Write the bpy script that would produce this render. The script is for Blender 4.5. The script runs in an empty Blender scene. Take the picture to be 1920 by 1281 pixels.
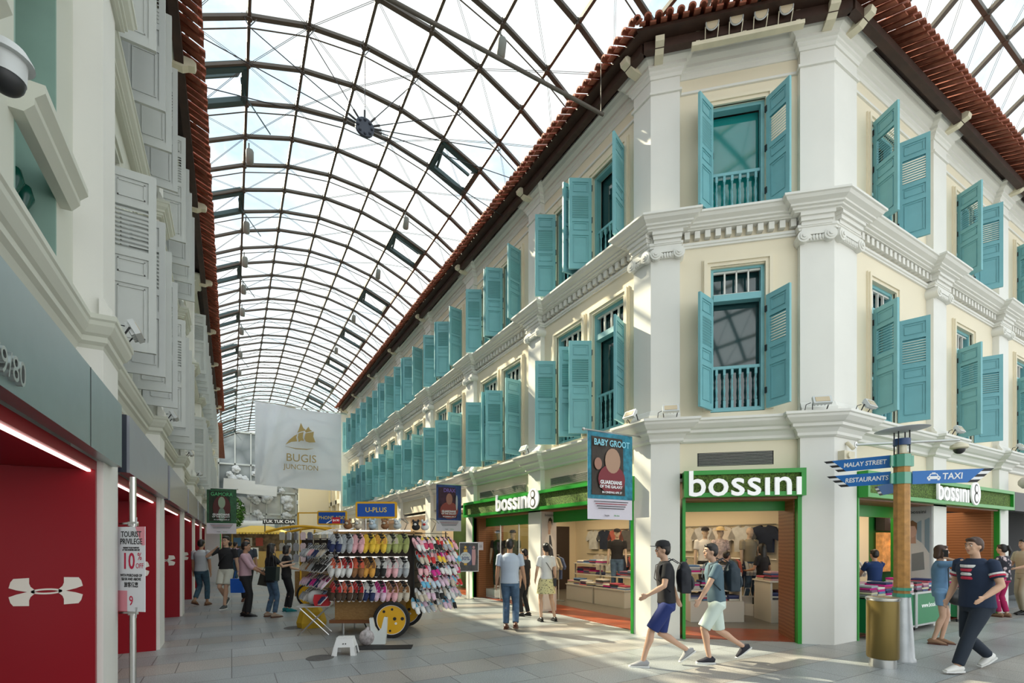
import bpy, bmesh, math, random
from mathutils import Vector, Matrix, Euler
random.seed(7)
C = bpy.context.scene
COL = bpy.context.collection
PI = math.pi
R = math.radians
# ------------------------------------------------------------------ camera
TH = R(29.9)
cam = bpy.data.cameras.new('camera')
cam_o = bpy.data.objects.new('camera', cam)
COL.objects.link(cam_o)
cam.sensor_fit = 'HORIZONTAL'
cam.sensor_width = 36.0
cam.lens = 36.0 * 914.0 / 1920.0
cam.shift_x = 0.0
cam.shift_y = (1017.0 - 640.5) / 1920.0
cam.clip_start = 0.05
cam.clip_end = 500
cam_o.location = (0, 0, 1.65)
cam_o.rotation_euler = (R(90), 0, -TH)
C.camera = cam_o
C.view_settings.view_transform = 'Standard'
C.view_settings.look = 'None'
C.view_settings.gamma = 1
C.view_settings.exposure = 0.14
C.view_settings.use_curve_mapping = False
C.cycles.max_bounces = 6
C.cycles.diffuse_bounces = 3
C.cycles.glossy_bounces = 3
C.cycles.transmission_bounces = 4
C.cycles.transparent_max_bounces = 16
C.cycles.sample_clamp_indirect = 4.0
C.cycles.caustics_reflective = False
C.cycles.caustics_refractive = False
# ------------------------------------------------------------------ sky and sun
W = bpy.data.worlds.new('sky')
C.world = W
W.use_nodes = True
nt = W.node_tree
nt.nodes.clear()
def wn(t, **k):
    n = nt.nodes.new(t)
    for a, b in k.items(): setattr(n, a, b)
    return n
tc = wn('ShaderNodeTexCoord'); sep = wn('ShaderNodeSeparateXYZ')
nt.links.new(tc.outputs['Generated'], sep.inputs[0])
mp = wn('ShaderNodeMapping'); mp.inputs['Scale'].default_value = (1.6, 1.6, 3.2)
nt.links.new(tc.outputs['Generated'], mp.inputs[0])
nz = wn('ShaderNodeTexNoise'); nz.inputs['Scale'].default_value = 1.7
nz.inputs['Detail'].default_value = 6; nz.inputs['Roughness'].default_value = 0.6
nt.links.new(mp.outputs[0], nz.inputs['Vector'])
cr = wn('ShaderNodeValToRGB')
cr.color_ramp.elements[0].position = 0.36; cr.color_ramp.elements[0].color = (0.60, 0.78, 0.92, 1)
cr.color_ramp.elements[1].position = 0.52; cr.color_ramp.elements[1].color = (1.0, 1.0, 0.98, 1)
nt.links.new(nz.outputs['Fac'], cr.inputs[0])
# extra sky brightness added overhead and behind the camera, unseen, to lift the facades
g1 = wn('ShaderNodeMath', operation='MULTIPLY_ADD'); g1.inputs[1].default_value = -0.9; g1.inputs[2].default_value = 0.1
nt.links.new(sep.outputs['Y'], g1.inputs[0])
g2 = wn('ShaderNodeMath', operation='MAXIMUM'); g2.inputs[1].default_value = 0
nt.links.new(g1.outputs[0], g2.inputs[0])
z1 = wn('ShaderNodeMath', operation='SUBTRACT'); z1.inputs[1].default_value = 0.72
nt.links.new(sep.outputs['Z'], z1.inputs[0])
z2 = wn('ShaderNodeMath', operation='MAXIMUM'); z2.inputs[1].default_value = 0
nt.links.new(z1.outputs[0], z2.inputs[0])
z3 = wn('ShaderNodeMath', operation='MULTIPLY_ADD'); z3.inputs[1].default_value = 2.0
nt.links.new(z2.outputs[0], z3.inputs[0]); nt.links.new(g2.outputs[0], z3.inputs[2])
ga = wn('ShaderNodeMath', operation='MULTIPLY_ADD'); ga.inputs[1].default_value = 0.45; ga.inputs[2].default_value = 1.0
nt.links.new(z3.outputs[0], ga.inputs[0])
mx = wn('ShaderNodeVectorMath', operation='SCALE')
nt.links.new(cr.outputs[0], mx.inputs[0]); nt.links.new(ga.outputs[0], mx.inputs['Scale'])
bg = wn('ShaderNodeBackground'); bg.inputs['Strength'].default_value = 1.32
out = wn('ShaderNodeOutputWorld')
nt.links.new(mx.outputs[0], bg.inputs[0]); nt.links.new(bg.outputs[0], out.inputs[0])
sl = bpy.data.lights.new('sun', 'SUN'); sl.energy = 11.5; sl.angle = R(0.8); sl.color = (1.0, 0.86, 0.62)
so = bpy.data.objects.new('sun', sl); COL.objects.link(so)
sd = Vector((-0.41, 0.91, 0)).normalized() * math.cos(R(39)); sd.z = math.sin(R(39))
so.rotation_euler = sd.to_track_quat('Z', 'Y').to_euler()
so.location = (0, 10, 20)

# ------------------------------------------------------------------ materials
MATS = {}
def mat(name, col, rough=0.7, metal=0.0, emit=0, noise=0.0, nscale=6.0, bump=0.0, bscale=60.0, spec=0.5, trans=0, alpha=1, coat=0):
    if name in MATS: return MATS[name]
    m = bpy.data.materials.new(name); m.use_nodes = True
    t = m.node_tree; b = t.nodes['Principled BSDF']
    c4 = tuple(col) + (1,)
    b.inputs['Base Color'].default_value = c4
    b.inputs['Roughness'].default_value = rough
    b.inputs['Metallic'].default_value = metal
    b.inputs['Specular IOR Level'].default_value = spec
    if coat: b.inputs['Coat Weight'].default_value = coat
    if emit:
        b.inputs['Emission Color'].default_value = c4; b.inputs['Emission Strength'].default_value = emit
    tcn = t.nodes.new('ShaderNodeTexCoord')
    if noise:
        n = t.nodes.new('ShaderNodeTexNoise'); n.inputs['Scale'].default_value = nscale; n.inputs['Detail'].default_value = 5
        t.links.new(tcn.outputs['Object'], n.inputs['Vector'])
        r = t.nodes.new('ShaderNodeValToRGB')
        r.color_ramp.elements[0].position = 0.3; r.color_ramp.elements[1].position = 0.7
        r.color_ramp.elements[0].color = tuple(max(0, v * (1 - noise)) for v in col) + (1,)
        r.color_ramp.elements[1].color = tuple(min(1, v * (1 + noise * 0.6)) for v in col) + (1,)
        t.links.new(n.outputs['Fac'], r.inputs[0]); t.links.new(r.outputs[0], b.inputs['Base Color'])
    if bump:
        n2 = t.nodes.new('ShaderNodeTexNoise'); n2.inputs['Scale'].default_value = bscale
        t.links.new(tcn.outputs['Object'], n2.inputs['Vector'])
        bp = t.nodes.new('ShaderNodeBump'); bp.inputs['Strength'].default_value = bump; bp.inputs['Distance'].default_value = 0.01
        t.links.new(n2.outputs['Fac'], bp.inputs['Height']); t.links.new(bp.outputs[0], b.inputs['Normal'])
    MATS[name] = m
    return m
def nodes_of(m): return m.node_tree.nodes, m.node_tree.links, m.node_tree.nodes['Principled BSDF']
def glass(name, tint, gloss, rough=0.02):
    m = bpy.data.materials.new(name); m.use_nodes = True
    t = m.node_tree; t.nodes.clear()
    o = t.nodes.new('ShaderNodeOutputMaterial'); x = t.nodes.new('ShaderNodeMixShader')
    a = t.nodes.new('ShaderNodeBsdfTransparent'); a.inputs[0].default_value = tuple(tint) + (1,)
    g = t.nodes.new('ShaderNodeBsdfGlossy'); g.inputs['Roughness'].default_value = rough
    x.inputs[0].default_value = gloss
    t.links.new(a.outputs[0], x.inputs[1]); t.links.new(g.outputs[0], x.inputs[2]); t.links.new(x.outputs[0], o.inputs[0])
    MATS[name] = m
    return m
def emis(name, col, s): return mat(name, col, 0.6, emit=s)
WHITE = mat('white_plaster', (0.78, 0.77, 0.72), 0.75, noise=0.03, nscale=1.5, bump=0.03)
CREAM = mat('cream_wall_paint', (0.82, 0.74, 0.57), 0.8, noise=0.03, nscale=0.8, bump=0.04)
PALE = mat('pale_wall_paint', (0.62, 0.63, 0.55), 0.8, noise=0.03, nscale=0.8)
SAGE = mat('sage_green_paint', (0.26, 0.40, 0.34), 0.7, noise=0.05)
TEAL = mat('turquoise_shutter_paint', (0.20, 0.47, 0.51), 0.5, noise=0.07, nscale=3)
TEALD = mat('deep_turquoise_paint', (0.03, 0.30, 0.29), 0.55)
WSH = mat('white_shutter_paint', (0.55, 0.57, 0.55), 0.55, noise=0.02)
STEEL = mat('bronze_painted_steel', (0.085, 0.07, 0.055), 0.5, noise=0.1)
DARKG = mat('dark_green_vent_frame', (0.03, 0.07, 0.075), 0.4)
TILE = mat('terracotta_roof_tile', (0.33, 0.10, 0.055), 0.75, noise=0.35, nscale=9)
WOODD = mat('dark_brown_soffit_timber', (0.045, 0.02, 0.012), 0.6, noise=0.3, nscale=4)
BRACK = mat('cream_bracket_paint', (0.72, 0.66, 0.50), 0.7, noise=0.08)
GREEN = mat('glossy_green_trim', (0.02, 0.30, 0.03), 0.35)
WHITEP = mat('white_acrylic_letter', (0.85, 0.85, 0.85), 0.35, emit=0.25)
BLACK = mat('black_painted_metal', (0.02, 0.02, 0.022), 0.45)
CHROME = mat('brushed_stainless_steel', (0.62, 0.62, 0.60), 0.28, metal=1.0)
RED = mat('deep_red_lacquer', (0.27, 0.002, 0.010), 0.38, spec=.3)
ROOFGLASS = glass('roof_glazing', (0.90, 0.955, 0.965), 0.07, 0.02)
CLEARG = glass('shop_window_glass', (0.94, 0.97, 0.96), 0.08, 0.01)
WINGLASS = mat('dark_window_glass', (0.012, 0.05, 0.055), 0.04, spec=1.0)
TEALGLASS = mat('teal_window_glass', (0.01, 0.22, 0.21), 0.05, spec=0.9)
YEL = mat('yellow_cart_paint', (0.78, 0.42, 0.02), 0.4)
BLUE = mat('blue_sign_face', (0.015, 0.09, 0.42), 0.4)
RUBBER = mat('black_rubber', (0.015, 0.015, 0.016), 0.8)

# ------------------------------------------------------------------ mesh helpers
class MB:
    def __init__(s): s.v = []; s.f = []; s.m = []; s.M = None; s.mi = 0
    def add(s, vs, fs):
        b = len(s.v)
        if s.M is not None: vs = [s.M @ Vector(v) for v in vs]
        s.v += [tuple(v) for v in vs]
        for f in fs: s.f.append(tuple(b + i for i in f)); s.m.append(s.mi)
    def box(s, x0, x1, y0, y1, z0, z1):
        s.add([(x0,y0,z0),(x1,y0,z0),(x1,y1,z0),(x0,y1,z0),(x0,y0,z1),(x1,y0,z1),(x1,y1,z1),(x0,y1,z1)],
              [(0,3,2,1),(4,5,6,7),(0,1,5,4),(1,2,6,5),(2,3,7,6),(3,0,4,7)])
    def bar(s, a, b, w, h=None, up=(0,0,1)):
        a = Vector(a); b = Vector(b); h = h or w
        d = (b - a).normalized(); u = Vector(up)
        if abs(d.dot(u)) > 0.98: u = Vector((1,0,0))
        x = d.cross(u).normalized() * (w/2); y = x.cross(d).normalized() * (h/2)
        vs = [a-x-y, a+x-y, a+x+y, a-x+y, b-x-y, b+x-y, b+x+y, b-x+y]
        s.add(vs, [(0,3,2,1),(4,5,6,7),(0,1,5,4),(1,2,6,5),(2,3,7,6),(3,0,4,7)])
    def tube(s, pts, r, n=8, cap=True, ell=None, axis=None):
        pts = [Vector(p) for p in pts]
        rs = r if isinstance(r, (list, tuple)) else [r] * len(pts)
        vs = []; prev = None
        for i, p in enumerate(pts):
            d = (pts[min(i+1, len(pts)-1)] - pts[max(i-1, 0)])
            if d.length < 1e-9: d = Vector((0,0,1))
            d.normalize()
            if prev is None:
                u = Vector(axis) if axis else (Vector((1,0,0)) if abs(d.x) < 0.8 else Vector((0,1,0)))
            else: u = prev
            u = (u - d * u.dot(d)).normalized(); prev = u
            w = d.cross(u)
            for k in range(n):
                a = 2*PI*k/n
                rr = rs[i]
                if isinstance(rr, (list, tuple)): q = u*(rr[0]*math.cos(a)) + w*(rr[1]*math.sin(a))
                else: q = (u*math.cos(a) + w*math.sin(a)) * rr
                vs.append(p + q)
        fs = []
        for i in range(len(pts)-1):
            for k in range(n):
                k2 = (k+1) % n
                fs.append((i*n+k, i*n+k2, (i+1)*n+k2, (i+1)*n+k))
        if cap:
            fs.append(tuple(reversed(range(n)))); fs.append(tuple((len(pts)-1)*n + k for k in range(n)))
        s.add(vs, fs)
    def lathe(s, prof, n=24, c=(0,0,0), sx=1, sy=1, phase=0, cap=True):
        vs = []; fs = []
        for r, z in prof:
            for k in range(n):
                a = 2*PI*k/n + phase
                vs.append((c[0]+r*sx*math.cos(a), c[1]+r*sy*math.sin(a), c[2]+z))
        m = len(prof)
        for i in range(m-1):
            for k in range(n):
                k2 = (k+1) % n
                fs.append((i*n+k, i*n+k2, (i+1)*n+k2, (i+1)*n+k))
        if cap: fs.append(tuple(reversed(range(n)))); fs.append(tuple((m-1)*n+k for k in range(n)))
        s.add(vs, fs)
    def prism(s, poly, y0, y1, plane='xz'):
        n = len(poly)
        def P(p, y): return (p[0], y, p[1]) if plane == 'xz' else ((y, p[0], p[1]) if plane == 'yz' else (p[0], p[1], y))
        vs = [P(p, y0) for p in poly] + [P(p, y1) for p in poly]
        fs = [tuple(range(n)), tuple(reversed(range(n, 2*n)))] + [(i, (i+1) % n, n+(i+1) % n, n+i) for i in range(n)]
        s.add(vs, fs)
    def ball(s, c, r, n=12, m=8):
        if not isinstance(r, (list, tuple)): r = (r, r, r)
        vs = [(c[0], c[1], c[2]-r[2])]; fs = []
        for j in range(1, m):
            t = -PI/2 + PI*j/m
            for k in range(n):
                a = 2*PI*k/n
                vs.append((c[0]+r[0]*math.cos(t)*math.cos(a), c[1]+r[1]*math.cos(t)*math.sin(a), c[2]+r[2]*math.sin(t)))
        vs.append((c[0], c[1], c[2]+r[2])); T = len(vs)-1
        for k in range(n):
            k2 = (k+1) % n
            fs.append((0, 1+k2, 1+k)); fs.append((T, T-n+k, T-n+k2))
            for j in range(m-2): fs.append((1+j*n+k, 1+j*n+k2, 1+(j+1)*n+k2, 1+(j+1)*n+k))
        s.add(vs, fs)
    def mesh(s, name, mats, smooth=False):
        me = bpy.data.meshes.new(name); me.from_pydata(s.v, [], s.f)
        if not isinstance(mats, (list, tuple)): mats = [mats]
        for m in mats: me.materials.append(m)
        if len(mats) > 1: me.polygons.foreach_set('material_index', s.m)
        bm = bmesh.new(); bm.from_mesh(me); bmesh.ops.recalc_face_normals(bm, faces=bm.faces); bm.to_mesh(me); bm.free()
        if smooth:
            me.polygons.foreach_set('use_smooth', [True]*len(me.polygons))
            try: me.set_sharp_from_angle(angle=R(42))
            except Exception: pass
        me.update()
        return me
    def build(s, name, mats, parent=None, smooth=False, loc=None, rot=None):
        o = bpy.data.objects.new(name, s.mesh(name, mats, smooth)); COL.objects.link(o)
        if parent: o.parent = parent
        if loc: o.location = loc
        if rot is not None: o.rotation_euler = rot if isinstance(rot, (tuple, list)) else (0, 0, rot)
        return o
def tag(o, label=None, cat=None, group=None, kind=None):
    if label: o['label'] = label
    if cat: o['category'] = cat
    if group: o['group'] = group
    if kind: o['kind'] = kind
    return o
def empty(name, loc=(0,0,0), rz=0, label=None, cat=None, group=None, kind=None, parent=None):
    o = bpy.data.objects.new(name, None); COL.objects.link(o)
    o.location = loc; o.rotation_euler = (0, 0, rz); o.empty_display_size = 0.1
    if parent: o.parent = parent
    return tag(o, label, cat, group, kind)
def copy_tree(o, parent=None):
    c = o.copy(); COL.objects.link(c); c.parent = parent
    for ch in list(o.children): copy_tree(ch, c)
    return c
def text(name, body, size, m, parent, loc, rot=(R(90),0,0), extrude=0.004, align='CENTER', xs=1.0, bold=0.0, spacing=1.0, shear=0):
    cu = bpy.data.curves.new(name, 'FONT'); cu.body = body; cu.size = size; cu.extrude = extrude
    cu.align_x = align; cu.align_y = 'CENTER'; cu.offset = bold; cu.space_character = spacing; cu.resolution_u = 3; cu.shear = shear
    cu.materials.append(m)
    t_ = bpy.data.objects.new(name, cu); COL.objects.link(t_)
    me = bpy.data.meshes.new_from_object(t_); bpy.data.objects.remove(t_)
    if not me.materials: me.materials.append(m)
    o = bpy.data.objects.new(name, me); COL.objects.link(o)
    o.parent = parent; o.location = loc; o.rotation_euler = rot; o.scale = (xs, 1, 1)
    return o
# ------------------------------------------------------------------ facade frames: local x runs along the wall, local y into the building
class Frame:
    def __init__(s, ox, oy, ang):
        s.o = Vector((ox, oy, 0)); s.a = ang
        s.M = Matrix.Translation(s.o) @ Matrix.Rotation(ang, 4, 'Z')
    def w(s, u, y, z=0): return s.M @ Vector((u, y, z))
FR = Frame(6.28, 0, -PI/2)
FC = Frame(6.28, 6.11, math.atan2(-1.91, 2.10))
F2 = Frame(0, 4.2, 0)
FL = Frame(-0.97, 0, PI/2)
LC = math.hypot(2.10, 1.91)
TN = [0]
def trim_name():
    TN[0] += 1; return 'trim_%d' % TN[0]
def put(mb, name, m, F, kind='structure', parent=None, smooth=False):
    o = mb.build(name, m, parent, smooth)
    if parent is None: o.location = F.o; o.rotation_euler = (0, 0, F.a)
    if kind: o['kind'] = kind
    return o
def wall_mesh(mb, u0, u1, z0, z1, holes, y=0.12, d=0.22):
    us = sorted({u0, u1} | {h[0] for h in holes} | {h[1] for h in holes})
    zs = sorted({z0, z1} | {h[2] for h in holes} | {h[3] for h in holes})
    for i in range(len(us)-1):
        for j in range(len(zs)-1):
            cu = (us[i]+us[i+1])/2; cz = (zs[j]+zs[j+1])/2
            if any(h[0] < cu < h[1] and h[2] < cz < h[3] for h in holes): continue
            mb.box(us[i], us[i+1], y, y+d, zs[j], zs[j+1])
# ---- pilaster positions
PR = [9.85, 13.5, 17.15, 20.8, 24.45, 28.1]          # along the long turquoise facade (world Y)
PRW = 0.27
P2 = [12.33, 15.85, 19.4]                            # along the cross street facade (world X)
PL = [-1.95, 1.9, 5.7, 9.5, 13.4, 17.2, 21.1, 24.9, 28.8, 32.6]  # along the grey-white facade (world Y)
REND = 31.7; LEND = 28.0
WR = []                                              # window centres
edges = [6.5] + PR + [31.4]
for a, b in zip([6.5-PRW]+PR, PR+[31.7]):
    c = (a+PRW + b-PRW)/2 + 0.06 if a > 6.5 else 7.98
    WR += [c-0.635, c+0.635]
W2 = [10.25, 13.85, 17.5]
WL = []
for a, b in zip(PL, PL[1:]+[36.4]):
    c = (a+b)/2; WL += [c-0.78, c+0.78]
HW = 0.46
LZ = dict(c1=3.57, c2=6.85, ev=9.42)
RZ = dict(c1=3.72, c2=7.16, ev=9.95, w2=(3.86, 6.28), w3=(7.46, 9.08))
# ---- walls
h = []
for c in WR: h += [(-c-HW, -c+HW, 3.86, 6.28), (-c-HW, -c+HW, 7.2, 9.08)]
mb = MB(); wall_mesh(mb, -31.9, -6.11, 2.84, 10.0, h)
wall_r = put(mb, 'wall_right', CREAM, FR)
mb = MB(); wall_mesh(mb, 0, LC, 2.84, 10.0, [(0.99, 1.85, 3.86, 6.32), (0.99, 1.85, 7.2, 9.08), (0.78, 1.98, 2.95, 3.18)])
put(mb, 'wall_corner', CREAM, FC)
h = []
for c in W2: h += [(c-HW, c+HW, 3.86, 6.28), (c-HW, c+HW, 7.2, 9.08)]
mb = MB(); wall_mesh(mb, 8.38, 24.0, 2.84, 10.0, h)
put(mb, 'wall_front', CREAM, F2)
h = []
for i, c in enumerate(WL): h += [(c-0.42, c+0.42, 3.66, 6.08), (c-0.42, c+0.42, 6.9, 8.78)]
mb = MB(); wall_mesh(mb, -4.0, 34.0, 2.36, 9.5, h, y=0.2)
put(mb, 'wall_left', PALE, FL)
# ---- plan path of the right building, jogging out round every pilaster
def path_right():
    y0 = 0.12
    P = [FR.w(-31.9, y0)]
    for c in reversed(PR):
        P += [FR.w(-c-PRW, y0), FR.w(-c-PRW, 0), FR.w(-c+PRW, 0), FR.w(-c+PRW, y0)]
    P += [FR.w(-6.52, y0), FR.w(-6.52, 0), Vector((6.28, 6.11, 0)), FC.w(0.48, 0), FC.w(0.48, y0)]
    P += [FC.w(2.34, y0), FC.w(2.34, 0), Vector((8.38, 4.2, 0)), F2.w(9.08, 0), F2.w(9.08, y0)]
    for c in P2: P += [F2.w(c-0.3, y0), F2.w(c-0.3, 0), F2.w(c+0.3, 0), F2.w(c+0.3, y0)]
    P += [F2.w(24, y0)]
    return [Vector((p.x, p.y)) for p in P]
def path_left():
    P = [FL.w(-4.0, 0.2)]
    for c in PL: P += [FL.w(c-0.27, 0.2), FL.w(c-0.27, 0.03), FL.w(c+0.27, 0.03), FL.w(c+0.27, 0.2)]
    P += [FL.w(34.0, 0.2)]
    return [Vector((p.x, p.y)) for p in P]
def sweep(mb, path, prof, side):
    # side = +1: outward is to the right of the walking direction
    n = len(path); offs = []
    for i in range(n):
        d0 = (path[i]-path[i-1]).normalized() if i > 0 else None
        d1 = (path[i+1]-path[i]).normalized() if i < n-1 else None
        n0 = Vector((d0.y, -d0.x))*side if d0 is not None else None
        n1 = Vector((d1.y, -d1.x))*side if d1 is not None else None
        if n0 is None: m = n1
        elif n1 is None: m = n0
        else:
            m = (n0+n1).normalized(); m = m / max(0.35, m.dot(n0))
        offs.append(m)
    vs = []
    for o_, z in prof:
        for p, m in zip(path, offs): q = p + m*o_; vs.append((q.x, q.y, z))
    fs = []
    for j in range(len(prof)-1):
        for i in range(n-1): fs.append((j*n+i, j*n+i+1, (j+1)*n+i+1, (j+1)*n+i))
    mb.add(vs, fs)
C1 = [(-.1,0),(.30,0),(.30,-.04),(.275,-.055),(.265,-.09),(.20,-.15),(.155,-.17),(.155,-.215),(.10,-.24),(.055,-.30),(.055,-.345),(.02,-.37),(-.1,-.37)]
C2 = [(-.1,0),(.32,0),(.32,-.035),(.295,-.045),(.27,-.085),(.20,-.12),(.20,-.15),(.16,-.16),(.16,-.19),(.12,-.20),(.12,-.215),(-.1,-.215)]
C2B = [(-.1,-.38),(.05,-.38),(.05,-.42),(.03,-.43),(.03,-.46),(-.1,-.48)]
CE = [(-.1,0),(.24,0),(.24,-.04),(.20,-.06),(.17,-.11),(.10,-.15),(.10,-.20),(.06,-.22),(.06,-.26),(.035,-.28),(.02,-.33),(-.1,-.34)]
CEB = [(-.1,-.55),(.03,-.55),(.03,-.59),(-.1,-.60)]
pr = path_right(); plft = path_left()
def cornice(path, side, prof, z, m=WHITE):
    mb = MB(); sweep(mb, path, [(a, z+b) for a, b in prof], side)
    o = mb.build(trim_name(), m); o['kind'] = 'structure'; return o
cornice(pr, 1, C1, RZ['c1'])
k2 = cornice(pr, 1, C2, RZ['c2']); 
mb = MB(); sweep(mb, pr, [(a, RZ['c2']+b) for a, b in C2B], 1); mb.build('lower_moulding', WHITE, k2)
cornice(pr, 1, CE, RZ['ev']); cornice(pr, 1, CEB, RZ['ev'])
cornice(plft, 1, [(a*.5 if a>0 else a, b) for a,b in C1], LZ['c1'], PALE)
cornice(plft, 1, [(a*.55 if a>0 else a, b) for a,b in C2], LZ['c2'], PALE); cornice(plft, 1, CE, LZ['ev'], PALE)
# dentil courses between the pilasters
def dentils(F, u0, u1):
    mb = MB(); u = u0 + 0.06
    while u < u1-0.06:
        mb.box(u, u+0.085, 0.02, 0.13, 6.82, 6.94)
        u += 0.165
    o = put(mb, 'dentil_course', WHITE, F, kind='structure'); return o
for a, b in zip([6.5-PRW+0.02]+PR, PR+[31.9]): dentils(FR, -b+PRW, -a-PRW)
dentils(FC, 0.5, 2.32)
for a, b in zip([8.78]+P2, P2+[22.0]): dentils(F2, a+0.3, b-0.3)
# ---- pilasters: shaft with child capital, base, volutes
def volute_cap(mb, u0, u1, y, z, h=0.2):
    for j_, (o_, z0_, z1_) in enumerate(((0.12, 0.40, 0.46), (0.09, 0.33, 0.40), (0.06, 0.27, 0.33), (0.035, h, 0.27))): mb.box(u0-o_*0.5, u1+o_*0.5, y-o_, y+0.15, z+z0_, z+z1_)
    mb.box(u0-0.03, u1+0.03, y-0.07, y+0.15, z+h*0.55, z+h)
    mb.box(u0+0.03, u1-0.03, y-0.05, y+0.12, z+h*0.1, z+h*0.5)
    n = max(3, int((u1-u0)/0.07))
    for i in range(n):
        uu = u0+0.08+(u1-u0-0.16)*(i+0.5)/n; mb.ball((uu, y-0.055, z+h*0.32), (0.022,0.02,0.045), 8, 5)
    for s_, uu in ((-1, u0), (1, u1)):
        mb.tube([(uu, y-0.09, z+h*0.42), (uu, y+0.12, z+h*0.42)], 0.095, 14)
        mb.tube([(uu, y-0.105, z+h*0.42), (uu, y-0.08, z+h*0.42)], 0.062, 12)
        mb.tube([(uu, y-0.12, z+h*0.42), (uu, y-0.1, z+h*0.42)], 0.03, 10)
def pilaster(F, u0, u1, Z, top, depth=0.45, m=WHITE, volutes=True):
    mb = MB(); mb.box(u0, u1, 0, depth, 0, Z['ev']-0.1 if top is None else top)
    o = put(mb, trim_name(), m, F)
    b = MB()
    for z in (Z['c1'], Z['c2']):
        b.prism([(-0.07, z), (-0.07, z+0.10), (-0.045, z+0.12), (-0.02, z+0.18), (0.0, z+0.2), (0.02, z+0.2), (0.02, z)], u0-0.05, u1+0.05, 'yz')
    b.build('pilaster_base', m, o)
    if volutes:
        v = MB(); volute_cap(v, u0+0.02, u1-0.02, 0, 6.49); v.build('capital', m, o, True)
    return o
for c in PR: pilaster(FR, -c-PRW, -c+PRW, RZ, None)
for c in P2: pilaster(F2, c-0.3, c+0.3, RZ, None)
for c in PL:
    o = pilaster(FL, c-0.25, c+0.25, LZ, None, m=WHITE, volutes=False)
    q = MB(); q.box(c-0.31, c+0.31, -0.012, 0.42, 0, 3.3); q.build('pier', WHITE, o)
# corner pilasters, wrapping the two bends of the plan
def corner_pil(P, cz):
    mb = MB(); mb.prism([(p.x, p.y) for p in P], 0, 9.9, 'xy')
    o = mb.build(trim_name(), WHITE); o['kind'] = 'structure'
    b = MB(); pp = [Vector((p.x, p.y)) for p in P[:3]]
    for z in (3.72, 7.16): sweep(b, pp, [(-.05, z), (.07, z), (.07, z+.1), (.045, z+.12), (.02, z+.18), (0, z+.2), (-.05, z+.2)], cz)
    b.build('pilaster_base', WHITE, o)
    return o
A3 = Vector((6.28, 6.11, 0)); B3 = Vector((8.38, 4.2, 0))
oa = corner_pil([FR.w(-6.52, 0), A3, FC.w(0.48, 0), FC.w(0.48, 0.45), FR.w(-6.52, 0.45)], 1)
ob = corner_pil([FC.w(2.34, 0), B3, F2.w(9.08, 0), F2.w(9.08, 0.45), FC.w(2.34, 0.45)], 1)
def capital_on(F, u0, u1, parent):
    v = MB(); v.M = F.M; volute_cap(v, u0, u1, 0, 6.49); v.build('capital', WHITE, parent, True)
capital_on(FR, -6.50, -6.17, oa); capital_on(FC, 0.08, 0.46, oa)
capital_on(FC, 2.37, LC-0.08, ob); capital_on(F2, 8.46, 9.06, ob)
# end return of the buildings far down the street
mb = MB(); mb.box(-32.3, -31.9, -0.35, 3.0, 0, 9.9); put(mb, 'wall_end', WHITE, FR)
# ---- ground
FLOOR = mat('granite_paving', (0.35, 0.36, 0.36), 0.38)
N, L, B = nodes_of(FLOOR)
t0 = N.new('ShaderNodeTexCoord'); b0 = N.new('ShaderNodeTexBrick')
b0.inputs['Scale'].default_value = 1.0; b0.inputs['Mortar Size'].default_value = 0.006; b0.inputs['Brick Width'].default_value = 0.93
b0.inputs['Row Height'].default_value = 0.62; b0.inputs['Color1'].default_value = (0.30, 0.325, 0.335, 1); b0.inputs['Color2'].default_value = (0.36, 0.385, 0.39, 1)
b0.inputs['Mortar'].default_value = (0.10, 0.10, 0.10, 1); b0.offset = 0.5; b0.inputs['Mortar Smooth'].default_value = 0.2
L.new(t0.outputs['Object'], b0.inputs['Vector'])
b1 = N.new('ShaderNodeTexBrick'); b1.inputs['Scale'].default_value = 1.0; b1.inputs['Mortar Size'].default_value = 0.006
b1.inputs['Brick Width'].default_value = 0.62; b1.inputs['Row Height'].default_value = 0.62; b1.offset = 0
b1.inputs['Color1'].default_value = (0.33, 0.32, 0.30, 1); b1.inputs['Color2'].default_value = (0.40, 0.385, 0.36, 1); b1.inputs['Mortar'].default_value = (0.12, 0.11, 0.10, 1)
L.new(t0.outputs['Object'], b1.inputs['Vector'])
# every third course is a coarser speckled granite
sp = N.new('ShaderNodeSeparateXYZ'); L.new(t0.outputs['Object'], sp.inputs[0])
m1 = N.new('ShaderNodeMath'); m1.operation = 'DIVIDE'; m1.inputs[1].default_value = 0.62; L.new(sp.outputs['Y'], m1.inputs[0])
m2 = N.new('ShaderNodeMath'); m2.operation = 'FLOORED_MODULO'; m2.inputs[1].default_value = 3.0; L.new(m1.outputs[0], m2.inputs[0])
m3 = N.new('ShaderNodeMath'); m3.operation = 'LESS_THAN'; m3.inputs[1].default_value = 1.0; L.new(m2.outputs[0], m3.inputs[0])
mixc = N.new('ShaderNodeMix'); mixc.data_type = 'RGBA'
L.new(m3.outputs[0], mixc.inputs['Factor']); L.new(b0.outputs['Color'], mixc.inputs['A']); L.new(b1.outputs['Color'], mixc.inputs['B'])
n0 = N.new('ShaderNodeTexNoise'); n0.inputs['Scale'].default_value = 90; n0.inputs['Detail'].default_value = 3; L.new(t0.outputs['Object'], n0.inputs['Vector'])
rr = N.new('ShaderNodeValToRGB'); rr.color_ramp.elements[0].position = 0.38; rr.color_ramp.elements[1].position = 0.62
rr.color_ramp.elements[0].color = (0.62, 0.62, 0.62, 1); rr.color_ramp.elements[1].color = (1.25, 1.25, 1.25, 1)
L.new(n0.outputs['Fac'], rr.inputs[0])
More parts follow.
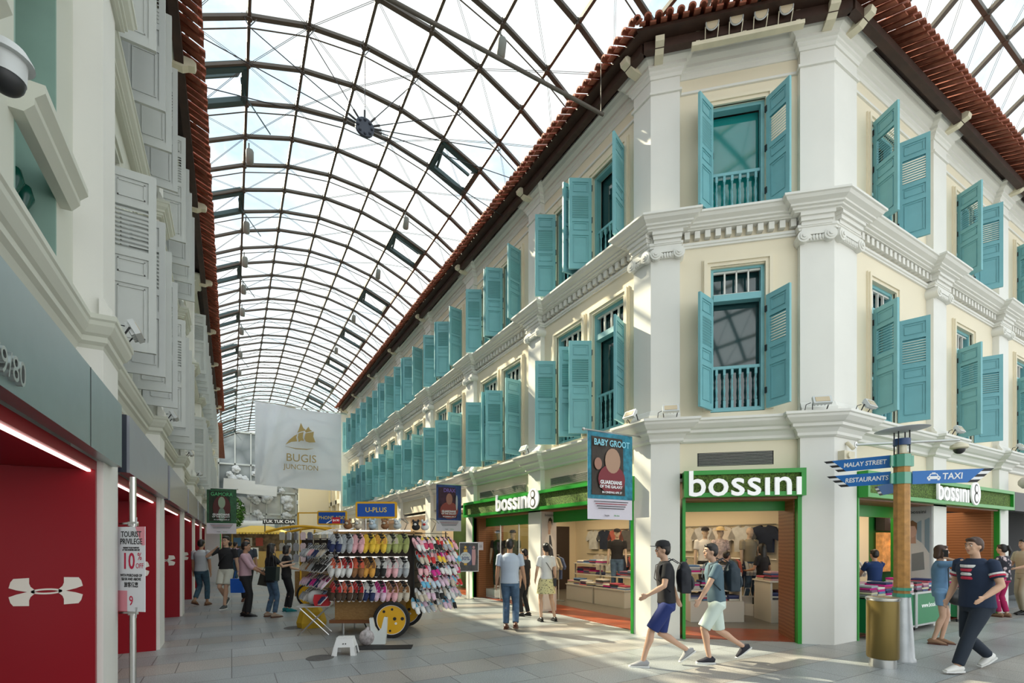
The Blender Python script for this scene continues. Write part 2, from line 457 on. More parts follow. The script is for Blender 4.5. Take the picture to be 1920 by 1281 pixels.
n9 = N.new('ShaderNodeTexNoise'); n9.inputs['Scale'].default_value = 0.9; n9.inputs['Detail'].default_value = 5; L.new(t0.outputs['Object'], n9.inputs['Vector'])
r9 = N.new('ShaderNodeMapRange'); r9.inputs[1].default_value = 0.3; r9.inputs[2].default_value = 0.7; r9.inputs[3].default_value = 0.82; r9.inputs[4].default_value = 1.12
L.new(n9.outputs['Fac'], r9.inputs[0])
mm = N.new('ShaderNodeMix'); mm.data_type = 'RGBA'; mm.blend_type = 'MULTIPLY'; mm.inputs['Factor'].default_value = 1
L.new(mixc.outputs['Result'], mm.inputs['A']); L.new(rr.outputs[0], mm.inputs['B'])
ms = N.new('ShaderNodeVectorMath'); ms.operation = 'SCALE'; L.new(mm.outputs['Result'], ms.inputs[0]); L.new(r9.outputs[0], ms.inputs['Scale'])
L.new(ms.outputs[0], B.inputs['Base Color'])
rg = N.new('ShaderNodeMapRange'); rg.inputs[3].default_value = 0.24; rg.inputs[4].default_value = 0.5; L.new(n9.outputs['Fac'], rg.inputs[0]); L.new(rg.outputs[0], B.inputs['Roughness'])
mb = MB(); mb.box(-40, 60, -30, 90, -0.2, 0.0); o = mb.build('floor', FLOOR); o['kind'] = 'structure'

# ---- tiled eaves
def eave(F, u0, u1, yw, ye, zs, ze, m0=0, m1=0, end=2.4, slope=0.42, cov=0.36):
    """yw wall plane, ye eave edge (negative = out), zs soffit height at the wall, ze height of the edge; m0/m1 mitre shears"""
    root = empty(trim_name(), F.o, F.a, kind='structure')
    L0 = yw + end - ye
    sof = MB()
    def q(u, y, z, s0): return (u, y, z)
    # soffit boards
    yo = ye*cov; sof.add([(u0+m0*yo, yo, ze-0.02), (u1+m1*yo, yo, ze-0.02), (u1, yw+0.1, zs), (u0, yw+0.1, zs),
             (u0+m0*yo, yo, ze+0.03), (u1+m1*yo, yo, ze+0.03), (u1, yw+0.1, zs+0.3), (u0, yw+0.1, zs+0.3)],
            [(0,1,2,3),(4,7,6,5),(0,4,5,1),(3,2,6,7),(0,3,7,4),(1,5,6,2)])
    sof.build('soffit', WOODD, root)
    bm_ = MB(); ym = ye*0.45; bm_.bar((u0+m0*ym, ym, ze*0.45+zs*0.55-0.10), (u1+m1*ym, ym, ze*0.45+zs*0.55-0.10), 0.12, 0.14); bm_.build('eave_beam', WOODD, root)
    tl = MB(); u = u0; n = int(round((u1-u0)/0.17)); st = (u1-u0)/max(n, 1)
    k0 = int(abs(m0*ye)/st)+1; k1 = int(abs(m1*ye)/st)+1
    for i in range(-k0 if m0*ye < 0 else 0, n + (k1 if m1*ye > 0 else 0)):
        uc = u0 + (i+0.5)*st
        y_start = ye
        if uc < u0 and m0: y_start = ye
        y_end = yw + end
        if m0*ye < 0 and uc < u0: y_end = min(y_end, (uc-u0)/m0 if m0 else y_end)
        if m1*ye > 0 and uc > u1: y_end = min(y_end, (uc-u1)/m1 if m1 else y_end)
        if y_end <= y_start+0.03: continue
        jz = random.uniform(-0.008, 0.008); jy = random.uniform(-0.012, 0.012)
        pts = []; r0 = st*0.36
        seg = 6; vs = []; fs = []
        for yy in (y_start-0.06+jy, y_end):
            zz = ze + 0.06 + (yy-ye)*slope + jz
            for k in range(seg+1):
                a = PI*k/seg; vs.append((uc+r0*math.cos(a), yy, zz+r0*math.sin(a)*1.1))
            for k in range(seg, -1, -1):
                a = PI*k/seg; vs.append((uc+(r0-0.02)*math.cos(a), yy, zz-0.01+(r0-0.02)*math.sin(a)*1.1))
        nn = 2*(seg+1)
        for k in range(nn): fs.append((k, (k+1) % nn, nn+(k+1) % nn, nn+k))
        fs.append(tuple(range(nn))); fs.append(tuple(reversed(range(nn, 2*nn))))
        tl.add(vs, fs)
        # pan tile between the covers
        tl.add([(uc+r0*0.6, y_start+jy*2, ze+0.03), (uc+st-r0*0.6, y_start+jy*2, ze+0.03), (uc+st-r0*0.6, y_end, ze+0.03+(y_end-ye)*slope), (uc+r0*0.6, y_end, ze+0.03+(y_end-ye)*slope),
                (uc+r0*0.6, y_start+jy*2, ze+0.0), (uc+st-r0*0.6, y_start+jy*2, ze+0.0), (uc+st-r0*0.6, y_end, ze+0.0+(y_end-ye)*slope), (uc+r0*0.6, y_end, ze+(y_end-ye)*slope)],
               [(0,1,2,3),(4,7,6,5),(0,4,5,1),(1,5,6,2),(2,6,7,3),(3,7,4,0)])
    tl.build('tile_course', TILE, root, True)
    return root
tA = math.tan(math.radians(90-42.3)/2 + 0); 
angA = R(47.7)  # bend between the long facade and the corner face
mA = math.tan(angA/2); mB = math.tan(R(42.3)/2)
eave(FR, -31.9, -6.11, 0.12, -0.66, 10.0, 9.98, 0, -mA, cov=.80)
eave(FC, 0, LC, 0.12, -0.66, 10.0, 9.98, mA, -mB, cov=.85)
eave(F2, 8.38, 24.0, 0.12, -0.66, 10.0, 9.98, mB, 0)
eave(FL, -4.0, 34.0, 0.2, -0.53, 9.52, 9.5, 0, 0)
mb = MB(); mb.M = FR.M; mb.bar((-31.9, 0.3, 10.0), (-6.3, 0.3, 10.0), 0.5, 0.12); r_ = mb.build(trim_name(), WOODD); r_['kind'] = 'structure'
mb = MB(); mb.M = F2.M; mb.bar((8.5, 0.3, 10.0), (24, 0.3, 10.0), 0.5, 0.12); r_ = mb.build(trim_name(), WOODD); r_['kind'] = 'structure'
# rafter brackets
def bracket(F, u, z, tilt=0):
    mb = MB(); mb.prism([(0.15, z-0.02), (-0.42, z-0.02), (-0.47, z-0.06), (-0.45, z-0.13), (-0.36, z-0.15), (-0.28, z-0.20), (-0.10, z-0.20), (-0.04, z-0.24), (0.15, z-0.24)], u-0.07, u+0.07, 'yz')
    o = mb.build('trim_%d' % 0, BRACK); o.name = trim_name(); o['kind'] = 'structure'; o.location = F.o; o.rotation_euler = (0, 0, F.a + tilt)
    return o
for c in PR+[31.6]: bracket(FR, -c, 9.98)
for c in P2: bracket(F2, c, 9.98)
for c in PL: bracket(FL, c, 9.5)
for F_, u_ in ((FR, -6.3), (FC, 0.12), (FC, LC-0.15), (F2, 8.6)): bracket(F_, u_, 9.98)

# ---- glass barrel vault over the street
VN = [(-1.35, 10.15), (-0.70, 10.80), (0.28, 11.34), (1.30, 11.70), (2.37, 11.86), (3.44, 11.81), (4.49, 11.57), (5.50, 11.16), (6.36, 10.66), (7.1, 10.1)]
Y0, DY = 10.2, 1.02
vault = empty('ceiling', (0, 0, 0), kind='structure')
KA = list(range(-6, 40))
def pane_strip(mb, nodes, ya, yb, skip=()):
    for i in range(len(nodes)-1):
        if i in skip: continue
        (xa, za), (xb, zb) = nodes[i], nodes[i+1]
        mb.add([(xa, ya, za+.07), (xb, ya, zb+.07), (xb, yb, zb+.07), (xa, yb, za+.07)], [(0,1,2,3)])
gl = MB()
for k in KA[:-1]:
    vent = (k-1) % 4 == 0 and k > 0
    pane_strip(gl, VN, Y0+k*DY, Y0+(k+1)*DY, skip=(1, 6) if vent else ())
gl.build('roof_glazing', ROOFGLASS, vault)
RT = []
for k in KA:
    y = Y0+k*DY; mb = MB()
    for a, b in zip(VN, VN[1:]): mb.bar((a[0], y, a[1]), (b[0], y, b[1]), 0.055, 0.09, up=(0,1,0))
    for a in VN[1:-1]: mb.tube([(a[0], y, a[1]-0.06), (a[0], y, a[1]+0.06)], 0.055, 8)
    if k % 2 == 0:
        for a, b in zip(VN, VN[1:]): mb.tube([(a[0], y+0.1, a[1]-0.12), (b[0], y+0.1, b[1]-0.12)], 0.012, 5)
    mb.build('arch_rib', STEEL, vault)
for i, a in enumerate(VN):
    mb = MB(); mb.bar((a[0], Y0+KA[0]*DY, a[1]), (a[0], Y0+KA[-1]*DY, a[1]), 0.055, 0.08); mb.build('purlin', STEEL, vault)
# wire bracing
for k in KA[:-1]:
    mb = MB()
    for i in range(1, len(VN)-2):
        a, b = VN[i], VN[i+1]; s_ = (i+k) % 2
        ya, yb = (Y0+k*DY, Y0+(k+1)*DY) if s_ else (Y0+(k+1)*DY, Y0+k*DY)
        for d in (-0.02, 0.02): mb.bar((a[0], ya+d, a[1]-0.03), (b[0], yb+d, b[1]-0.03), 0.006)
    mb.build('bracing_wire', STEEL, vault)
# opening vent sashes
for k in KA:
    if (k-1) % 4 or k < 1: continue
    for (i, j) in ((1, 2), (6, 7)):
        a, b = VN[i], VN[j]; y0 = Y0+k*DY; y1 = y0+DY
        mb = MB(); lift = 0.10
        def P(t, y): return Vector((a[0]+(b[0]-a[0])*t, y, a[1]+(b[1]-a[1])*t))
        for (p, q_) in ((P(.04,y0+.08), P(.96,y0+.08)), (P(.04,y1-.08), P(.96,y1-.08)), (P(.06,y0+.08), P(.06,y1-.08)), (P(.94,y0+.08), P(.94,y1-.08))):
            mb.bar(p, q_, 0.10, 0.13, up=(0,1,0) if abs((q_-p).y) < .1 else (0,0,1))
        mb.mi = 1
        d = Vector((b[0]-a[0], 0, b[1]-a[1])).normalized(); nrm = Vector((-d.z, 0, d.x))
        q4 = [P(0.02,y0+.1)+nrm*.10, P(.98,y0+.1)+nrm*.10, P(.98,y1-.3)+nrm*.34, P(0.02,y1-.3)+nrm*.34]
        mb.add([tuple(v) for v in q4], [(0,1,2,3)])
        mb.mi = 0
        for s0, s1 in ((0,1),(1,2),(2,3),(3,0)): mb.bar(q4[s0], q4[s1], 0.05, 0.06)
        mb.mi = 0
        act = P(0.9 if i == 1 else 0.1, (y0+y1)/2)
        mb.bar(act+Vector((0,-.2,-.04)), act+Vector((.05,.25,-.10)), 0.05)
        if i == 1: mb.bar(act+Vector((0,0.1,-.05)), act+Vector((.55,.1,-.75)), 0.02)
        mb.build('vent_sash', [DARKG, ROOFGLASS], vault)
# gable closing the vault where the street opens into the junction
mb = MB(); yg = Y0+KA[0]*DY
for a in VN[1:-1]: mb.bar((a[0], yg, a[1]), (a[0], yg, 13.0), 0.05)
mb.build('gable_post', STEEL, vault)
# ---- second, higher vault along the cross street
V2 = [(-8.6, 10.1), (-8.0, 10.9), (-7.2, 11.8), (-6.2, 12.6), (-5.0, 13.4), (-3.7, 14.0), (-2.3, 14.45), (-0.9, 14.6), (0.6, 14.55), (1.9, 14.3), (3.05, 13.85), (4.13, 13.36), (4.98, 12.85), (5.9, 12.15), (6.7, 11.3), (7.3, 10.4)]
vault2 = empty('ceiling', (0, 0, 0), kind='structure')
gl = MB()
XA = [-9.0+1.12*i for i in range(34)]
for xa, xb in zip(XA, XA[1:]):
    for (ya, za), (yb, zb) in zip(V2, V2[1:]):
        if ya > 4.9 and xb < 7.8: continue
        gl.add([(xa, ya, za+.08), (xb, ya, za+.08), (xb, yb, zb+.08), (xa, yb, zb+.08)], [(0,1,2,3)])
gl.build('roof_glazing', ROOFGLASS, vault2)
for n_, x in enumerate(XA):
    mb = MB()
    for a, b in zip(V2, V2[1:]):
        if a[0] > 4.9 and x < 7.8: continue
        mb.bar((x, a[0], a[1]), (x, b[0], b[1]), 0.08, 0.12, up=(1,0,0)); mb.tube([(x, b[0], b[1]-.07), (x, b[0], b[1]+.07)], 0.07, 8)
        for d in (-.02, .02): mb.bar((x, a[0]+d, a[1]-.04), (x+1.12, b[0]+d, b[1]-.04), 0.007)
    mb.build('arch_rib', STEEL, vault2)
for a in V2:
    mb = MB(); mb.bar((XA[0] if a[0] < 5 else 7.9, a[0], a[1]), (XA[-1], a[0], a[1]), 0.08, 0.12); mb.build('purlin', STEEL, vault2)
# ------------------------------------------------------------------ windows
def leaf_mesh(name, w, h, m, t=0.042):
    mb = MB(); s_ = 0.065
    zs = [0, .055, .37, .415, .52, .555, .80, .835, .955, 1.0]
    mb.box(0, s_, 0, t, 0, h); mb.box(w-s_, w, 0, t, 0, h)
    for a, b in ((0, .055), (.37, .415), (.52, .555), (.80, .835), (.955, 1.0)): mb.box(s_, w-s_, 0.001, t-0.001, a*h, b*h)
    for a, b in ((.055, .37), (.415, .52), (.835, .955)):
        mb.box(s_, w-s_, t*0.36, t*0.64, a*h, b*h)
        x0, x1, z0, z1 = s_+.028, w-s_-.028, a*h+.028, b*h-.028
        for q in ((x0, x1, z0, z0+.012), (x0, x1, z1-.012, z1), (x0, x0+.012, z0, z1), (x1-.012, x1, z0, z1)): mb.box(q[0], q[1], t*0.12, t*0.88, q[2], q[3])
    n = 10; z0, z1 = .555*h, .80*h
    for i in range(n):
        z = z0 + (z1-z0)*(i+0.5)/n; d = (z1-z0)/n*0.50
        mb.add([(s_, 0.001, z-d), (w-s_, 0.001, z-d), (w-s_, t-.001, z+d), (s_, t-.001, z+d), (s_, 0.001, z-d+.007), (w-s_, 0.001, z-d+.007), (w-s_, t-.001, z+d+.007), (s_, t-.001, z+d+.007)],
               [(0,3,2,1),(4,5,6,7),(0,1,5,4),(2,3,7,6),(1,2,6,5),(3,0,4,7)])
    return mb.mesh(name, m)
HINGE = None
def hinge_mesh():
    mb = MB()
    for z in (0.25, 0.95, 1.6): mb.box(-0.02, 0.02, -0.012, 0.04, z, z+0.1)
    return mb.mesh('hinge', BLACK)
def baluster_mesh(h, m):
    mb = MB(); mb.box(-.02, .02, -.02, .02, 0, .12); mb.box(-.02, .02, -.02, .02, h-.1, h)
    mb.lathe([(.012, .12), (.022, .16), (.012, .2), (.020, h*.45), (.010, h*.62), (.016, h*.7), (.010, h*.76), (.018, h-.1)], 8)
    return mb.mesh('baluster', m, True)
def ob(name, me, parent, loc=(0,0,0), rz=0):
    o = bpy.data.objects.new(name, me); COL.objects.link(o); o.parent = parent; o.location = loc; o.rotation_euler = (0, 0, rz); return o
MESHES = {}
def win_meshes(key, hw, H, sh, frame_m, leaf_m, wall_m, transom, panem):
    """H opening height, sh shutter height"""
    d = {}
    s = MB()
    for i, (o_, t_) in enumerate(((0.0, 0.035), (0.055, 0.06), (0.10, 0.03))):
        a, b = o_, o_+0.055 if i < 2 else o_+0.03
        s.box(-hw-b, -hw-a, -t_, 0.02, 0, H+b); s.box(hw+a, hw+b, -t_, 0.02, 0, H+b); s.box(-hw-a, hw+a, -t_, 0.02, H+a, H+b)
    d['surround'] = s.mesh('surround', wall_m)
    f = MB(); fw = 0.055
    f.box(-hw, -hw+fw, 0.04, 0.16, 0, H); f.box(hw-fw, hw, 0.04, 0.16, 0, H); f.box(-hw+fw, hw-fw, 0.04, 0.16, H-fw, H); f.box(-hw+fw, hw-fw, 0.04, 0.16, 0, 0.05)
    if transom:
        f.box(-hw+fw, hw-fw, 0.02, 0.16, sh-.02, sh+.09)
    d['window_frame'] = f.mesh('window_frame', frame_m)
    if transom:
        t = MB(); z0, z1 = sh+.09, H-fw
        for i in range(1, 4):
            x = -hw+fw + (2*hw-2*fw)*i/4; t.box(x-.012, x+.012, .07, .11, z0, z1)
        t.box(-hw+fw, hw-fw, .07, .11, z0, z0+.03); t.box(-hw+fw, hw-fw, .07, .11, z1-.03, z1)
        d['transom_light'] = t.mesh('transom_light', WHITE if frame_m == TEAL else frame_m)
    p = MB(); p.box(-hw+fw, hw-fw, .20, .21, 0.03, H-fw); d['pane'] = p.mesh('pane', panem)
    r = MB(); r.box(-hw+fw, hw-fw, .085, .135, .74, .79); r.box(-hw+fw, hw-fw, .09, .13, .04, .08); d['handrail'] = r.mesh('handrail', frame_m)
    d['baluster'] = baluster_mesh(.66, frame_m)
    d['shutter'] = leaf_mesh('shutter', hw, sh-.02, leaf_m)
    MESHES[key] = d
    return d
win_meshes('low', HW, 2.42, 1.90, TEAL, TEAL, CREAM, True, WINGLASS)
win_meshes('up', HW, 1.88, 1.86, TEAL, TEAL, CREAM, False, WINGLASS)
win_meshes('clow', 0.43, 2.46, 1.90, TEAL, TEAL, CREAM, True, WINGLASS)
win_meshes('cup', 0.43, 1.88, 1.86, TEAL, TEAL, CREAM, False, TEALGLASS)
win_meshes('llow', 0.42, 2.42, 1.90, WSH, WSH, PALE, True, WINGLASS)
win_meshes('lup', 0.42, 1.88, 1.86, WSH, WSH, PALE, False, WINGLASS)
HINGE = hinge_mesh()
hk = MB(); hk.bar((0.02, 0, 0), (-.30, -.02, 0.02), .012); hk.ball((-.31, -.02, .02), .018, 8, 5); HOOK = hk.mesh('stay_hook', BLACK)
WNO = [0]
def window(F, u, z, key, hw, al, ar, bal=6, y=0.12, detail=True):
    WNO[0] += 1
    p = F.w(u, y, z); root = empty('window_%d' % WNO[0], p, F.a, kind='structure')
    d = MESHES[key]
    for n in ('surround', 'window_frame', 'transom_light', 'pane', 'handrail'):
        if n in d: ob(n, d[n], root)
    for i in range(bal):
        x = -hw+.055 + (2*hw-.11)*(i+.5)/bal
        ob('baluster', d['baluster'], root, (x, .11, .08))
    if al is not None:
        s1 = ob('shutter', d['shutter'], root, (-hw, -0.05, 0.0), -R(al))
        s2 = ob('shutter', d['shutter'], root, (hw, -0.05, 0.0), PI + R(ar)); s2.scale = (1, 1, 1)
        s2.rotation_euler = (0, 0, PI + R(ar))
        if detail:
            for s_ in (s1, s2):
                ob('hinge', HINGE, s_)
            ob('stay_hook', HOOK, s1, (.3, .03, .75), 0)
    return root
random.seed(3)
ANG_L = [116, 121, 113, 118, 122, 115, 119, 112]
ANG_R = [102, 88, 98, 106, 90, 100, 95, 104]
for i, c in enumerate(WR):
    al = 119 if i < 2 else ANG_L[i % 8]; ar = 117 if i == 0 else (62 if i == 1 else ANG_R[(i*3) % 8])
    b = 6 if i < 4 else (5 if i < 8 else 0)
    window(FR, -c, 3.86, 'low', HW, al, ar, b, detail=i < 6)
    window(FR, -c, 7.2, 'up', HW, al-1, (88 if i == 1 else 114 if i == 0 else ANG_R[(i*5+1) % 8]), b, detail=i < 6)
window(FC, 1.42, 3.88, 'clow', 0.43, 127, 125, 6)
window(FC, 1.42, 7.2, 'cup', 0.43, 127, 125, 6)
for i, c in enumerate(W2):
    window(F2, c, 3.86, 'low', HW, 112, (110, 116, 112)[i], 6)
    window(F2, c, 7.2, 'up', HW, 111, (111, 114, 110)[i], 6)
for i, c in enumerate(WL):
    bay = i // 2
    if bay in (2, 3, 5, 6, 7, 8, 9):
        window(FL, c, 3.66, 'llow', .42, 86+ (i % 3)*3, 92+(i % 2)*4, 0, y=0.2, detail=False)
        window(FL, c, 6.9, 'lup', .42, 88, 92+(i % 2)*3, 0, y=0.2, detail=False)
    else:
        # blind sage-green recesses with moulded hood and sill
        for z, H in ((3.66, 2.42), (6.9, 1.88)):
            WNO[0] += 1
            rt = empty('window_%d' % WNO[0], FL.w(c, .2, z), FL.a, kind='structure')
            q = MB(); q.box(-.42, .42, .46, .5, 0, H); q.box(-.425, -.40, .0, .5, 0, H); q.box(.40, .425, .0, .5, 0, H); q.box(-.42, .42, 0, .5, H-.03, H); q.build('recess_panel', SAGE, rt)
            q = MB(); q.prism([(-.16, H+.02), (-.16, H-.02), (-.10, H-.07), (-.06, H-.08), (-.04, H-.14), (.1, H-.14), (.1, H+.02)], -.5, .5, 'yz'); q.build('hood_moulding', PALE, rt)
            q = MB(); q.prism([(-.17, .82), (-.17, .77), (-.12, .72), (-.12, .68), (-.07, .62), (.0, .62), (.0, .82)], -.52, .52, 'yz'); q.build('sill_moulding', PALE, rt)
            for b_ in range(4):
                q = MB(); q.lathe([(.03, 0), (.07, .06), (.09, .2), (.05, .36), (.035, .44), (.07, .52), (.05, .6)], 12, c=(-.30+.2*b_, .16, .0)); q.build('glazed_baluster', mat('bottle_green_glaze', (.005, .07, .05), .15), rt, True)
# dark backing rooms so the openings are not seen through
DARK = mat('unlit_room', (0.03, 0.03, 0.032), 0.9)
mb = MB(); mb.box(-31.8, -6.9, 0.7, 0.75, 2.9, 10.3); put(mb, 'wall_back', DARK, FR)
mb = MB(); mb.box(0.9, LC-0.9, 0.7, 0.75, 2.9, 10.3); put(mb, 'wall_back', DARK, FC)
mb = MB(); mb.box(9.2, 24, 0.7, 0.75, 2.9, 10.3); put(mb, 'wall_back', DARK, F2)
mb = MB(); mb.box(-4, 34, 0.75, 0.8, 2.36, 9.5); put(mb, 'wall_back', DARK, FL)
mb = MB(); mb.box(-4, 34, 0.75, 3.6, 9.7, 9.8); put(mb, 'ceiling', DARK, FL)
# floor slabs of the upper storeys
mb = MB(); mb.prism([(6.42, 6.2), (8.5, 4.36), (24, 4.36), (24, 16), (15, 31.8), (6.42, 31.8)], 2.85, 2.92, 'xy'); o = mb.build('ceiling', WHITE); o['kind'] = 'structure'
mb = MB(); mb.prism([(7.0, 7.2), (9.0, 5.3), (24, 5.3), (24, 16), (15, 31.8), (7.0, 31.8)], 10.3, 10.4, 'xy'); o = mb.build('ceiling', DARK); o['kind'] = 'structure'
# ------------------------------------------------------------------ shop interiors (corner clothes shop)
INW = mat('warm_shop_wall', (0.80, 0.70, 0.52), 0.7)
REDT = mat('red_clay_floor_tile', (0.34, 0.075, 0.03), 0.3)
N, L, B = nodes_of(REDT)
t0 = N.new('ShaderNodeTexCoord'); b0 = N.new('ShaderNodeTexBrick'); b0.offset = 0
b0.inputs['Scale'].default_value = 1; b0.inputs['Brick Width'].default_value = 0.3; b0.inputs['Row Height'].default_value = 0.3; b0.inputs['Mortar Size'].default_value = 0.006
b0.inputs['Color1'].default_value = (0.30, 0.06, 0.022, 1); b0.inputs['Color2'].default_value = (0.23, 0.045, 0.018, 1); b0.inputs['Mortar'].default_value = (0.2, 0.11, 0.07, 1)
L.new(t0.outputs['Object'], b0.inputs['Vector']); L.new(b0.outputs['Color'], B.inputs['Base Color'])
GREYF = mat('grey_shop_floor', (0.16, 0.15, 0.13), 0.3, noise=0.15)
WOODJ = mat('brown_timber_lining', (0.23, 0.085, 0.03), 0.45, noise=0.3, nscale=3)
N, L, B = nodes_of(WOODJ)
w0 = N.new('ShaderNodeTexWave'); w0.bands_direction = 'Z'; w0.inputs['Scale'].default_value = 5; w0.inputs['Distortion'].default_value = 1.5
t0 = N.new('ShaderNodeTexCoord'); L.new(t0.outputs['Object'], w0.inputs['Vector'])
r0 = N.new('ShaderNodeValToRGB'); r0.color_ramp.elements[0].color = (0.20, 0.07, 0.022, 1); r0.color_ramp.elements[1].color = (0.30, 0.12, 0.045, 1)
L.new(w0.outputs['Fac'], r0.inputs[0]); L.new(r0.outputs[0], B.inputs['Base Color'])
HEDGE = mat('artificial_turf_panel', (0.12, 0.20, 0.04), 0.9, noise=0.85, nscale=45, bump=1.0, bscale=80)
SHOPCEIL = mat('shop_ceiling_paint', (0.74, 0.68, 0.58), 0.8)
LAMPE = emis('warm_downlight_lens', (1.0, 0.86, 0.62), 9.0)
def S(mb, name, m, smooth=False):
    o = mb.build(name, m, None, smooth); o['kind'] = 'structure'; return o
mb = MB(); mb.prism([(6.5, 6.0), (8.4, 4.35), (16.1, 4.35), (16.1, 5.4), (8.9, 5.4), (7.45, 6.7), (7.45, 13.3), (6.5, 13.3)], 0, 0.012, 'xy'); S(mb, 'floor', REDT)
mb = MB(); mb.prism([(7.45, 6.7), (8.9, 5.4), (24, 5.4), (24, 14.0), (7.45, 14.0)], 0, 0.01, 'xy'); S(mb, 'floor', GREYF)
mb = MB(); mb.prism([(6.45, 6.2), (8.5, 4.36), (24, 4.36), (24, 14.1), (6.45, 14.1)], 2.70, 2.76, 'xy'); S(mb, 'ceiling', SHOPCEIL)
mb = MB(); mb.box(10.6, 10.7, 6.3, 14, 0, 2.7); S(mb, 'wall_shop_side', INW)
mb = MB(); mb.box(6.5, 10.6, 13.9, 14.0, 0, 2.7); S(mb, 'wall_shop_back', INW)
mb = MB(); mb.box(6.6, 9.0, 13.25, 13.3, 0, 2.4); S(mb, 'wall_shop_display', mat('olive_display_wall', (0.30, 0.24, 0.10), 0.7))
mb = MB(); mb.box(10.6, 14.1, 6.25, 6.35, 0, 2.7); S(mb, 'wall_partition_cream', INW)
GRW = mat('dark_green_wall', (0.005, 0.13, 0.025), 0.5)
mb = MB(); mb.box(14.1, 24, 6.25, 6.35, 0, 2.7); S(mb, 'wall_partition_green', GRW)
mb = MB(); mb.box(6.5, 9.3, 12.0, 12.05, 0, 0.01); 
DKR = mat('dark_fitting_room', (0.045, 0.03, 0.025), 0.6)
mb = MB(); mb.box(8.9, 10.3, 13.86, 13.895, 0, 2.2); o = mb.build('fitting_room_door', DKR); tag(o, 'dark doorway of the fitting room in the back wall of the shop', 'doorway')
# row shops further down the right side
GWALL = mat('green_shop_wall', (0.10, 0.20, 0.05), 0.6, noise=0.3, nscale=3)
mb = MB(); mb.box(-31.5, -13.3, 1.6, 1.7, 0, 2.8); put(mb, 'wall_arcade', INW, FR)
mb = MB(); mb.box(-17.0, -13.6, 0.95, 1.0, 0, 2.8); o = put(mb, 'wall_arcade_green', GWALL, FR)
text('lettering', 'bossini', 0.62, WHITEP, o, (-14.4, 0.94, 1.35), extrude=0.01)
mb = MB(); mb.prism([(6.30, 13.3), (7.9, 13.3), (7.9, 31.5), (6.30, 31.5)], 0, 0.012, 'xy'); S(mb, 'floor', REDT)
mb = MB(); mb.prism([(6.45, 14.1), (7.95, 14.1), (7.95, 31.5), (6.45, 31.5)], 2.70, 2.76, 'xy'); S(mb, 'ceiling', SHOPCEIL)
# lamps of the shops: recessed downlights and their light
dl = MB(); dl.lathe([(0.075, -0.02), (0.085, -0.02), (0.085, 0.0), (0.06, 0.0), (0.06, -0.012)], 14); DLM = dl.mesh('downlight', WHITE)
dl = MB(); dl.lathe([(0.0, -0.016), (0.058, -0.016), (0.058, -0.010)], 14); DLL = dl.mesh('lens', LAMPE)
spots = []
for x in (7.3, 8.5, 9.7):
    for y in (6.9, 8.3, 9.7, 11.1, 12.4): spots.append((x, y))
for x in (11.2, 12.8, 14.4, 15.8): spots.append((x, 5.3))
for y in (15, 18, 21, 24, 27, 30): spots.append((7.2, y))
for x, y in spots:
    o = ob('ceiling_downlight', DLM, None, (x, y, 2.70)); tag(o, 'round recessed downlight glowing in the shop ceiling', 'light', 'shop ceiling downlights')
    ob('lens', DLL, o)
def area(loc, e, sx, sy, col=(1.0, 0.78, 0.5), rot=(0, 0, 0)):
    l = bpy.data.lights.new('ceiling_lamp', 'AREA'); l.shape = 'RECTANGLE'; l.size = sx; l.size_y = sy; l.energy = e; l.color = col
    o = bpy.data.objects.new('ceiling_lamp', l); COL.objects.link(o); o.location = loc; o.rotation_euler = rot; return o
area((8.5, 8.3, 2.66), 70, 3.0, 3.4); area((8.5, 11.8, 2.66), 58, 3.0, 3.0)
area((13.3, 5.3, 2.66), 50, 5, 1.0); area((7.2, 20, 2.66), 60, 0.8, 12)
# vent grille above the corner shop sign
mb = MB(); mb.box(0.78, 1.98, 0.14, 0.2, 2.95, 3.18); o = put(mb, 'ventilation_grille', BLACK, FC, kind=None); tag(o, 'grey louvred ventilation grille above the corner shop sign', 'vent')
g = MB()
for i in range(9): g.box(0.80, 1.96, 0.11, 0.14, 2.96+i*0.025, 2.968+i*0.025)
g.build('louvre_blade', mat('grey_louvre', (0.35, 0.34, 0.31), 0.5), o)
VENTG = mat('grey_louvre', (0.35, 0.34, 0.31), 0.5)
for a, b, n_ in ((-9.3, -6.8, 'grey louvred vent over the corner end of the long green shop sign'), (-13.0, -10.4, 'grey louvred vent over the far end of the long green shop sign')):
    mb = MB(); mb.box(a, b, 0.10, 0.13, 2.92, 3.12); o = put(mb, 'ventilation_grille', VENTG, FR, kind=None); tag(o, n_, 'vent')
    g = MB()
    for i in range(8): g.box(a+.02, b-.02, 0.07, 0.10, 2.925+i*0.025, 2.933+i*0.025)
    g.build('louvre_blade', VENTG, o)

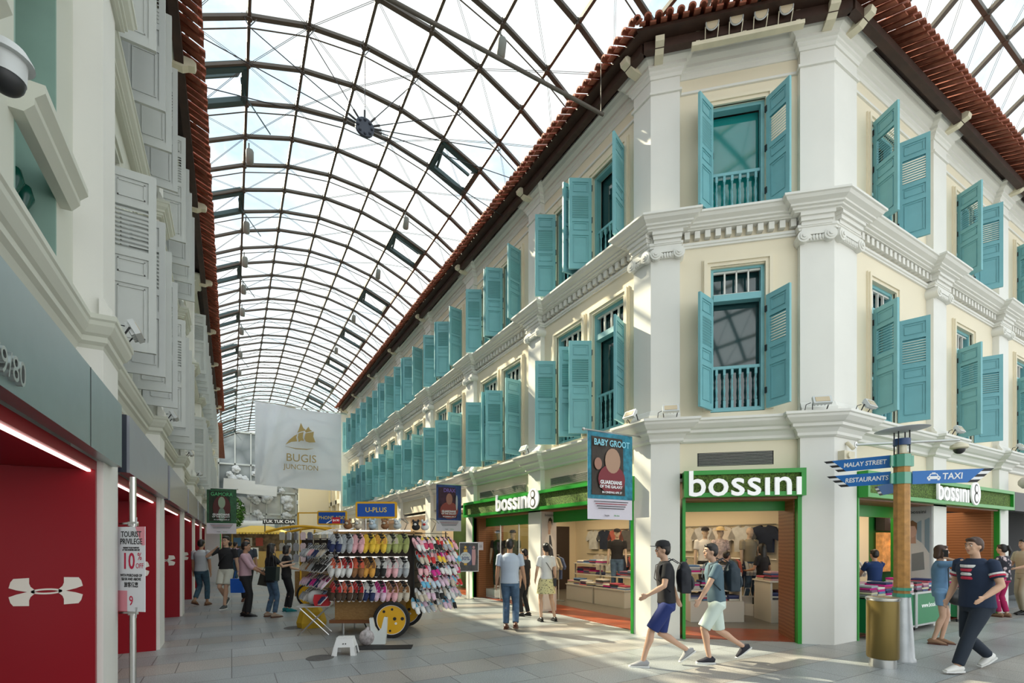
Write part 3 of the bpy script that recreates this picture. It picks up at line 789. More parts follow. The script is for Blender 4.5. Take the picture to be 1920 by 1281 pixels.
# ------------------------------------------------------------------ green shop fascias
def letters(parent, u, y, z, h, width_scale=1.0, name='lettering', body='bossını'):
    return text(name, body, h, WHITEP, parent, (u, y, z), extrude=0.02, xs=width_scale, bold=0.005*h/0.5, spacing=1.03)
def fascia(F, u0, u1, label, lu, lh, ws=1.0, disc=None, z0=2.40, z1=2.84, ty=None):
    r = empty('shop_sign', F.w(0, 0), F.a, label, 'sign', 'green shop fascias')
    mb = MB(); mb.box(u0, u1, -0.16, 0.10, z0, z0+0.07); mb.box(u0, u1, -0.16, 0.10, z1-0.07, z1); mb.box(u0, u0+.07, -0.16, 0.10, z0+.07, z1-.07); mb.box(u1-.07, u1, -0.16, 0.10, z0+.07, z1-.07)
    mb.build('frame', GREEN, r)
    mb = MB(); mb.box(u0+.07, u1-.07, -0.10, 0.09, z0+.07, z1-.07); mb.build('turf_panel', HEDGE, r)
    letters(r, lu, -0.17, (z0+z1)/2 - 0.02 if ty is None else ty, lh, ws)
    if disc is not None:
        d = MB(); d.M = Matrix.Translation((disc, -0.19, (z0+z1)/2+0.05))
        vs = []
        d.tube([(0, 0.0, 0), (0, 0.03, 0)], 0.24, 28); o = d.build('round_emblem', WHITEP, r); 
        e = MB(); e.M = Matrix.Translation((disc, -0.195, (z0+z1)/2+0.05)); DG = mat('dark_grey_emblem', (0.10, 0.10, 0.09), 0.5)
        e.tube([(0, 0, 0.10), (0, .005, 0.10)], 0.10, 18); e.tube([(0, 0, -0.09), (0, .005, -0.09)], 0.115, 18); e.build('emblem_figure', DG, o)
        e = MB(); e.M = Matrix.Translation((disc, -0.20, (z0+z1)/2+0.05))
        e.tube([(0, 0, 0.10), (0, .004, 0.10)], 0.065, 16); e.tube([(0, 0, -0.09), (0, .004, -0.09)], 0.08, 16); e.build('emblem_centre', WHITEP, o)
    return r
fascia(FC, 0.53, 2.38, 'green turf shop sign with white letters across the narrow corner face of the building', 1.455, 0.60, 1.03)
fascia(FR, -13.63, -6.50, 'long green turf shop sign with round white emblem under the turquoise shuttered wall', -10.62, 0.62, 1.0, -9.62, ty=2.66)
fascia(F2, 9.10, 15.95, 'green turf shop sign behind the blue taxi arrow on the cross street side', 12.45, 0.56, 0.95, 13.55, ty=2.64)
# green edges, timber lining, jambs
mb = MB(); mb.box(-6.58, -6.52, -0.02, 0.4, 0, 2.4); mb.box(-9.6, -6.52, 0.35, 0.42, 2.12, 2.42); mb.box(-13.24, -10.1, 0.35, 0.42, 2.12, 2.42); mb.box(-13.27, -13.23, -0.02, 0.1, 0, 2.4); put(mb, trim_name(), GREEN, FR)
mb = MB(); mb.box(0.52, 0.57, -0.02, 0.4, 0, 2.4); mb.box(2.30, 2.36, -0.02, 0.12, 0, 2.4); mb.box(0.57, 2.3, .55, .6, 2.2, 2.4); put(mb, trim_name(), GREEN, FC)
mb = MB(); mb.box(2.28, 2.34, 0.12, 0.9, 0, 2.4); mb.box(0.55, 2.3, 0.0, 0.5, 2.36, 2.4); put(mb, trim_name(), WOODJ, FC)
mb = MB(); mb.box(-13.23, -13.1, 0.1, 0.95, 0, 2.4); mb.box(-13.2, -6.6, 0.0, 0.4, 2.37, 2.41); put(mb, trim_name(), WOODJ, FR)
mb = MB(); mb.box(9.08, 9.12, -0.02, 0.4, 0, 2.4); mb.box(15.5, 15.56, -0.02, .1, 0, 2.4); mb.box(9.1, 12.0, 0.6, 0.66, 2.15, 2.4); mb.box(12.7, 12.76, 0.9, 1.0, 0, 2.4); put(mb, trim_name(), GREEN, F2)
mb = MB(); mb.box(9.1, 15.5, 0.0, 0.6, 2.37, 2.41); mb.box(15.35, 15.52, 0.08, 1.6, 0, 2.37); put(mb, trim_name(), WOODJ, F2)
# posters on the pier sides: plain figure in pale coat
SKIN = mat('poster_skin_tone', (0.55, 0.33, 0.22), 0.6)
def poster_panel(name, loc, rz, w, h, label, bgc, figs, cat='poster', frame=None):
    r = empty(name, loc, rz, label, cat)
    mb = MB(); mb.box(0, w, -0.012, 0.0, 0, h); mb.build('backing_panel', mat('poster_ground_%s' % name + str(len(MATS)), bgc, 0.5, noise=0.12, nscale=2), r)
    if frame:
        mb = MB()
        for q in ((0, w, 0, .015), (0, w, h-.015, h), (0, .015, 0, h), (w-.015, w, 0, h)): mb.box(q[0], q[1], -.02, 0.002, q[2], q[3])
        mb.build('frame', frame, r)
    for i, (nm, poly, col) in enumerate(figs):
        mb = MB(); mb.prism([(a*w, b*h) for a, b in poly], -0.0135-0.0012*i, -0.0122-0.0012*i); mb.build(nm, mat('print_%02d_%02d_%02d' % tuple(int(c*99) for c in col), col, 0.5), r)
    return r
def ellip(cx, cy, rx, ry, n=16): return [(cx+rx*math.cos(2*PI*k/n), cy+ry*math.sin(2*PI*k/n)) for k in range(n)]
coat = [(.18,.02),(.12,.35),(.2,.55),(.16,.70),(.42,.78),(.60,.79),(.88,.70),(.9,.5),(.86,.02)]
p = poster_panel('fashion_poster', (6.30, 9.57, 0.02), 0, 0.42, 2.36, 'tall fashion poster of a person in a pale coat on the shopfront pier', (0.62, 0.55, 0.52), [
    ('printed_coat', coat, (0.70, 0.63, 0.58)), ('printed_dress', [(.48,.30),(.5,.76),(.60,.76),(.80,.55),(.84,.30)], (0.04, 0.04, 0.05)),
    ('printed_dress_stripe', [(.54,.66),(.74,.62),(.74,.635),(.54,.675)], (0.8,0.8,0.8)), ('printed_neck', [(.42,.77),(.44,.84),(.58,.84),(.58,.77)], (0.5,0.3,0.2)), ('printed_face', ellip(.52,.865,.13,.055), (0.55,0.35,0.26)),
    ('printed_hair', [(.42,.88),(.45,.925),(.58,.94),(.70,.915),(.70,.86),(.62,.90),(.50,.905)], (0.05,0.03,0.02)), ('printed_arm', [(.22,.50),(.20,.36),(.48,.30),(.50,.34),(.32,.38),(.33,.50)], (0.55,0.35,0.26))])
text('lettering', 'bossini', 0.09, BLACK, p, (0.2, -0.028, 2.27), extrude=0.001)
p = poster_panel('fashion_poster', (12.02, 4.66, 0.02), -PI/2, 0.44, 2.36, 'fashion poster of a young man in a pale zip jacket behind the timber signpost', (0.50, 0.52, 0.53), [
    ('printed_window', [(.45,.60),(.45,.86),(.62,.88),(.62,.62)], (0.25,0.33,0.38)), ('printed_window', [(.74,.60),(.74,.88),(.92,.90),(.92,.60)], (0.22,0.30,0.35)),
    ('printed_coat', [(.02,.02),(.02,.62),(.20,.68),(.42,.72),(.66,.68),(.90,.60),(.95,.30),(.92,.02)], (0.62,0.61,0.58)), ('printed_pocket', [(.25,.44),(.25,.59),(.70,.61),(.74,.46)], (0.22,0.24,0.24)),
    ('printed_neck', [(.22,.68),(.24,.76),(.40,.76),(.42,.68)], (0.50,0.30,0.22)), ('printed_face', ellip(.28,.79,.17,.06), (0.60,0.38,0.30)),
    ('printed_hair', [(.10,.80),(.12,.86),(.28,.88),(.46,.855),(.46,.79),(.38,.83),(.20,.83)], (0.20,0.10,0.05))])
text('lettering', 'bossini', 0.10, BLACK, p, (0.22, -0.03, 2.24), extrude=0.001)
text('slogan', 'MOVE\nON IT\nBEYOND', 0.11, WHITEP, p, (0.24, -0.03, 0.62), extrude=0.001)
# inner sign of the neighbour seen through the arcade
r = empty('shop_sign', (14.35, 6.0, 0), 0, 'dark illuminated shop sign with white capitals seen past the pale pier', 'sign')
mb = MB(); mb.box(0, 2.6, 0, 0.2, 1.95, 2.5); mb.build('board', BLACK, r); text('lettering', 'GIORDANO', 0.24, emis('lit_letter', (1, 1, 1), 2.0), r, (0.98, -0.012, 2.22), extrude=0.006)
mb = MB(); mb.box(0, 2.6, 0.05, 0.2, 0.9, 1.9); mb.build('shelf_backdrop', mat('lit_bakery_shelf', (0.45, 0.20, 0.06), 0.6, emit=0.6, noise=.7, nscale=8), r)
text('slogan', 'EAT  YOU', 0.13, emis('amber_letter', (1.0, 0.55, 0.15), 2.5), r, (0.60, -0.0, 1.62), extrude=0.004)
r = empty('wall_emblem', (16.2, 6.2, 0), 0, 'round white emblem with letters glowing on the dark green inner wall', 'sign')
mb = MB(); mb.tube([(0, 0, 1.95), (0, 0.03, 1.95)], 0.22, 24); mb.build('disc', emis('lit_disc', (1, .95, .8), 1.6), r); text('lettering', 'bossini', 0.26, emis('lit_letter2', (1, 1, .9), 1.8), r, (0, 0, 1.5), extrude=0.004)
# display window of the far half of the shop
r = empty('window_90', (6.62, 0, 0), 0, kind='structure'); mb = MB(); mb.box(0, 0.01, 10.15, 13.2, 0.05, 2.12); mb.build('pane', CLEARG, r)
mb = MB()
for y in (10.14, 11.15, 12.18, 13.19): mb.box(-0.01, 0.02, y-0.01, y+0.01, 0.0, 2.14)
mb.build('glazing_bar', CHROME, r)
# neighbour on the cross street
mb = MB(); mb.box(16.2, 24, -0.1, 0.1, 2.4, 2.85); o = put(mb, 'shop_sign', mat('charcoal_fascia', (0.03, 0.032, 0.035), 0.5), F2, kind=None); tag(o, 'plain charcoal fascia of the neighbouring shop at the far end of the cross street', 'sign')
mb = MB(); mb.box(16.2, 24, 1.2, 1.25, 0, 2.7); put(mb, 'wall_neighbour', DARK, F2)

# ------------------------------------------------------------------ red shopfronts on the near side
BRUSH = mat('brushed_grey_green_metal', (0.27, 0.35, 0.35), 0.30, metal=0.75, noise=0.05)
BRUSH2 = mat('brushed_lilac_grey_metal', (0.33, 0.34, 0.38), 0.28, metal=0.75, noise=0.05)
LOGOW = mat('cream_white_emblem', (0.80, 0.77, 0.70), 0.5)
def ua_logo(parent, u, y, z, s, rot=0):
    # two crossed arcs: an upright bracket pair joined by a flat ellipse
    mb = MB()
    def arc(sg):
        top = []; 
        for k in range(13):
            t = k/12; x = -1.0+2.0*t
            zz = 0.17 + (0.52-0.17)*abs(2*t-1)**3.2*1.0
            top.append((x, zz))
        return top
    up = [(-1.0, .20), (-.97, .34), (-.90, .46), (-.46, .52), (-.44, .30), (-.38, .18), (-.22, .105), (0, .085), (.22, .105), (.38, .18), (.44, .30), (.46, .52), (.90, .46), (.97, .34), (1.0, .20),
          (.86, .085), (.62, -.01), (.34, -.085), (0, -.11), (-.34, -.085), (-.62, -.01), (-.86, .085)]
    # upper bracket and its mirror make the interlocking sign
    lo = [(a, -b) for a, b in up]
    def ring(pts, yo):
        mb.prism([(a*s, b*s) for a, b in pts], yo, yo+0.003)
    L1 = [(-1.0,.17),(-.955,.38),(-.90,.48),(-.47,.49),(-.47,.27),(-.42,.17),(-.33,.10),(-.12,.13),(0,.14),(.12,.13),(.33,.10),(.42,.17),(.47,.27),(.47,.49),(.90,.48),(.955,.38),(1.0,.17),(.80,.07),(.55,0),(.40,-.045),(.25,-.075),(0,-.10),(-.25,-.075),(-.40,-.045),(-.55,0),(-.80,.07)]
    def strip(sgn):
        outer = [(-1.0,.17),(-.955,.38),(-.90,.48),(-.47,.49),(-.47,.27),(-.42,.17),(-.33,.10)]
        seq_top = outer[:] ; 
        return seq_top
    for sg in (1, -1):
        for mx_ in (1, -1):
            poly = [(-1.0,.16),(-.955,.36),(-.88,.48),(-.47,.50),(-.47,.30),(-.43,.18),(-.34,.085),(-.30,0.0),(-.52,.0),(-.80,.075)]
            ring([(mx_*a, sg*b) for a, b in poly], 0)
        for k in range(12):
            a0 = -0.42+0.84*k/12; a1 = -0.42+0.84*(k+1)/12
            f = lambda x: sg*(0.105*math.sqrt(max(0, 1-(x/0.44)**2)))
            g_ = lambda x: sg*(0.045*math.sqrt(max(0, 1-(x/0.30)**2)))
            ring([(a0, f(a0)), (a1, f(a1)), (a1, g_(a1)), (a0, g_(a0))], 0)
    o = mb.build('emblem', LOGOW, parent); o.location = (u, y, z); o.rotation_euler = (0, 0, rot); return o
SIGNB = [(1.2, 5.70, BRUSH), (6.10, 9.46, BRUSH2), (9.75, 13.45, BRUSH2), (13.8, 17.3, BRUSH2), (17.7, 21.0, BRUSH2), (21.4, 24.8, BRUSH2)]
wh = ['nearest', 'second', 'third', 'fourth', 'fifth', 'sixth']
for i, (a, b, m) in enumerate(SIGNB):
    r = empty('shop_fascia', FL.w(0, 0), FL.a, '%s brushed metal fascia over the red portals%s' % (wh[i], ', with street numbers' if i == 0 else ''), 'sign', 'brushed metal fascias')
    mb = MB(); mb.box(a, b, -0.09, -0.002, 2.34, 2.91); mb.build('casing', m, r)
    mb = MB(); mb.box(a-0.03, a, -0.07, -0.002, 2.34, 2.91); mb.build('end_cap', mat('dark_navy_end_cap', (0.01, 0.015, 0.03), 0.4), r)
    if i == 0:
        mb = MB(); mb.box(4.55, 4.556, -0.0925, -.088, 2.34, 2.91); mb.build('panel_joint', BLACK, r)
        text('street_numbers', '178/79/80', 0.17, CHROME, r, (2.86, -0.10, 2.44), extrude=0.012)
for i, c in enumerate(PL[1:7]):
    r = empty('shop_portal', FL.w(0, 0), FL.a, '%s red lacquered shop portal along the left side, with white emblem' % wh[i], 'shop front', 'red shop portals')
    nxt = PL[i+2]
    q = MB(); q.box(nxt-0.37, nxt-0.315, 0.03, 0.62, 0, 2.34); j = q.build('jamb', RED, r)
    ua_logo(j, nxt-0.374, 0.335, 1.25, 0.225, -PI/2)
    q = MB(); q.box(c+0.315, c+0.37, 0.03, 0.62, 0, 2.34); q.build('jamb', RED, r)
    q = MB(); q.box(c+0.37, nxt-0.37, 0.03, 0.62, 2.26, 2.34); q.build('soffit', RED, r)
    q = MB(); q.box(c+0.4, nxt-0.37, 0.06, 0.085, 2.245, 2.262); q.build('light_strip', emis('pink_light_strip', (1.0, 0.72, 0.66), 3.0), r)
    q = MB(); q.box(c+1.6, c+2.0, 0.30, 0.36, 2.245, 2.262); q.build('red_lamp', emis('red_lamp_lens', (1.0, 0.03, 0.02), 4.0), r)
# dark shop room behind the portals
mb = MB(); mb.box(-2, 26, 4.2, 4.3, 0, 2.6); put(mb, 'wall_shop_back', DARK, FL)
mb = MB(); mb.box(-2, 26, 0.62, 4.2, 2.4, 2.5); put(mb, 'ceiling', DARK, FL)
mb = MB(); mb.box(25, 26, 0.0, 4.2, 0, 2.5); put(mb, 'wall_shop_end', DARK, FL)
mb = MB(); mb.box(-2, 26, 0.62, 4.2, 0, 0.01); put(mb, 'floor', mat('dark_shop_floor', (0.06, 0.055, 0.045), 0.35), FL)
for u_ in (4.6, 8.4): 
    l = area(FL.w(u_, 2.0, 2.35), 14, 1.2, 1.2, (1, .85, .65))
RAIL = mat('rail_black', (0.02, 0.02, 0.02), 0.4)
def hanging_garment(name, col, w=0.42, h=0.7, m=None):
    mb = MB(); m = m or mat('cloth_%02d_%02d_%02d' % tuple(int(c*99) for c in col), col, 0.85)
    pts = [(-w/2, 0), (-w/2-.02, .45*h), (-w/2-.10, .62*h), (-w/2-.04, .78*h), (-w*.22, h), (w*.22, h), (w/2+.04, .78*h), (w/2+.10, .62*h), (w/2+.02, .45*h), (w/2, 0)]
    mb.prism(pts, -.03, .03); return mb.mesh(name, m)
cl = [(0.02,0.05,0.25),(0.6,0.6,0.58),(0.5,0.05,0.15),(0.03,0.03,0.03),(0.1,0.15,0.3),(0.35,0.35,0.36),(0.7,0.1,0.2),(0.02,0.1,0.3)]
GM = [hanging_garment('garment', c) for c in cl]
n = 0
for u_ in (3.9, 4.3, 7.6, 8.1, 11.8):
    r = empty('clothes_rail', FL.w(u_, 1.7), FL.a + 0.5, 'black rail of sportswear inside the red shop on the left', 'clothes rail', 'sportswear rails in the red shops')
    mb = MB(); mb.tube([(-.5, 0, 0.01), (-.5, 0, 1.45), (.5, 0, 1.45), (.5, 0, 0.01)], .012, 6); mb.tube([(-.5, -.2, .012), (-.5, .2, .012)], .012, 6); mb.tube([(.5, -.2, .012), (.5, .2, .012)], .012, 6); mb.build('rail_frame', CHROME, r)
    for k in range(7):
        g = ob('sports_top', GM[(n*3+k) % len(GM)], None, FL.w(u_, 1.7, 0.74) + Vector((0.0, 0, 0)), FL.a + 0.5 + PI/2)
        dx = -.4+.13*k; p_ = Matrix.Rotation(FL.a+0.5, 4, 'Z') @ Vector((dx, 0, 0)); g.location = FL.w(u_, 1.7, 0.74) + p_
        tag(g, 'sports top, %s along the %s rail of sportswear in the red shop' % (['first','second','third','fourth','fifth','sixth','seventh'][k], ['first','second','third','fourth','fifth'][n//7]), 'garment', 'hanging sportswear in the red shops'); n += 1
# ------------------------------------------------------------------ street furniture
CR = math.cos(TH); SR = math.sin(TH)
def at(px, depth, z=0.0):
    xc = (px-960)/914*depth
    return Vector((CR*xc + SR*depth, -SR*xc + CR*depth, z))
TIMBER = mat('honey_timber_post', (0.44, 0.22, 0.06), 0.5, noise=0.25, nscale=14)
GGL = mat('green_glass_collar', (0.07, 0.32, 0.22), 0.12, spec=0.9)
GALV = mat('galvanised_cone', (0.45, 0.47, 0.48), 0.42, metal=0.5, noise=0.15)
SBLUE = mat('street_sign_blue', (0.02, 0.16, 0.50), 0.4)
SWH = mat('sign_white', (0.85, 0.86, 0.88), 0.45)
def tubeobj(name, pts, r, m, parent, n=10):
    mb = MB(); mb.tube(pts, r, n); return mb.build(name, m, parent, True)
sp_ = at(1691, 6.80)
r = empty('street_signpost', sp_, -TH, 'octagonal timber signpost with blue direction arrows and a round lamp disc on top', 'signpost')
mb = MB(); mb.lathe([(.16, 0), (.16, .03), (.145, .05), (.10, .88), (.095, .90)], 20); mb.build('cone_base', GALV, r, True)
mb = MB(); mb.lathe([(.098, .90), (.098, 2.88)], 8, phase=PI/8); mb.build('post', TIMBER, r)
for z0, z1, nm in ((.89, .94, 'collar'), (.98, 1.02, 'collar'), (2.46, 2.62, 'collar'), (2.70, 2.87, 'collar')):
    mb = MB(); mb.lathe([(.098, z0), (.112, z0), (.112, z1), (.098, z1)], 8, phase=PI/8)
    if z0 > 2: mb.box(-.16, -.10, -.012, .012, z0+.01, z1-.01); mb.box(.10, .16, -.012, .012, z0+.01, z1-.01)
    mb.build(nm, GGL, r)
mb = MB(); mb.lathe([(.06, 2.87), (.06, 3.02)], 16); mb.build('lamp_glass', mat('lamp_glass_cream', (0.7, 0.66, 0.5), 0.2), r, True)
mb = MB(); mb.lathe([(.10, 3.0), (.10, 3.09)], 16); mb.build('lamp_band', mat('navy_band', (0.02, 0.06, 0.18), 0.4), r, True)
for a in range(4): tubeobj('lamp_rod', [(.092*math.cos(a*PI/2+.5), .092*math.sin(a*PI/2+.5), 2.86), (.092*math.cos(a*PI/2+.5), .092*math.sin(a*PI/2+.5), 3.20)], .009, BLACK, r, 6)
mb = MB(); mb.M = Matrix.Translation((0, 0, 3.19)) @ Matrix.Rotation(R(-3), 4, 'Y'); mb.lathe([(.05, 0), (.29, .02), (.315, .03), (.29, .04), (.05, .05)], 36); mb.build('lamp_disc', mat('grey_lamp_disc', (0.42, 0.45, 0.50), 0.4), r, True)
def arrow(dx, dy, z0, L, body, flip, h=0.175, size=0.10, icon=False):
    a = math.atan2(dy, dx)
    q = empty('direction_arrow', (0, 0, 0), 0, parent=r)
    q.rotation_euler = (0, 0, a if not flip else a + PI)
    s = 1 if not flip else -1
    x0, x1 = 0.12*s, (0.12+L)*s
    tip = 0.14*s
    mb = MB(); mb.prism([(x0, z0), (x1-tip*1.5, z0), (x1-tip*.2, z0+h), (x0, z0+h)], -.008, .008); mb.build('plate', SBLUE, q)
    for k in range(5):
        f0, f1 = k/5, (k+1)/5
        xa = x1-tip*1.5 + (tip*1.3)*f0; xb = x1-tip*1.5+(tip*1.3)*f1
        mb = MB(); mb.prism([(xa, z0+h*f0), (xa+tip*.75, z0+h*f0), (xb+tip*.75, z0+h*f1), (xb, z0+h*f1)], -.008, .008); mb.build('stripe', BLACK if k % 2 == 0 else SWH, q)
    t_ = text('lettering', body, size, SWH, q, ((x0+x1-tip*1.2)/2 + (0.12 if icon else -0.02), -0.010, z0+h*.5), extrude=.001, bold=.002, xs=.84, shear=.1)
    if icon:
        cx = 0.36; cz = z0+h*.5
        mb = MB(); mb.prism([(cx-.075, cz-.03), (cx+.075, cz-.03), (cx+.075, cz+.0), (cx+.055, cz+.012), (cx+.038, cz+.045), (cx-.038, cz+.045), (cx-.055, cz+.012), (cx-.075, cz)], -.0105, -.009)
        mb.box(cx-.02, cx+.02, -.0105, -.009, cz+.047, cz+.06); mb.box(cx-.065, cx-.04, -.0105, -.009, cz-.048, cz-.03); mb.box(cx+.04, cx+.065, -.0105, -.009, cz-.048, cz-.03); mb.build('taxi_pictogram', SWH, q)
        mb = MB(); mb.prism([(cx-.042, cz+.012), (cx+.042, cz+.012), (cx+.03, cz+.036), (cx-.03, cz+.036)], -.0115, -.0108); mb.box(cx-.06, cx-.045, -.0115, -.0108, cz-.015, cz-.003); mb.box(cx+.045, cx+.06, -.0115, -.0108, cz-.015, cz-.003); mb.build('pictogram_glass', SBLUE, q)
    return q
arrow(-.713, .70, 2.705, .74, 'MALAY STREET', True, size=.090)
arrow(-.713, .70, 2.475, .70, 'RESTAURANTS', True, size=.092)
arrow(.947, -.32, 2.455, .82, 'TAXI', False, h=.18, size=.12, icon=True)
arrow(.25, .95, 2.36, .62, 'EXIT', False, h=.15, size=.09)
# litter bin
BINM = mat('olive_bronze_bin', (0.21, 0.15, 0.045), 0.35, metal=0.55)
r = empty('litter_bin', at(1655, 6.47), -TH, 'olive bronze cylindrical litter bin with steel foot beside the timber signpost', 'litter bin')
mb = MB(); mb.lathe([(.15, 0), (.15, .11), (.16, .12)], 32); mb.build('foot', CHROME, r, True)
mb = MB(); mb.lathe([(.172, .12), (.18, .14), (.18, .88)], 40); mb.build('body', BINM, r, True)
mb = MB(); mb.lathe([(.18, .88), (.188, .89), (.188, .915), (.17, .925), (.10, .925)], 40); mb.build('rim', CHROME, r, True)
# green market trolleys in front of the cross street opening
TG = mat('green_trolley_panel', (0.012, 0.20, 0.07), 0.4)
ALU = mat('aluminium_frame', (0.55, 0.56, 0.55), 0.35, metal=0.8)
cloths = [(.03,.04,.12),(.65,.66,.68),(.60,.02,.25),(.35,.36,.42),(.08,.10,.22),(.7,.68,.62),(.45,.08,.12),(.12,.22,.40),(.25,.12,.2),(.55,.52,.35),(.5,.3,.32),(.06,.06,.07)]
def folded_mesh(col, w=.24, d=.30, h=.035):
    mb = MB(); v = [(0.5, .0), (.52, .35), (.5, .8), (.42, 1.0)]
    mb.prism([(-w/2, .0), (w/2-.01, 0), (w/2+.005, h*.25), (w/2, h*.55), (w/2+.005, h*.8), (w/2-.015, h), (-w/2+.01, h*.95), (-w/2-.004, h*.5)], -d/2, d/2)
    return mb.mesh('folded_garment', mat('cloth_%02d_%02d_%02d' % tuple(int(c*99) for c in col), col, 0.9))
FOLD = [folded_mesh(c) for c in cloths]
def pile(F, u, y, z, n, lab, grp, ids, rz=0):
    for k in range(n):
        o = ob('folded_garment', FOLD[ids[k % len(ids)]], None, F.w(u+random.uniform(-.012, .012), y+random.uniform(-.012, .012), z+.037*k), F.a + rz + random.uniform(-.08, .08))
        tag(o, lab, 'folded garment', grp)
for i, (u0, u1, lab) in enumerate(((9.35, 11.0, 'green panelled market trolley heaped with folded clothes behind the litter bin'), (11.05, 12.5, 'green panelled market trolley of folded clothes behind the timber signpost, next to the person phoning'), (13.0, 15.2, 'green panelled market trolley partly hidden by the walkers, under the timber lined opening'))):
    r = empty('market_trolley', F2.w(0, -.05), 0, lab, 'market trolley', 'green market trolleys')
    mb = MB(); mb.box(u0, u1, -.02, .55, .10, .68); mb.build('panel_box', TG, r)
    mb = MB()
    for a, b in ((u0, -.03), (u1, -.03), (u0, .56), (u1, .56)): mb.box(a-.02, a+.02, b-.02, b+.02, .06, .72)
    mb.box(u0, u1, -.04, -.02, .68, .72); mb.box(u0, u1, -.04, -.02, .08, .11); mb.box(u0-.02, u1+.02, -.03, .57, .70, .72); mb.build('frame', ALU, r)
    for a in (u0+.06, u1-.06):
        for b in (0.02, .5): mb = MB(); mb.tube([(a, b-.015, .03), (a, b+.015, .03)], .03, 12); mb.build('caster', RUBBER, r)
    text('web_address', 'www.bossini.com', .13, WHITEP, r, ((u0+u1)/2, -.022, .45), extrude=.001)
    n = int((u1-u0)/.27)
    for k in range(n):
        for j in (0, 1):
            ids = random.sample(range(len(FOLD)), 4)
            pile(F2, u0+.15+.27*k, .08+.30*j, .722, (5, 4, 6, 5, 3)[(k+j) % 5], 'folded garment, %s %s stack on the %s green trolley' % (('first','second','third','fourth','fifth','sixth','seventh','eighth')[k], ('front', 'rear')[j], ('bin side', 'signpost side', 'farther')[i]), 'clothes on the green trolleys', ids)
# white plastic step stool
WPL = mat('white_plastic', (0.80, 0.80, 0.79), 0.35)
r = empty('step_stool', at(648, 7.2), -TH + .12, 'small white plastic step stool standing in front of the slipper cart', 'stool')
mb = MB(); mb.box(-.115, .115, -.085, .085, .235, .255); 
for k in range(5): mb.box(-.09+.04*k, -.065+.04*k, -.06, .06, .255, .259)
mb.build('seat', WPL, r)
def frust(mb, x0, x1, y0, y1, z0, X0, X1, Y0_, Y1_, z1):
    mb.add([(x0,y0,z0),(x1,y0,z0),(x1,y1,z0),(x0,y1,z0),(X0,Y0_,z1),(X1,Y0_,z1),(X1,Y1_,z1),(X0,Y1_,z1)], [(0,3,2,1),(4,5,6,7),(0,1,5,4),(1,2,6,5),(2,3,7,6),(3,0,4,7)])
mb = MB()
frust(mb, -.14, .14, -.115, -.107, .12, -.115, .115, -.085, -.078, .24); frust(mb, -.14, .14, .107, .115, .12, -.115, .115, .078, .085, .24)
frust(mb, -.148, -.140, -.11, .11, .12, -.115, -.108, -.085, .085, .24); frust(mb, .140, .148, -.11, .11, .12, .108, .115, -.085, .085, .24)
mb.build('apron', WPL, r)
for sx in (-1, 1):
    for sy in (-1, 1):
        mb = MB(); frust(mb, *(sorted((sx*.175, sx*.095))), *(sorted((sy*.135, sy*.127))), 0, *(sorted((sx*.15, sx*.085))), *(sorted((sy*.115, sy*.107))), .125)
        frust(mb, *(sorted((sx*.175, sx*.167))), *(sorted((sy*.135, sy*.08))), 0, *(sorted((sx*.15, sx*.142))), *(sorted((sy*.115, sy*.07))), .125); mb.build('leg', WPL, r)
mb = MB()
for x in (-.012, .022): mb.tube([(x, -.112, .17), (x, -.098, .17)], .009, 10)
mb.build('peg_hole', BLACK, r)
# black mat and bags beside the cart
o = MB(); o.box(-.45, .45, -.14, .14, 0, .012); m_ = o.build('rubber_mat', RUBBER, None); m_.location = at(718, 7.62); m_.rotation_euler = (0, 0, -TH+.10); tag(m_, 'thin black rubber mat lying on the paving in front of the cart wheel', 'mat')
BAG = mat('pale_plastic_bag', (0.70, 0.74, 0.72), 0.3)
mb = MB()
mb.prism([(-.13, 0), (.10, 0), (.12, .2), (.13, .42), (.08, .43), (.04, .26), (-.02, .2), (-.07, .28), (-.10, .42), (-.15, .42), (-.13, .2)], -.04, .05); r = mb.build('carrier_bag', BAG); r.location = at(711, 7.85, .012); r.rotation_euler = (0, 0, -TH+.1); tag(r, 'white plastic carrier bag with open handles on the black mat', 'bag')
mb = MB(); mb.ball((0, 0, .13), (.13, .1, .13), 16, 10); mb.tube([(0, 0, .22), (.02, 0, .30)], [.05, .02], 8); r = mb.build('knotted_bag', mat('cloudy_bag_plastic', (0.42, 0.38, 0.38), 0.25, noise=.5, nscale=18), None, True); r.location = at(688, 7.8, .0); tag(r, 'cloudy knotted plastic bag slumped beside the white carrier bag', 'bag')
# manhole covers
MHM = mat('worn_iron_cover', (0.10, 0.095, 0.09), 0.55, noise=.3, nscale=30)
for p_, l_ in ((at(600, 6.95), 'round iron manhole cover in front of the white stool'), (at(552, 9.4), 'round iron manhole cover left of the folding table')):
    mb = MB(); mb.lathe([(.19, 0), (.19, .004), (.17, .006), (.17, .004), (0.01, .004)], 28)
    for k in range(5): mb.box(-.13, .13, -.11+.05*k, -.09+.05*k, .004, .006)
    o = mb.build('manhole_cover', MHM); o.location = p_; tag(o, l_, 'manhole cover')
mb = MB(); mb.box(-.3, .3, -.1, .1, 0, .004); o = mb.build('drain_cover', mat('rust_brown_plate', (.25, .14, .08), .6)); o.location = at(930, 5.15); o.rotation_euler = (0, 0, 0); tag(o, 'rust brown drain plate set in the paving at the bottom edge', 'drain cover')

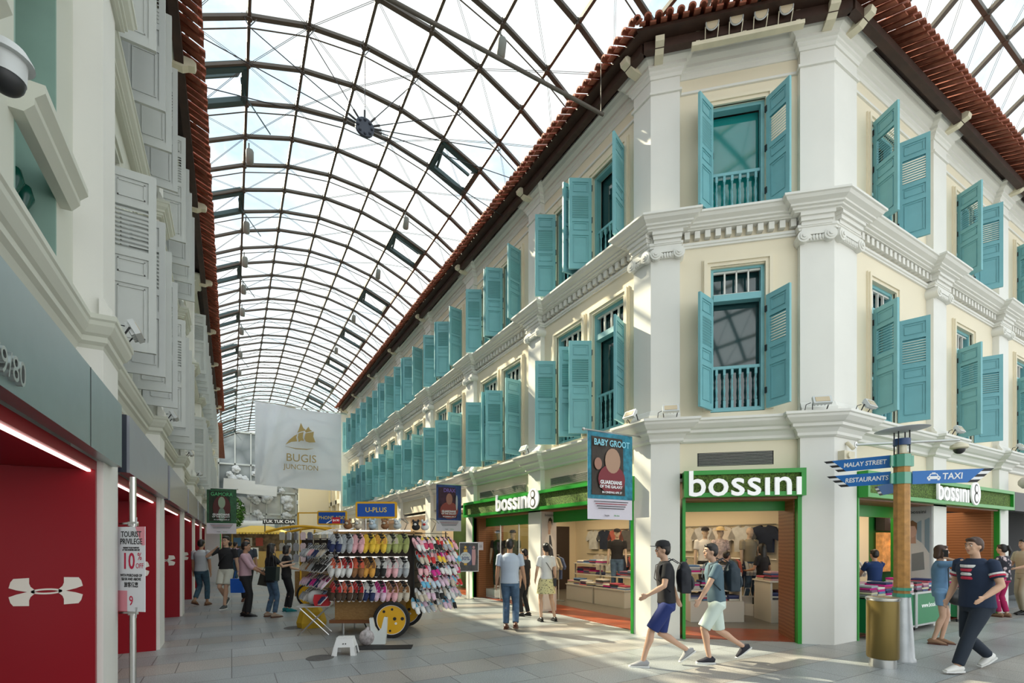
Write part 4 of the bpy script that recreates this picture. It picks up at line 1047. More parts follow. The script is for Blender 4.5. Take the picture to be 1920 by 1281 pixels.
# ------------------------------------------------------------------ hanging film banners (plain picture fields, lettering kept)
CLOTHW = mat('lilac_white_banner_cloth', (0.66, 0.62, 0.70), 0.8)
def sheet(mb, x0, x1, z0, z1, y=0.0, amp=.012, n=14):
    vs = []; fs = []
    for s_ in (0, 1):
        for j in range(2):
            for i in range(n+1):
                t = i/n; vs.append((x0+(x1-x0)*t, y + amp*math.sin(t*7+j*.6) + s_*.003, z1 if j else z0))
    m_ = n+1
    for i in range(n):
        fs.append((i, i+1, m_+i+1, m_+i)); fs.append((2*m_+i, 3*m_+i, 3*m_+i+1, 2*m_+i+1))
    for i in range(n): fs.append((i, 2*m_+i, 2*m_+i+1, i+1)); fs.append((m_+i, m_+i+1, 3*m_+i+1, 3*m_+i))
    fs.append((0, m_, 3*m_, 2*m_)); fs.append((n, 2*m_+n, 3*m_+n, m_+n))
    mb.add(vs, fs)
def film_banner(x0, x1, y, z0, z1, title, border, ground, blobs, tcol, label, rod_from, rod_to):
    w = x1-x0; h = z1-z0
    r = empty('hanging_banner', (x0, y, z0), 0, label, 'banner')
    mb = MB(); sheet(mb, 0, w, 0, h); mb.build('cloth', CLOTHW, r)
    zs = h*.235
    mb = MB(); sheet(mb, 0, w, zs, h-.005, y=-.006); mb.build('printed_border', border, r)
    mb = MB(); sheet(mb, w*.08, w*.92, zs+h*.045, h*.945, y=-.010); mb.build('printed_field', ground, r)
    for i, (cx, cy, rx, ry, c) in enumerate(blobs):
        mb = MB(); mb.prism([(w*a, zs+(h-zs)*b) for a, b in ellip(cx, cy, rx, ry, 18)], -.030-.001*i, -.026-.001*i); mb.build('printed_shape', mat('print_%02d_%02d_%02d' % tuple(int(q*99) for q in c), c, .7), r)
    text('title', title, h*.115 if len(title) < 7 else h*.10, tcol, r, (w*.5, -.036, h*.875), extrude=.001, xs=.86, bold=.003)
    text('film_title', 'GUARDIANS', h*.058, SWH, r, (w*.48, -.037, zs+h*.19), extrude=.001, bold=.003)
    text('film_title', 'OF THE GALAXY', h*.045, SWH, r, (w*.48, -.037, zs+h*.14), extrude=.001, bold=.002)
    text('release_date', 'IN CINEMAS APR 27', h*.034, SWH, r, (w*.5, -.037, zs+h*.075), extrude=.001, bold=.001)
    for k in range(4):
        mb = MB(); mb.box(w*(.12+.03*k), w*(.88-.03*k), -.022, -.020, zs-h*(.035+.026*k), zs-h*(.027+.026*k)); mb.build('fine_print_line', BLACK if k != 1 else RED, r)
    text('partner_name', 'hoyts', h*.032, BLACK, r, (w*.40, -.022, h*.045), extrude=.001); text('partner_name', 'film fans', h*.024, GREEN, r, (w*.62, -.022, h*.045), extrude=.001)
    mb = MB(); mb.tube([(rod_from-x0, 0, h+.012), (rod_to-x0, 0, h+.012)], .014, 8); 
    for xx in (rod_from-x0, ): mb.ball((xx, 0, h+.012), .028, 10, 6)
    mb.build('rod', CHROME, r)
    return r
BT = mat('print_teal_frame', (0.02, 0.22, 0.32), .6, noise=.5, nscale=10)
BNV = mat('print_navy_frame', (0.03, 0.06, 0.22), .6, noise=.4, nscale=10)
BGR = mat('print_green_frame', (0.02, 0.10, 0.04), .6, noise=.4, nscale=10)
FD1 = mat('print_dark_olive_field', (0.05, 0.038, 0.03), .7, noise=.4, nscale=6)
FD2 = mat('print_dark_plum_field', (0.06, 0.02, 0.04), .7, noise=.5, nscale=6)
FD3 = mat('print_dark_green_field', (0.015, 0.03, 0.015), .7, noise=.5, nscale=6)
film_banner(5.01, 5.99, 6.25, 2.03, 3.47, 'BABY GROOT', BT, FD1, [(.5, .30, .30, .22, (.20,.03,.04)), (.52, .58, .17, .19, (.42,.26,.18)), (.20, .52, .08, .09, (.35,.18,.13))], mat('title_sky_blue', (.25, .62, .75), .5),
            'teal bordered film banner hung from the corner pilaster, titled in pale blue capitals', 4.93, 6.28)
film_banner(5.22, 6.02, 13.55, 1.98, 3.36, 'DRAX', BNV, FD2, [(.5, .28, .36, .24, (.28,.06,.05)), (.5, .60, .13, .16, (.36,.16,.12)), (.80, .50, .04, .22, (.5,.5,.52))], mat('title_violet', (.22, .12, .45), .5),
            'navy bordered film banner hanging further along above the thirty percent stand', 5.12, 6.28)
film_banner(-.83, .16, 22.0, 1.98, 3.72, 'GAMORA', BGR, FD3, [(.5, .45, .30, .36, (.09,.02,.02)), (.5, .60, .12, .17, (.30,.38,.28)), (.5, .25, .12, .2, (.18,.25,.2))], mat('title_green', (.08, .42, .16), .5),
            'green bordered film banner hanging from the left side facade', .2, -1.17)
# big white street banner with golden ship
GOLD = mat('old_gold_print', (0.42, 0.29, 0.10), .6)
BW = mat('white_banner_fabric', (0.80, 0.82, 0.87), .75)
N, L, B = nodes_of(BW)
tr_ = N.new('ShaderNodeBsdfTranslucent'); tr_.inputs[0].default_value = (.80, .82, .87, 1); ad_ = N.new('ShaderNodeMixShader'); ad_.inputs[0].default_value = .14
L.new(B.outputs[0], ad_.inputs[1]); L.new(tr_.outputs[0], ad_.inputs[2]); L.new(ad_.outputs[0], N['Material Output'].inputs[0])
Yb = 30.0; xl, xr = 1.10, 5.60
r = empty('street_banner', (xl, Yb, 4.78), 0, 'large white street banner with golden sailing ship and name, strung across the arcade', 'banner')
W_ = xr-xl; H_ = 4.55
vs = []; fs = []; nn = 40; mm_ = 20
for s_ in (0, 1):
    for j in range(mm_+1):
        for i in range(nn+1):
            a = i/nn; b = j/mm_
            fold = .10*math.sin(a*5+2) + .22*math.exp(-((a-.28+.25*(1-b))/.05)**2)*(1-b*.3) + .1*math.exp(-((a-.16+.1*(1-b))/.03)**2)
            vs.append((W_*a, -fold+s_*.01, H_*b - .12*a + .04*math.sin(a*PI)*-(b)))
q_ = (nn+1)*(mm_+1)
for s_ in (0, 1):
    for j in range(mm_):
        for i in range(nn):
            a = s_*q_+j*(nn+1)+i; fs.append((a, a+1, a+nn+2, a+nn+1))
mb = MB(); mb.add(vs, fs); mb.build('fabric', BW, r, True)
mb = MB(); mb.tube([(-1.0, 0, H_+.06), (W_+.35, 0, H_-.08)], .03, 8); mb.build('top_rod', CHROME, r)
cx, cz = W_*.51, H_*.60; s = .062*H_/1.0
GPN = [0]
def gp(pts, nm='golden_sail'):
    GPN[0] += 1; mb = MB(); mb.prism([(cx+a*s, cz+b*s) for a, b in pts], -.36-.006*GPN[0], -.35); mb.build(nm, GOLD, r)
gp([(-2.9,-1.6),(-2.2,-.6),(-1.3,.3),(-.75,.65),(-.95,0),(-.8,-.75),(-1.8,-.95)])
gp([(-.55,.85),(.42,1.25),(.28,.6),(.25,.1),(.45,-.55),(-.05,-.5),(-.5,-.85),(-.65,.1)])
gp([(-.1,3.0),(.35,2.0),(.85,1.6),(-.2,1.2),(-.75,.95),(-.5,1.6)])
gp([(1.3,2.4),(.65,1.4),(.9,1.15),(2.0,1.6),(1.6,1.8)])
gp([(.75,1.0),(2.3,1.5),(2.2,.5),(2.6,-.6),(1.5,-.75),(.85,-.6),(.55,-.1)])
gp([(-2.9,-1.95),(-1.0,-2.15),(1.0,-2.1),(2.3,-1.9),(1.0,-2.28),(-1.0,-2.3)], 'golden_wave')
text('name_line', 'BUGIS', .62, GOLD, r, (cx, -.36, H_*.345), extrude=.005, xs=.95)
text('name_line', 'JUNCTION', .40, GOLD, r, (cx, -.36, H_*.235), extrude=.005, xs=.92)

# ------------------------------------------------------------------ tourist privilege stand, percent-off stand
PKL = mat('print_pink', (.78, .30, .36), .6); PPR = mat('white_card', (.80, .82, .86), .6); CRM = mat('print_crimson', (.55, .01, .06), .6)
r = empty('sign_stand', (-.84, 6.0, 0), -TH-.25, 'chrome pole stand with clipped tourist privilege placard before the second red portal', 'sign stand')
tubeobj('pole', [(0, 0, 0), (0, 0, 2.29)], .028, CHROME, r, 14)
mb = MB(); mb.lathe([(.16, 0), (.16, .015), (.03, .03)], 24); mb.build('base_plate', CHROME, r)
mb = MB(); mb.box(-.12, .22, -.055, -.050, .98, 1.80); pc = mb.build('placard', PPR, r)
mb = MB(); mb.prism([(.10, 1.80), (.22, 1.80), (.22, 1.62), (.18, 1.62)], -.0565, -.0555); mb.prism([(-.12, .98), (-.12, 1.18), (.0, 1.18), (.0, .98)], -.0565, -.0555); mb.build('pink_print', PKL, pc)
xm = .05
for b_, z_, s_, m_, e_ in (('TOURIST', 1.725, .078, BLACK, 0), ('PRIVILEGE', 1.655, .078, BLACK, 0), ('PRESENT YOUR PASSPORT\nAT THE COUNTER AND GET', 1.585, .021, BLACK, 0), ('WITH PURCHASE OF\nS$150 AND ABOVE', 1.31, .036, BLACK, 0), ('旅客优惠', 1.235, .055, BLACK, 0), ('9', 1.08, .13, CRM, 0)):
    text('lettering', b_, s_, m_, pc, (xm, -.057, z_), extrude=.0005, xs=.8, bold=.001)
text('lettering', '10', .22, CRM, pc, (xm-.035, -.057, 1.46), extrude=.0005, xs=.75, bold=.003)
text('lettering', '%', .10, CRM, pc, (xm+.105, -.057, 1.51), extrude=.0005, xs=.8); text('lettering', 'OFF', .07, CRM, pc, (xm+.105, -.057, 1.42), extrude=.0005, xs=.8)
for z in (.96, 1.83):
    mb = MB(); mb.tube([(0, 0, z-.02), (0, 0, z+.02)], .045, 12); mb.bar((-.12, -.04, z), (.12, -.05, z+.01), .018); mb.bar((.10, -.05, z-.04), (.12, -.06, z+.06), .012); mb.build('clamp', CHROME, r)
r = empty('sign_stand', (6.02, 13.0, 0), -TH+.1, 'slim stand with photo placard and round 30 percent off spot near the timber jamb', 'sign stand')
tubeobj('pole', [(0, 0, 0), (0, 0, .82)], .012, CHROME, r, 8)
mb = MB(); mb.lathe([(.15, 0), (.15, .012), (.02, .02)], 20); mb.build('base_plate', CHROME, r)
mb = MB(); mb.box(-.27, .27, -.01, .01, .80, 1.64); mb.build('board', mat('dark_photo_board', (.09, .09, .10), .5, noise=.5), r)
mb = MB()
for q in ((-.28, .28, .79, .81), (-.28, .28, 1.63, 1.65), (-.28, -.265, .8, 1.64), (.265, .28, .8, 1.64)): mb.box(q[0], q[1], -.015, .015, q[2], q[3])
mb.build('frame', CHROME, r)
for x, c in ((-.10, (.75, .45, .08)), (.03, (.08, .10, .2)), (.14, (.6, .35, .38))):
    mb = MB(); mb.ball((x, -.012, 1.50), (.035, .004, .045), 10, 6); mb.prism([(x-.06, 1.22), (x-.05, 1.44), (x+.05, 1.44), (x+.06, 1.22), (x+.04, .98), (x-.04, .98)], -.014, -.011); mb.build('printed_figure', mat('print_%02d_%02d_%02d' % tuple(int(q*99) for q in c), c, .6), r)
mb = MB(); mb.tube([(-.10, -.018, 1.20), (-.10, -.014, 1.20)], .165, 24); d_ = mb.build('round_print', mat('pale_blue_grey_print', (.62, .67, .72), .6), r)
text('lettering', '30%', .15, mat('print_navy', (.03, .06, .22), .5), d_, (-.10, -.020, 1.17), extrude=.0005, bold=.002); text('lettering', 'UP TO', .045, BLACK, d_, (-.12, -.020, 1.28), extrude=.0005)
mb = MB(); mb.box(.27, .42, -.02, -.01, 1.42, 1.66); c_ = mb.build('price_card', CLOTHW, r); text('lettering', 'buy\n$20', .05, BLACK, c_, (.345, -.022, 1.54), extrude=.0005)

# ------------------------------------------------------------------ lights, cameras and poles on the facades
LENS = mat('amber_flood_glass', (.55, .45, .30), .15); SILV = mat('pale_grey_cast_alloy', (.60, .62, .62), .4)
def flood(p, rz, lab, tilt=-.5):
    r = empty('floodlight', p, rz, lab, 'floodlight', 'floodlights on the ledges')
    mb = MB(); mb.M = Matrix.Translation((0, -.08, .12)) @ Matrix.Rotation(tilt, 4, 'X'); mb.prism([(-.13, -.07), (.13, -.07), (.13, .07), (-.13, .07)], -.05, .0)
    for k in range(5): mb.box(-.11+.05*k, -.095+.05*k, 0, .03, -.06, .06)
    mb.build('housing', SILV, r)
    mb = MB(); mb.M = Matrix.Translation((0, -.08, .12)) @ Matrix.Rotation(tilt, 4, 'X'); mb.box(-.10, .10, -.056, -.05, -.045, .045); mb.build('lens', LENS, r)
    mb = MB(); mb.bar((-.10, 0, 0), (-.12, -.07, .12), .012); mb.bar((.10, 0, 0), (.12, -.07, .12), .012); mb.bar((-.10, 0, .004), (.10, 0, .004), .02); mb.tube([(-.2, .03, .0), (-.19, .0, .10), (-.13, -.03, .12)], .006, 5); mb.build('yoke', BLACK, r)
    return r
zc = 3.73
for F_, u_, y_, l_ in ((FC, .30, -.2, 'floodlight with amber glass on the ledge under the left corner pilaster'), (FR, -6.30, -.2, 'floodlight on the same corner ledge, turned to the long shopping street'),
                       (FC, 2.55, -.2, 'floodlight on the ledge below the right corner pilaster, corner face side'), (F2, 8.85, -.2, 'floodlight on the ledge round the corner, towards the cross street'),
                       (F2, 12.35, -.2, 'floodlight on the ledge of the first pier above the taxi arrow'), (F2, 15.85, -.2, 'floodlight on the ledge of the second pier of the cross street'),
                       (FR, -9.85, -.2, 'floodlight on the ledge of the first pier along the long facade'), (FR, -13.5, -.2, 'floodlight on the ledge of the second pier along the long facade'), (FR, -17.15, -.2, 'floodlight on the ledge of the third pier along the long facade'), (FR, -20.8, -.2, 'floodlight on the ledge of the fourth pier along the long facade')):
    flood(F_.w(u_, y_, zc), F_.a, l_)
for u_, l_ in ((5.95, 'big floodlight with glowing glass on the ledge above the nearest fascia on the left'), (9.6, 'floodlight on the left ledge above the second fascia'), (13.4, 'floodlight on the left ledge above the third fascia'), (17.2, 'floodlight on the left ledge above the fourth fascia')):
    flood(FL.w(u_, -.06, 3.575), FL.a, l_)
# four round eave spotlights over the corner face
mb = MB(); mb.box(.62, 2.28, -.40, -.30, 9.70, 9.76)
for u_ in (.72, 1.42, 2.2): mb.box(u_-.03, u_+.03, -.35, -.30, 9.76, 9.97)
o = put(mb, 'spotlight_rail', BRACK, FC, kind=None); tag(o, 'pale timber rail carrying four round spotlights under the corner eave', 'rail')
for i, u_ in enumerate((.92, 1.28, 1.64, 2.0)):
    r = empty('spotlight', FC.w(u_, -.38, 9.762), FC.a, '%s of the four round spotlights on the rail under the corner eave' % ('leftmost', 'second from left', 'third from left', 'rightmost')[i], 'spotlight', 'round eave spotlights')
    mb = MB(); mb.M = Matrix.Translation((0, -.08, .19)) @ Matrix.Rotation(R(108), 4, 'X'); mb.lathe([(.03, -.14), (.06, -.10), (.095, -.02), (.105, 0), (.095, .012), (.085, .0)], 22); mb.build('housing', SILV, r, True)
    mb = MB(); mb.M = Matrix.Translation((0, -.08, .19)) @ Matrix.Rotation(R(108), 4, 'X'); mb.lathe([(.0, .004), (.085, .004), (.085, .006)], 22); mb.build('lens', LENS, r, True)
    mb = MB(); mb.bar((-.09, .04, 0), (-.10, -.06, .16), .012); mb.bar((.09, .04, 0), (.10, -.06, .16), .012); mb.build('yoke', BRACK, r)
# long horizontal pole and camera boom
o = MB(); o.tube([(1.0, 6.58, 9.02), (5.55, 6.5, 9.02)], .03, 12); o.tube([(5.5, 6.5, 9.05), (5.5, 6.5, 9.95)], .006, 5); o.tube([(1.9, 6.56, 9.05), (1.9, 6.56, 11.75)], .006, 5); q = o.build('hanging_pole', STEEL, None, True); tag(q, 'long aluminium pole hung on wires under the glass roof near the corner eave', 'pole')
r = empty('security_camera', F2.w(9.6, 0, 3.28), 0, 'dome camera on a long raking arm above the blue sign arrows', 'security camera')
mb = MB(); mb.tube([(-.55, 0, .0), (1.3, -.75, .14)], .022, 8); mb.tube([(-.55, .12, 0), (-.55, -.01, 0)], .05, 12); mb.build('arm', CHROME, r)
mb = MB(); mb.lathe([(.03, .12), (.12, .07), (.13, .02), (.10, 0)], 20, c=(1.3, -.75, -.02)); mb.build('housing', BRACK, r, True); mb = MB(); mb.ball((1.3, -.75, -.02), .085, 16, 10); mb.build('dome', BLACK, r, True)
r = empty('security_camera', (-.79, 2.72, 3.52), 0, 'large grey dome camera hanging at the top left beside the near facade', 'security camera')
mb = MB(); mb.lathe([(.02, .13), (.065, .12), (.085, .085), (.088, .075), (.066, .075), (.062, 0)], 28); mb.build('housing', SILV, r, True); mb = MB(); mb.ball((0, 0, 0), .060, 24, 14); mb.build('dome', BLACK, r, True)
mb = MB(); mb.tube([(0, 0, .12), (-.16, 0, .17)], .02, 10); mb.build('arm', SILV, r)
mb = MB(); mb.box(8.48, 8.80, -.10, 0, 2.98, 3.12); mb.tube([(8.60, -.13, 3.05), (8.60, -.09, 3.05)], .05, 16); mb.tube([(8.72, -.12, 3.16), (8.72, -.02, 3.28)], .03, 10); o = put(mb, 'emergency_light', BRACK, F2, kind=None); tag(o, 'cream emergency light box on the corner pilaster left of the signpost', 'emergency light')
mb = MB(); mb.lathe([(.06, 0), (.13, .06), (.14, .16), (.10, .2)], 16); o = mb.build('loudspeaker', mat('beige_speaker', (.50, .46, .38), .6), None, True); o.location = F2.w(16.2, -.16, 3.05); o.rotation_euler = (R(90), 0, 0); tag(o, 'beige wall loudspeaker above the charcoal fascia at the right edge', 'loudspeaker')
# hanging lamps on the vault
pl = MB(); pl.tube([(0, 0, 0), (0, 0, -.16)], .015, 6); pl.M = Matrix.Translation((0.02, 0, -.32)) @ Matrix.Rotation(.3, 4, 'X'); pl.lathe([(.06, -.16), (.085, -.13), (.085, .12), (.06, .16)], 16); PLM = pl.mesh('roof_lamp', mat('grey_green_lamp_can', (.20, .22, .20), .5), True)
nth = ['first', 'second', 'third', 'fourth', 'fifth', 'sixth', 'seventh', 'eighth', 'ninth']
for i, k in enumerate((3, 6, 8, 10, 12, 14, 17, 20)):
    o = ob('roof_lamp', PLM, None, (.36, Y0+k*DY+.1, 11.28)); tag(o, 'grey can lamp under the left purlin of the vault, %s from the front' % nth[i], 'lamp', 'can lamps under the left purlin')
for i, (x, y, z) in enumerate(((4.49, 8.25, 11.5), (4.49, 14.2, 11.5), (4.49, 17.4, 11.5), (4.49, 21.4, 11.5), (4.49, 25.4, 11.5))):
    o = ob('roof_lamp', PLM, None, (x, y, z)); tag(o, 'grey can lamp under the right purlin of the vault, %s from the front' % nth[i], 'lamp', 'can lamps under the right purlin')
# cable fan with hub plate
HUB = Vector((2.37, 10.2, 10.18)); r = empty('cable_hub', HUB, 0, 'dark round hub plate gathering the tension cables under the glass vault', 'cable hub')
mb = MB(); mb.tube([(0, -.03, 0), (0, .03, 0)], .19, 20)
for k in range(8): mb.ball((.14*math.cos(k*PI/4), -.04, .14*math.sin(k*PI/4)), .03, 8, 5)
mb.build('plate', mat('slate_hub', (.04, .05, .075), .5), r)
for a in VN[1:-1]:
    mb = MB(); e = Vector((a[0], Y0-.03, a[1]-.22))-HUB; mb.tube([e.normalized()*.15, e], .009, 5); mb.tube([e.normalized()*.15, e.normalized()*.35], .02, 6); mb.bar(e, e+Vector((-.12, 0, .2)), .012); mb.bar(e, e+Vector((.12, 0, .2)), .012); mb.build('cable', BLACK, r)
for s_ in (-1, 1):
    mb = MB(); mb.tube([(0, 0, 0), (s_*4 - .5, .5, -.35)], .009, 5); mb.build('cable', BLACK, r)
HUB2 = Vector((3.1, 33.2, 10.0)); mb = MB(); mb.lathe([(.35, 0), (.38, .05), (.3, .1)], 20); mb.tube([(0, 0, .1), (0, 0, 1.8)], .01, 5); mb.tube([(0, 0, .1), (-1.2, 0, 1.7)], .01, 5); mb.tube([(0, 0, .1), (1.2, 0, 1.6)], .01, 5); o = mb.build('cable_hub', mat('pale_hub', (.35, .38, .38), .5)); o.location = HUB2; tag(o, 'pale hub disc far down the glass vault above the white banner', 'cable hub')
# ------------------------------------------------------------------ slipper cart
CART = Frame(at(697, 8.6).x, at(697, 8.6).y, -TH)
RATT = mat('woven_rattan_board', (0.36, 0.20, 0.06), 0.6, noise=0.35, nscale=30)
N, L, B = nodes_of(RATT)
t0 = N.new('ShaderNodeTexCoord'); b0 = N.new('ShaderNodeTexBrick'); b0.inputs['Scale'].default_value = 14; b0.inputs['Mortar Size'].default_value = .02
b0.inputs['Color1'].default_value = (.42, .24, .08, 1); b0.inputs['Color2'].default_value = (.33, .18, .055, 1); b0.inputs['Mortar'].default_value = (.16, .08, .03, 1)
mpg = N.new('ShaderNodeMapping'); mpg.inputs['Rotation'].default_value = (R(90), 0, 0)
L.new(t0.outputs['Object'], mpg.inputs[0]); L.new(mpg.outputs[0], b0.inputs['Vector']); L.new(b0.outputs['Color'], B.inputs['Base Color'])
LIT = emis('white_tube_light', (1.0, .97, .88), 1.2)
cart = empty('slipper_cart', CART.w(0, 0), CART.a, 'wooden street cart on yellow wheels with blue U-PLUS sign, hung all round with slippers', 'market cart')
mb = MB(); mb.box(-.68, .42, .08, .86, .27, .62); mb.build('wooden_box', RATT, cart)
mb = MB(); mb.box(-.76, .48, .02, .92, .215, .27); mb.build('base_board', mat('red_brown_board', (.20, .075, .025), .5), cart)
mb = MB(); mb.box(-.66, .72, .18, .80, .62, 1.78); mb.build('core_cabinet', mat('dark_cart_core', (.035, .025, .02), .7), cart)
mb = MB(); mb.box(-.68, .74, .0, .86, 1.80, 1.84); mb.build('top_shelf', RATT, cart)
for z in (.955, 1.375, 1.785):
    mb = MB(); mb.box(-.60, .62, .03, .05, z, z+.022); mb.build('front_rail', LIT if z < 1.7 else ALU, cart)
mb = MB(); mb.box(-.62, .66, .10, .12, 1.845, 1.865); mb.build('tube_light', emis('bright_tube_light', (1, .97, .88), 2.0), cart)
for x in (.40,):
    for y, nm in ((-.20, 1), (.98, 0)):
        r = empty('wheel', (x, y, .315), 0, parent=cart)
        mb = MB(); mb.M = Matrix.Rotation(R(90), 4, 'X'); mb.lathe([(.255, -.03), (.30, -.028), (.318, -.01), (.318, .01), (.30, .028), (.255, .03), (.255, -.03)], 40, cap=False); mb.build('tyre', RUBBER, r, True)
        mb = MB(); mb.M = Matrix.Rotation(R(90), 4, 'X'); mb.lathe([(.245, -.022), (.262, -.022), (.262, .026), (.245, .026), (.245, -.022)], 40, cap=False); mb.build('rim', WPL, r, True)
        mb = MB(); mb.M = Matrix.Rotation(R(90), 4, 'X'); mb.lathe([(.0, .018), (.246, .018), (.246, -.01), (0, -.01)], 36); mb.build('disc', YEL, r)
        for k, (a_, rr_, q_) in enumerate(((.3, .06, .03), (2.9, .10, .035), (1.5, .18, .022), (4.6, .19, .02), (5.6, .10, .022), (2.3, .19, .024), (.1, .19, .03))):
            mb = MB(); mb.tube([(rr_*math.cos(a_), -.022, rr_*math.sin(a_)), (rr_*math.cos(a_), -.016, rr_*math.sin(a_))], q_, 12); mb.build('disc_hole', BLACK if k != 4 else WPL, r)
tubeobj('axle', [(.40, -.2, .315), (.40, .98, .315)], .02, BLACK, cart)
for x in (-.55,):
    for y in (.15, .8): tubeobj('leg', [(x, y, 0.0), (x, y, .22)], .025, CHROME, cart)
tubeobj('stand_bar', [(-.2, .2, .215), (-.12, .25, .0)], .012, BLACK, cart, 6); tubeobj('stand_bar', [(.0, .7, .215), (.1, .75, .0)], .012, BLACK, cart, 6)
for x in (-.24, .16): tubeobj('sign_post', [(x, .45, 1.84), (x, .45, 2.12)], .02, CHROME, cart)
def rounded(x0, x1, z0, z1, rr, n=5):
    P = []
    for cx_, cz_, a0 in ((x1-rr, z1-rr, 0), (x0+rr, z1-rr, 90), (x0+rr, z0+rr, 180), (x1-rr, z0+rr, 270)):
        for k in range(n+1): a = R(a0+90*k/n); P.append((cx_+rr*math.cos(a), cz_+rr*math.sin(a)))
    return P
def signboard(parent, x0, x1, z0, z1, y, body, size):
    mb = MB(); mb.prism(rounded(x0, x1, z0, z1, .035), y, y+.05); s_ = mb.build('sign_board', YEL, parent)
    mb = MB(); mb.box(x0+.035, x1-.035, y-.004, y, z0+.035, z1-.035); mb.build('sign_face', BLUE, s_)
    text('lettering', body, size, mat('yellow_letter', (.85, .62, .10), .5), s_, ((x0+x1)/2, y-.006, (z0+z1)/2), extrude=.002, bold=.001)
signboard(cart, -.42, .34, 2.09, 2.40, .42, 'U-PLUS', .125)
# side racks
WA = (-.70, .12); WB = (-1.42, .95); RA = (.72, .10); RB = (1.22, .62)
mb = MB()
for z in (.70, 1.0, 1.30, 1.62): mb.bar((WA[0], WA[1], z+.1), (WB[0], WB[1], z+.1), .012); mb.bar((WA[0]-.1, WA[1]-.1, z+.1), (WB[0]-.1, WB[1]-.12, z+.1), .012)
for p_ in (WA, WB): mb.bar((p_[0], p_[1], .5), (p_[0], p_[1], 1.80), .02)
for k in range(6): t_ = k/5; mb.bar((WA[0]+(WB[0]-WA[0])*t_, WA[1]+(WB[1]-WA[1])*t_, 1.80), (WA[0]+(WB[0]-WA[0])*t_+.35, WA[1]+(WB[1]-WA[1])*t_+.12, 1.92), .012)
mb.build('side_rack', CHROME, cart)
mb = MB()
for z in (.62, .84, 1.06, 1.28, 1.50, 1.72): mb.bar((RA[0], RA[1], z+.09), (RB[0], RB[1], z+.09), .012); mb.bar((RB[0], RB[1], z+.09), (RB[0], RB[1]+.3, z+.09), .012)
for p_ in (RA, RB): mb.bar((p_[0], p_[1], .45), (p_[0], p_[1], 1.85), .02)
mb.build('side_rack', BLACK, cart)
# slipper pair: origin at the hanging loop, toes down, uppers facing -y
def slipper_mesh(w=.104, l=.305, open_toe=True):
    mb = MB()
    def outline(s=1.0):
        P = []
        for k in range(18):
            a = 2*PI*k/18; x = math.cos(a); z = math.sin(a)
            ww = w/2*s*(1.0 - .16*(z > 0)*z - .12*math.exp(-((z+.05)/.3)**2))
            P.append((x*ww, -l/2 + z*l/2*s))
        return P
    mb.mi = 2; mb.prism(outline(1.0), 0, .016)
    mb.mi = 1; mb.prism(outline(.90), -.004, .001)
    mb.mi = 0
    # upper: an arched vamp over the toe half
    n = 8; rows = 5; vs = []; fs = []
    for j in range(rows+1):
        t = j/rows; z = -l*(.50+.44*t)
        hw = w/2*(1.0-.20*t*t); hgt = .042*(1-.35*t)*(1 if j < rows else .3)
        for k in range(n+1): a = PI*k/n; vs.append((-hw*math.cos(a), -hgt*math.sin(a), z))
    q = (n+1)
    for j in range(rows):
        for k in range(n): fs.append((j*q+k, j*q+k+1, (j+1)*q+k+1, (j+1)*q+k))
    fs.append(tuple(rows*q+k for k in range(n+1)))
    mb.add(vs, fs)
    # rolled collar
    mb.tube([(-w/2*math.cos(PI*k/8), -.042*math.sin(PI*k/8)-.002, -l*.5) for k in range(9)], .006, 5)
    return mb.mesh('slipper', [WPL, WPL, WPL], True)
SLM = slipper_mesh()
mb = MB(); mb.tube([(0, .01, .05), (0, .01, .0)], .005, 5); mb.box(-.055, .055, .0, .012, -.03, .0); 
for k in range(4): mb.ball((.0, -.012-.004*k, -.02-.028*k), (.012, .008, .013), 6, 4)
CLIPM = mb.mesh('hanger_clip', [mat('black_hanger', (.012, .012, .014), .3)], True)
CM = {}
def cmat(c, r_=.85):
    k = tuple(int(q*99) for q in c)
    if k not in CM: CM[k] = mat('slipper_cloth_%02d_%02d_%02d' % k, c, r_, noise=.12, nscale=40)
    return CM[k]
NP = [0]
def pair(frame_pt, rz, tilt, up, lin, sole, label, grp, roll=0):
    r = empty('slipper_pair', frame_pt, 0, label, 'slippers', grp)
    r.rotation_euler = (tilt, roll, CART.a + rz)
    ob('hanger_clip', CLIPM, r)
    for s_ in (-1, 1):
        o = ob('slipper', SLM, r, (s_*.050, 0, 0)); o.rotation_euler = (0, -s_*.06, 0)
        for i, m_ in enumerate((up, lin, sole)): o.material_slots[i].link = 'OBJECT'; o.material_slots[i].material = cmat(m_)
    NP[0] += 1
    return r
random.seed(11)
Wt = (.72, .72, .70); Gy = (.38, .40, .42); Nv = (.02, .03, .10); Pk = (.78, .42, .45); Ye = (.80, .52, .05); Ol = (.35, .38, .13); Be = (.55, .48, .38); Br = (.28, .13, .05); Or = (.72, .35, .06); Rd = (.55, .03, .03); Co = (.80, .15, .08); Bk = (.02, .02, .02); Mg = (.60, .03, .25); Dk = (.06, .035, .02); Lp = (.70, .50, .62)
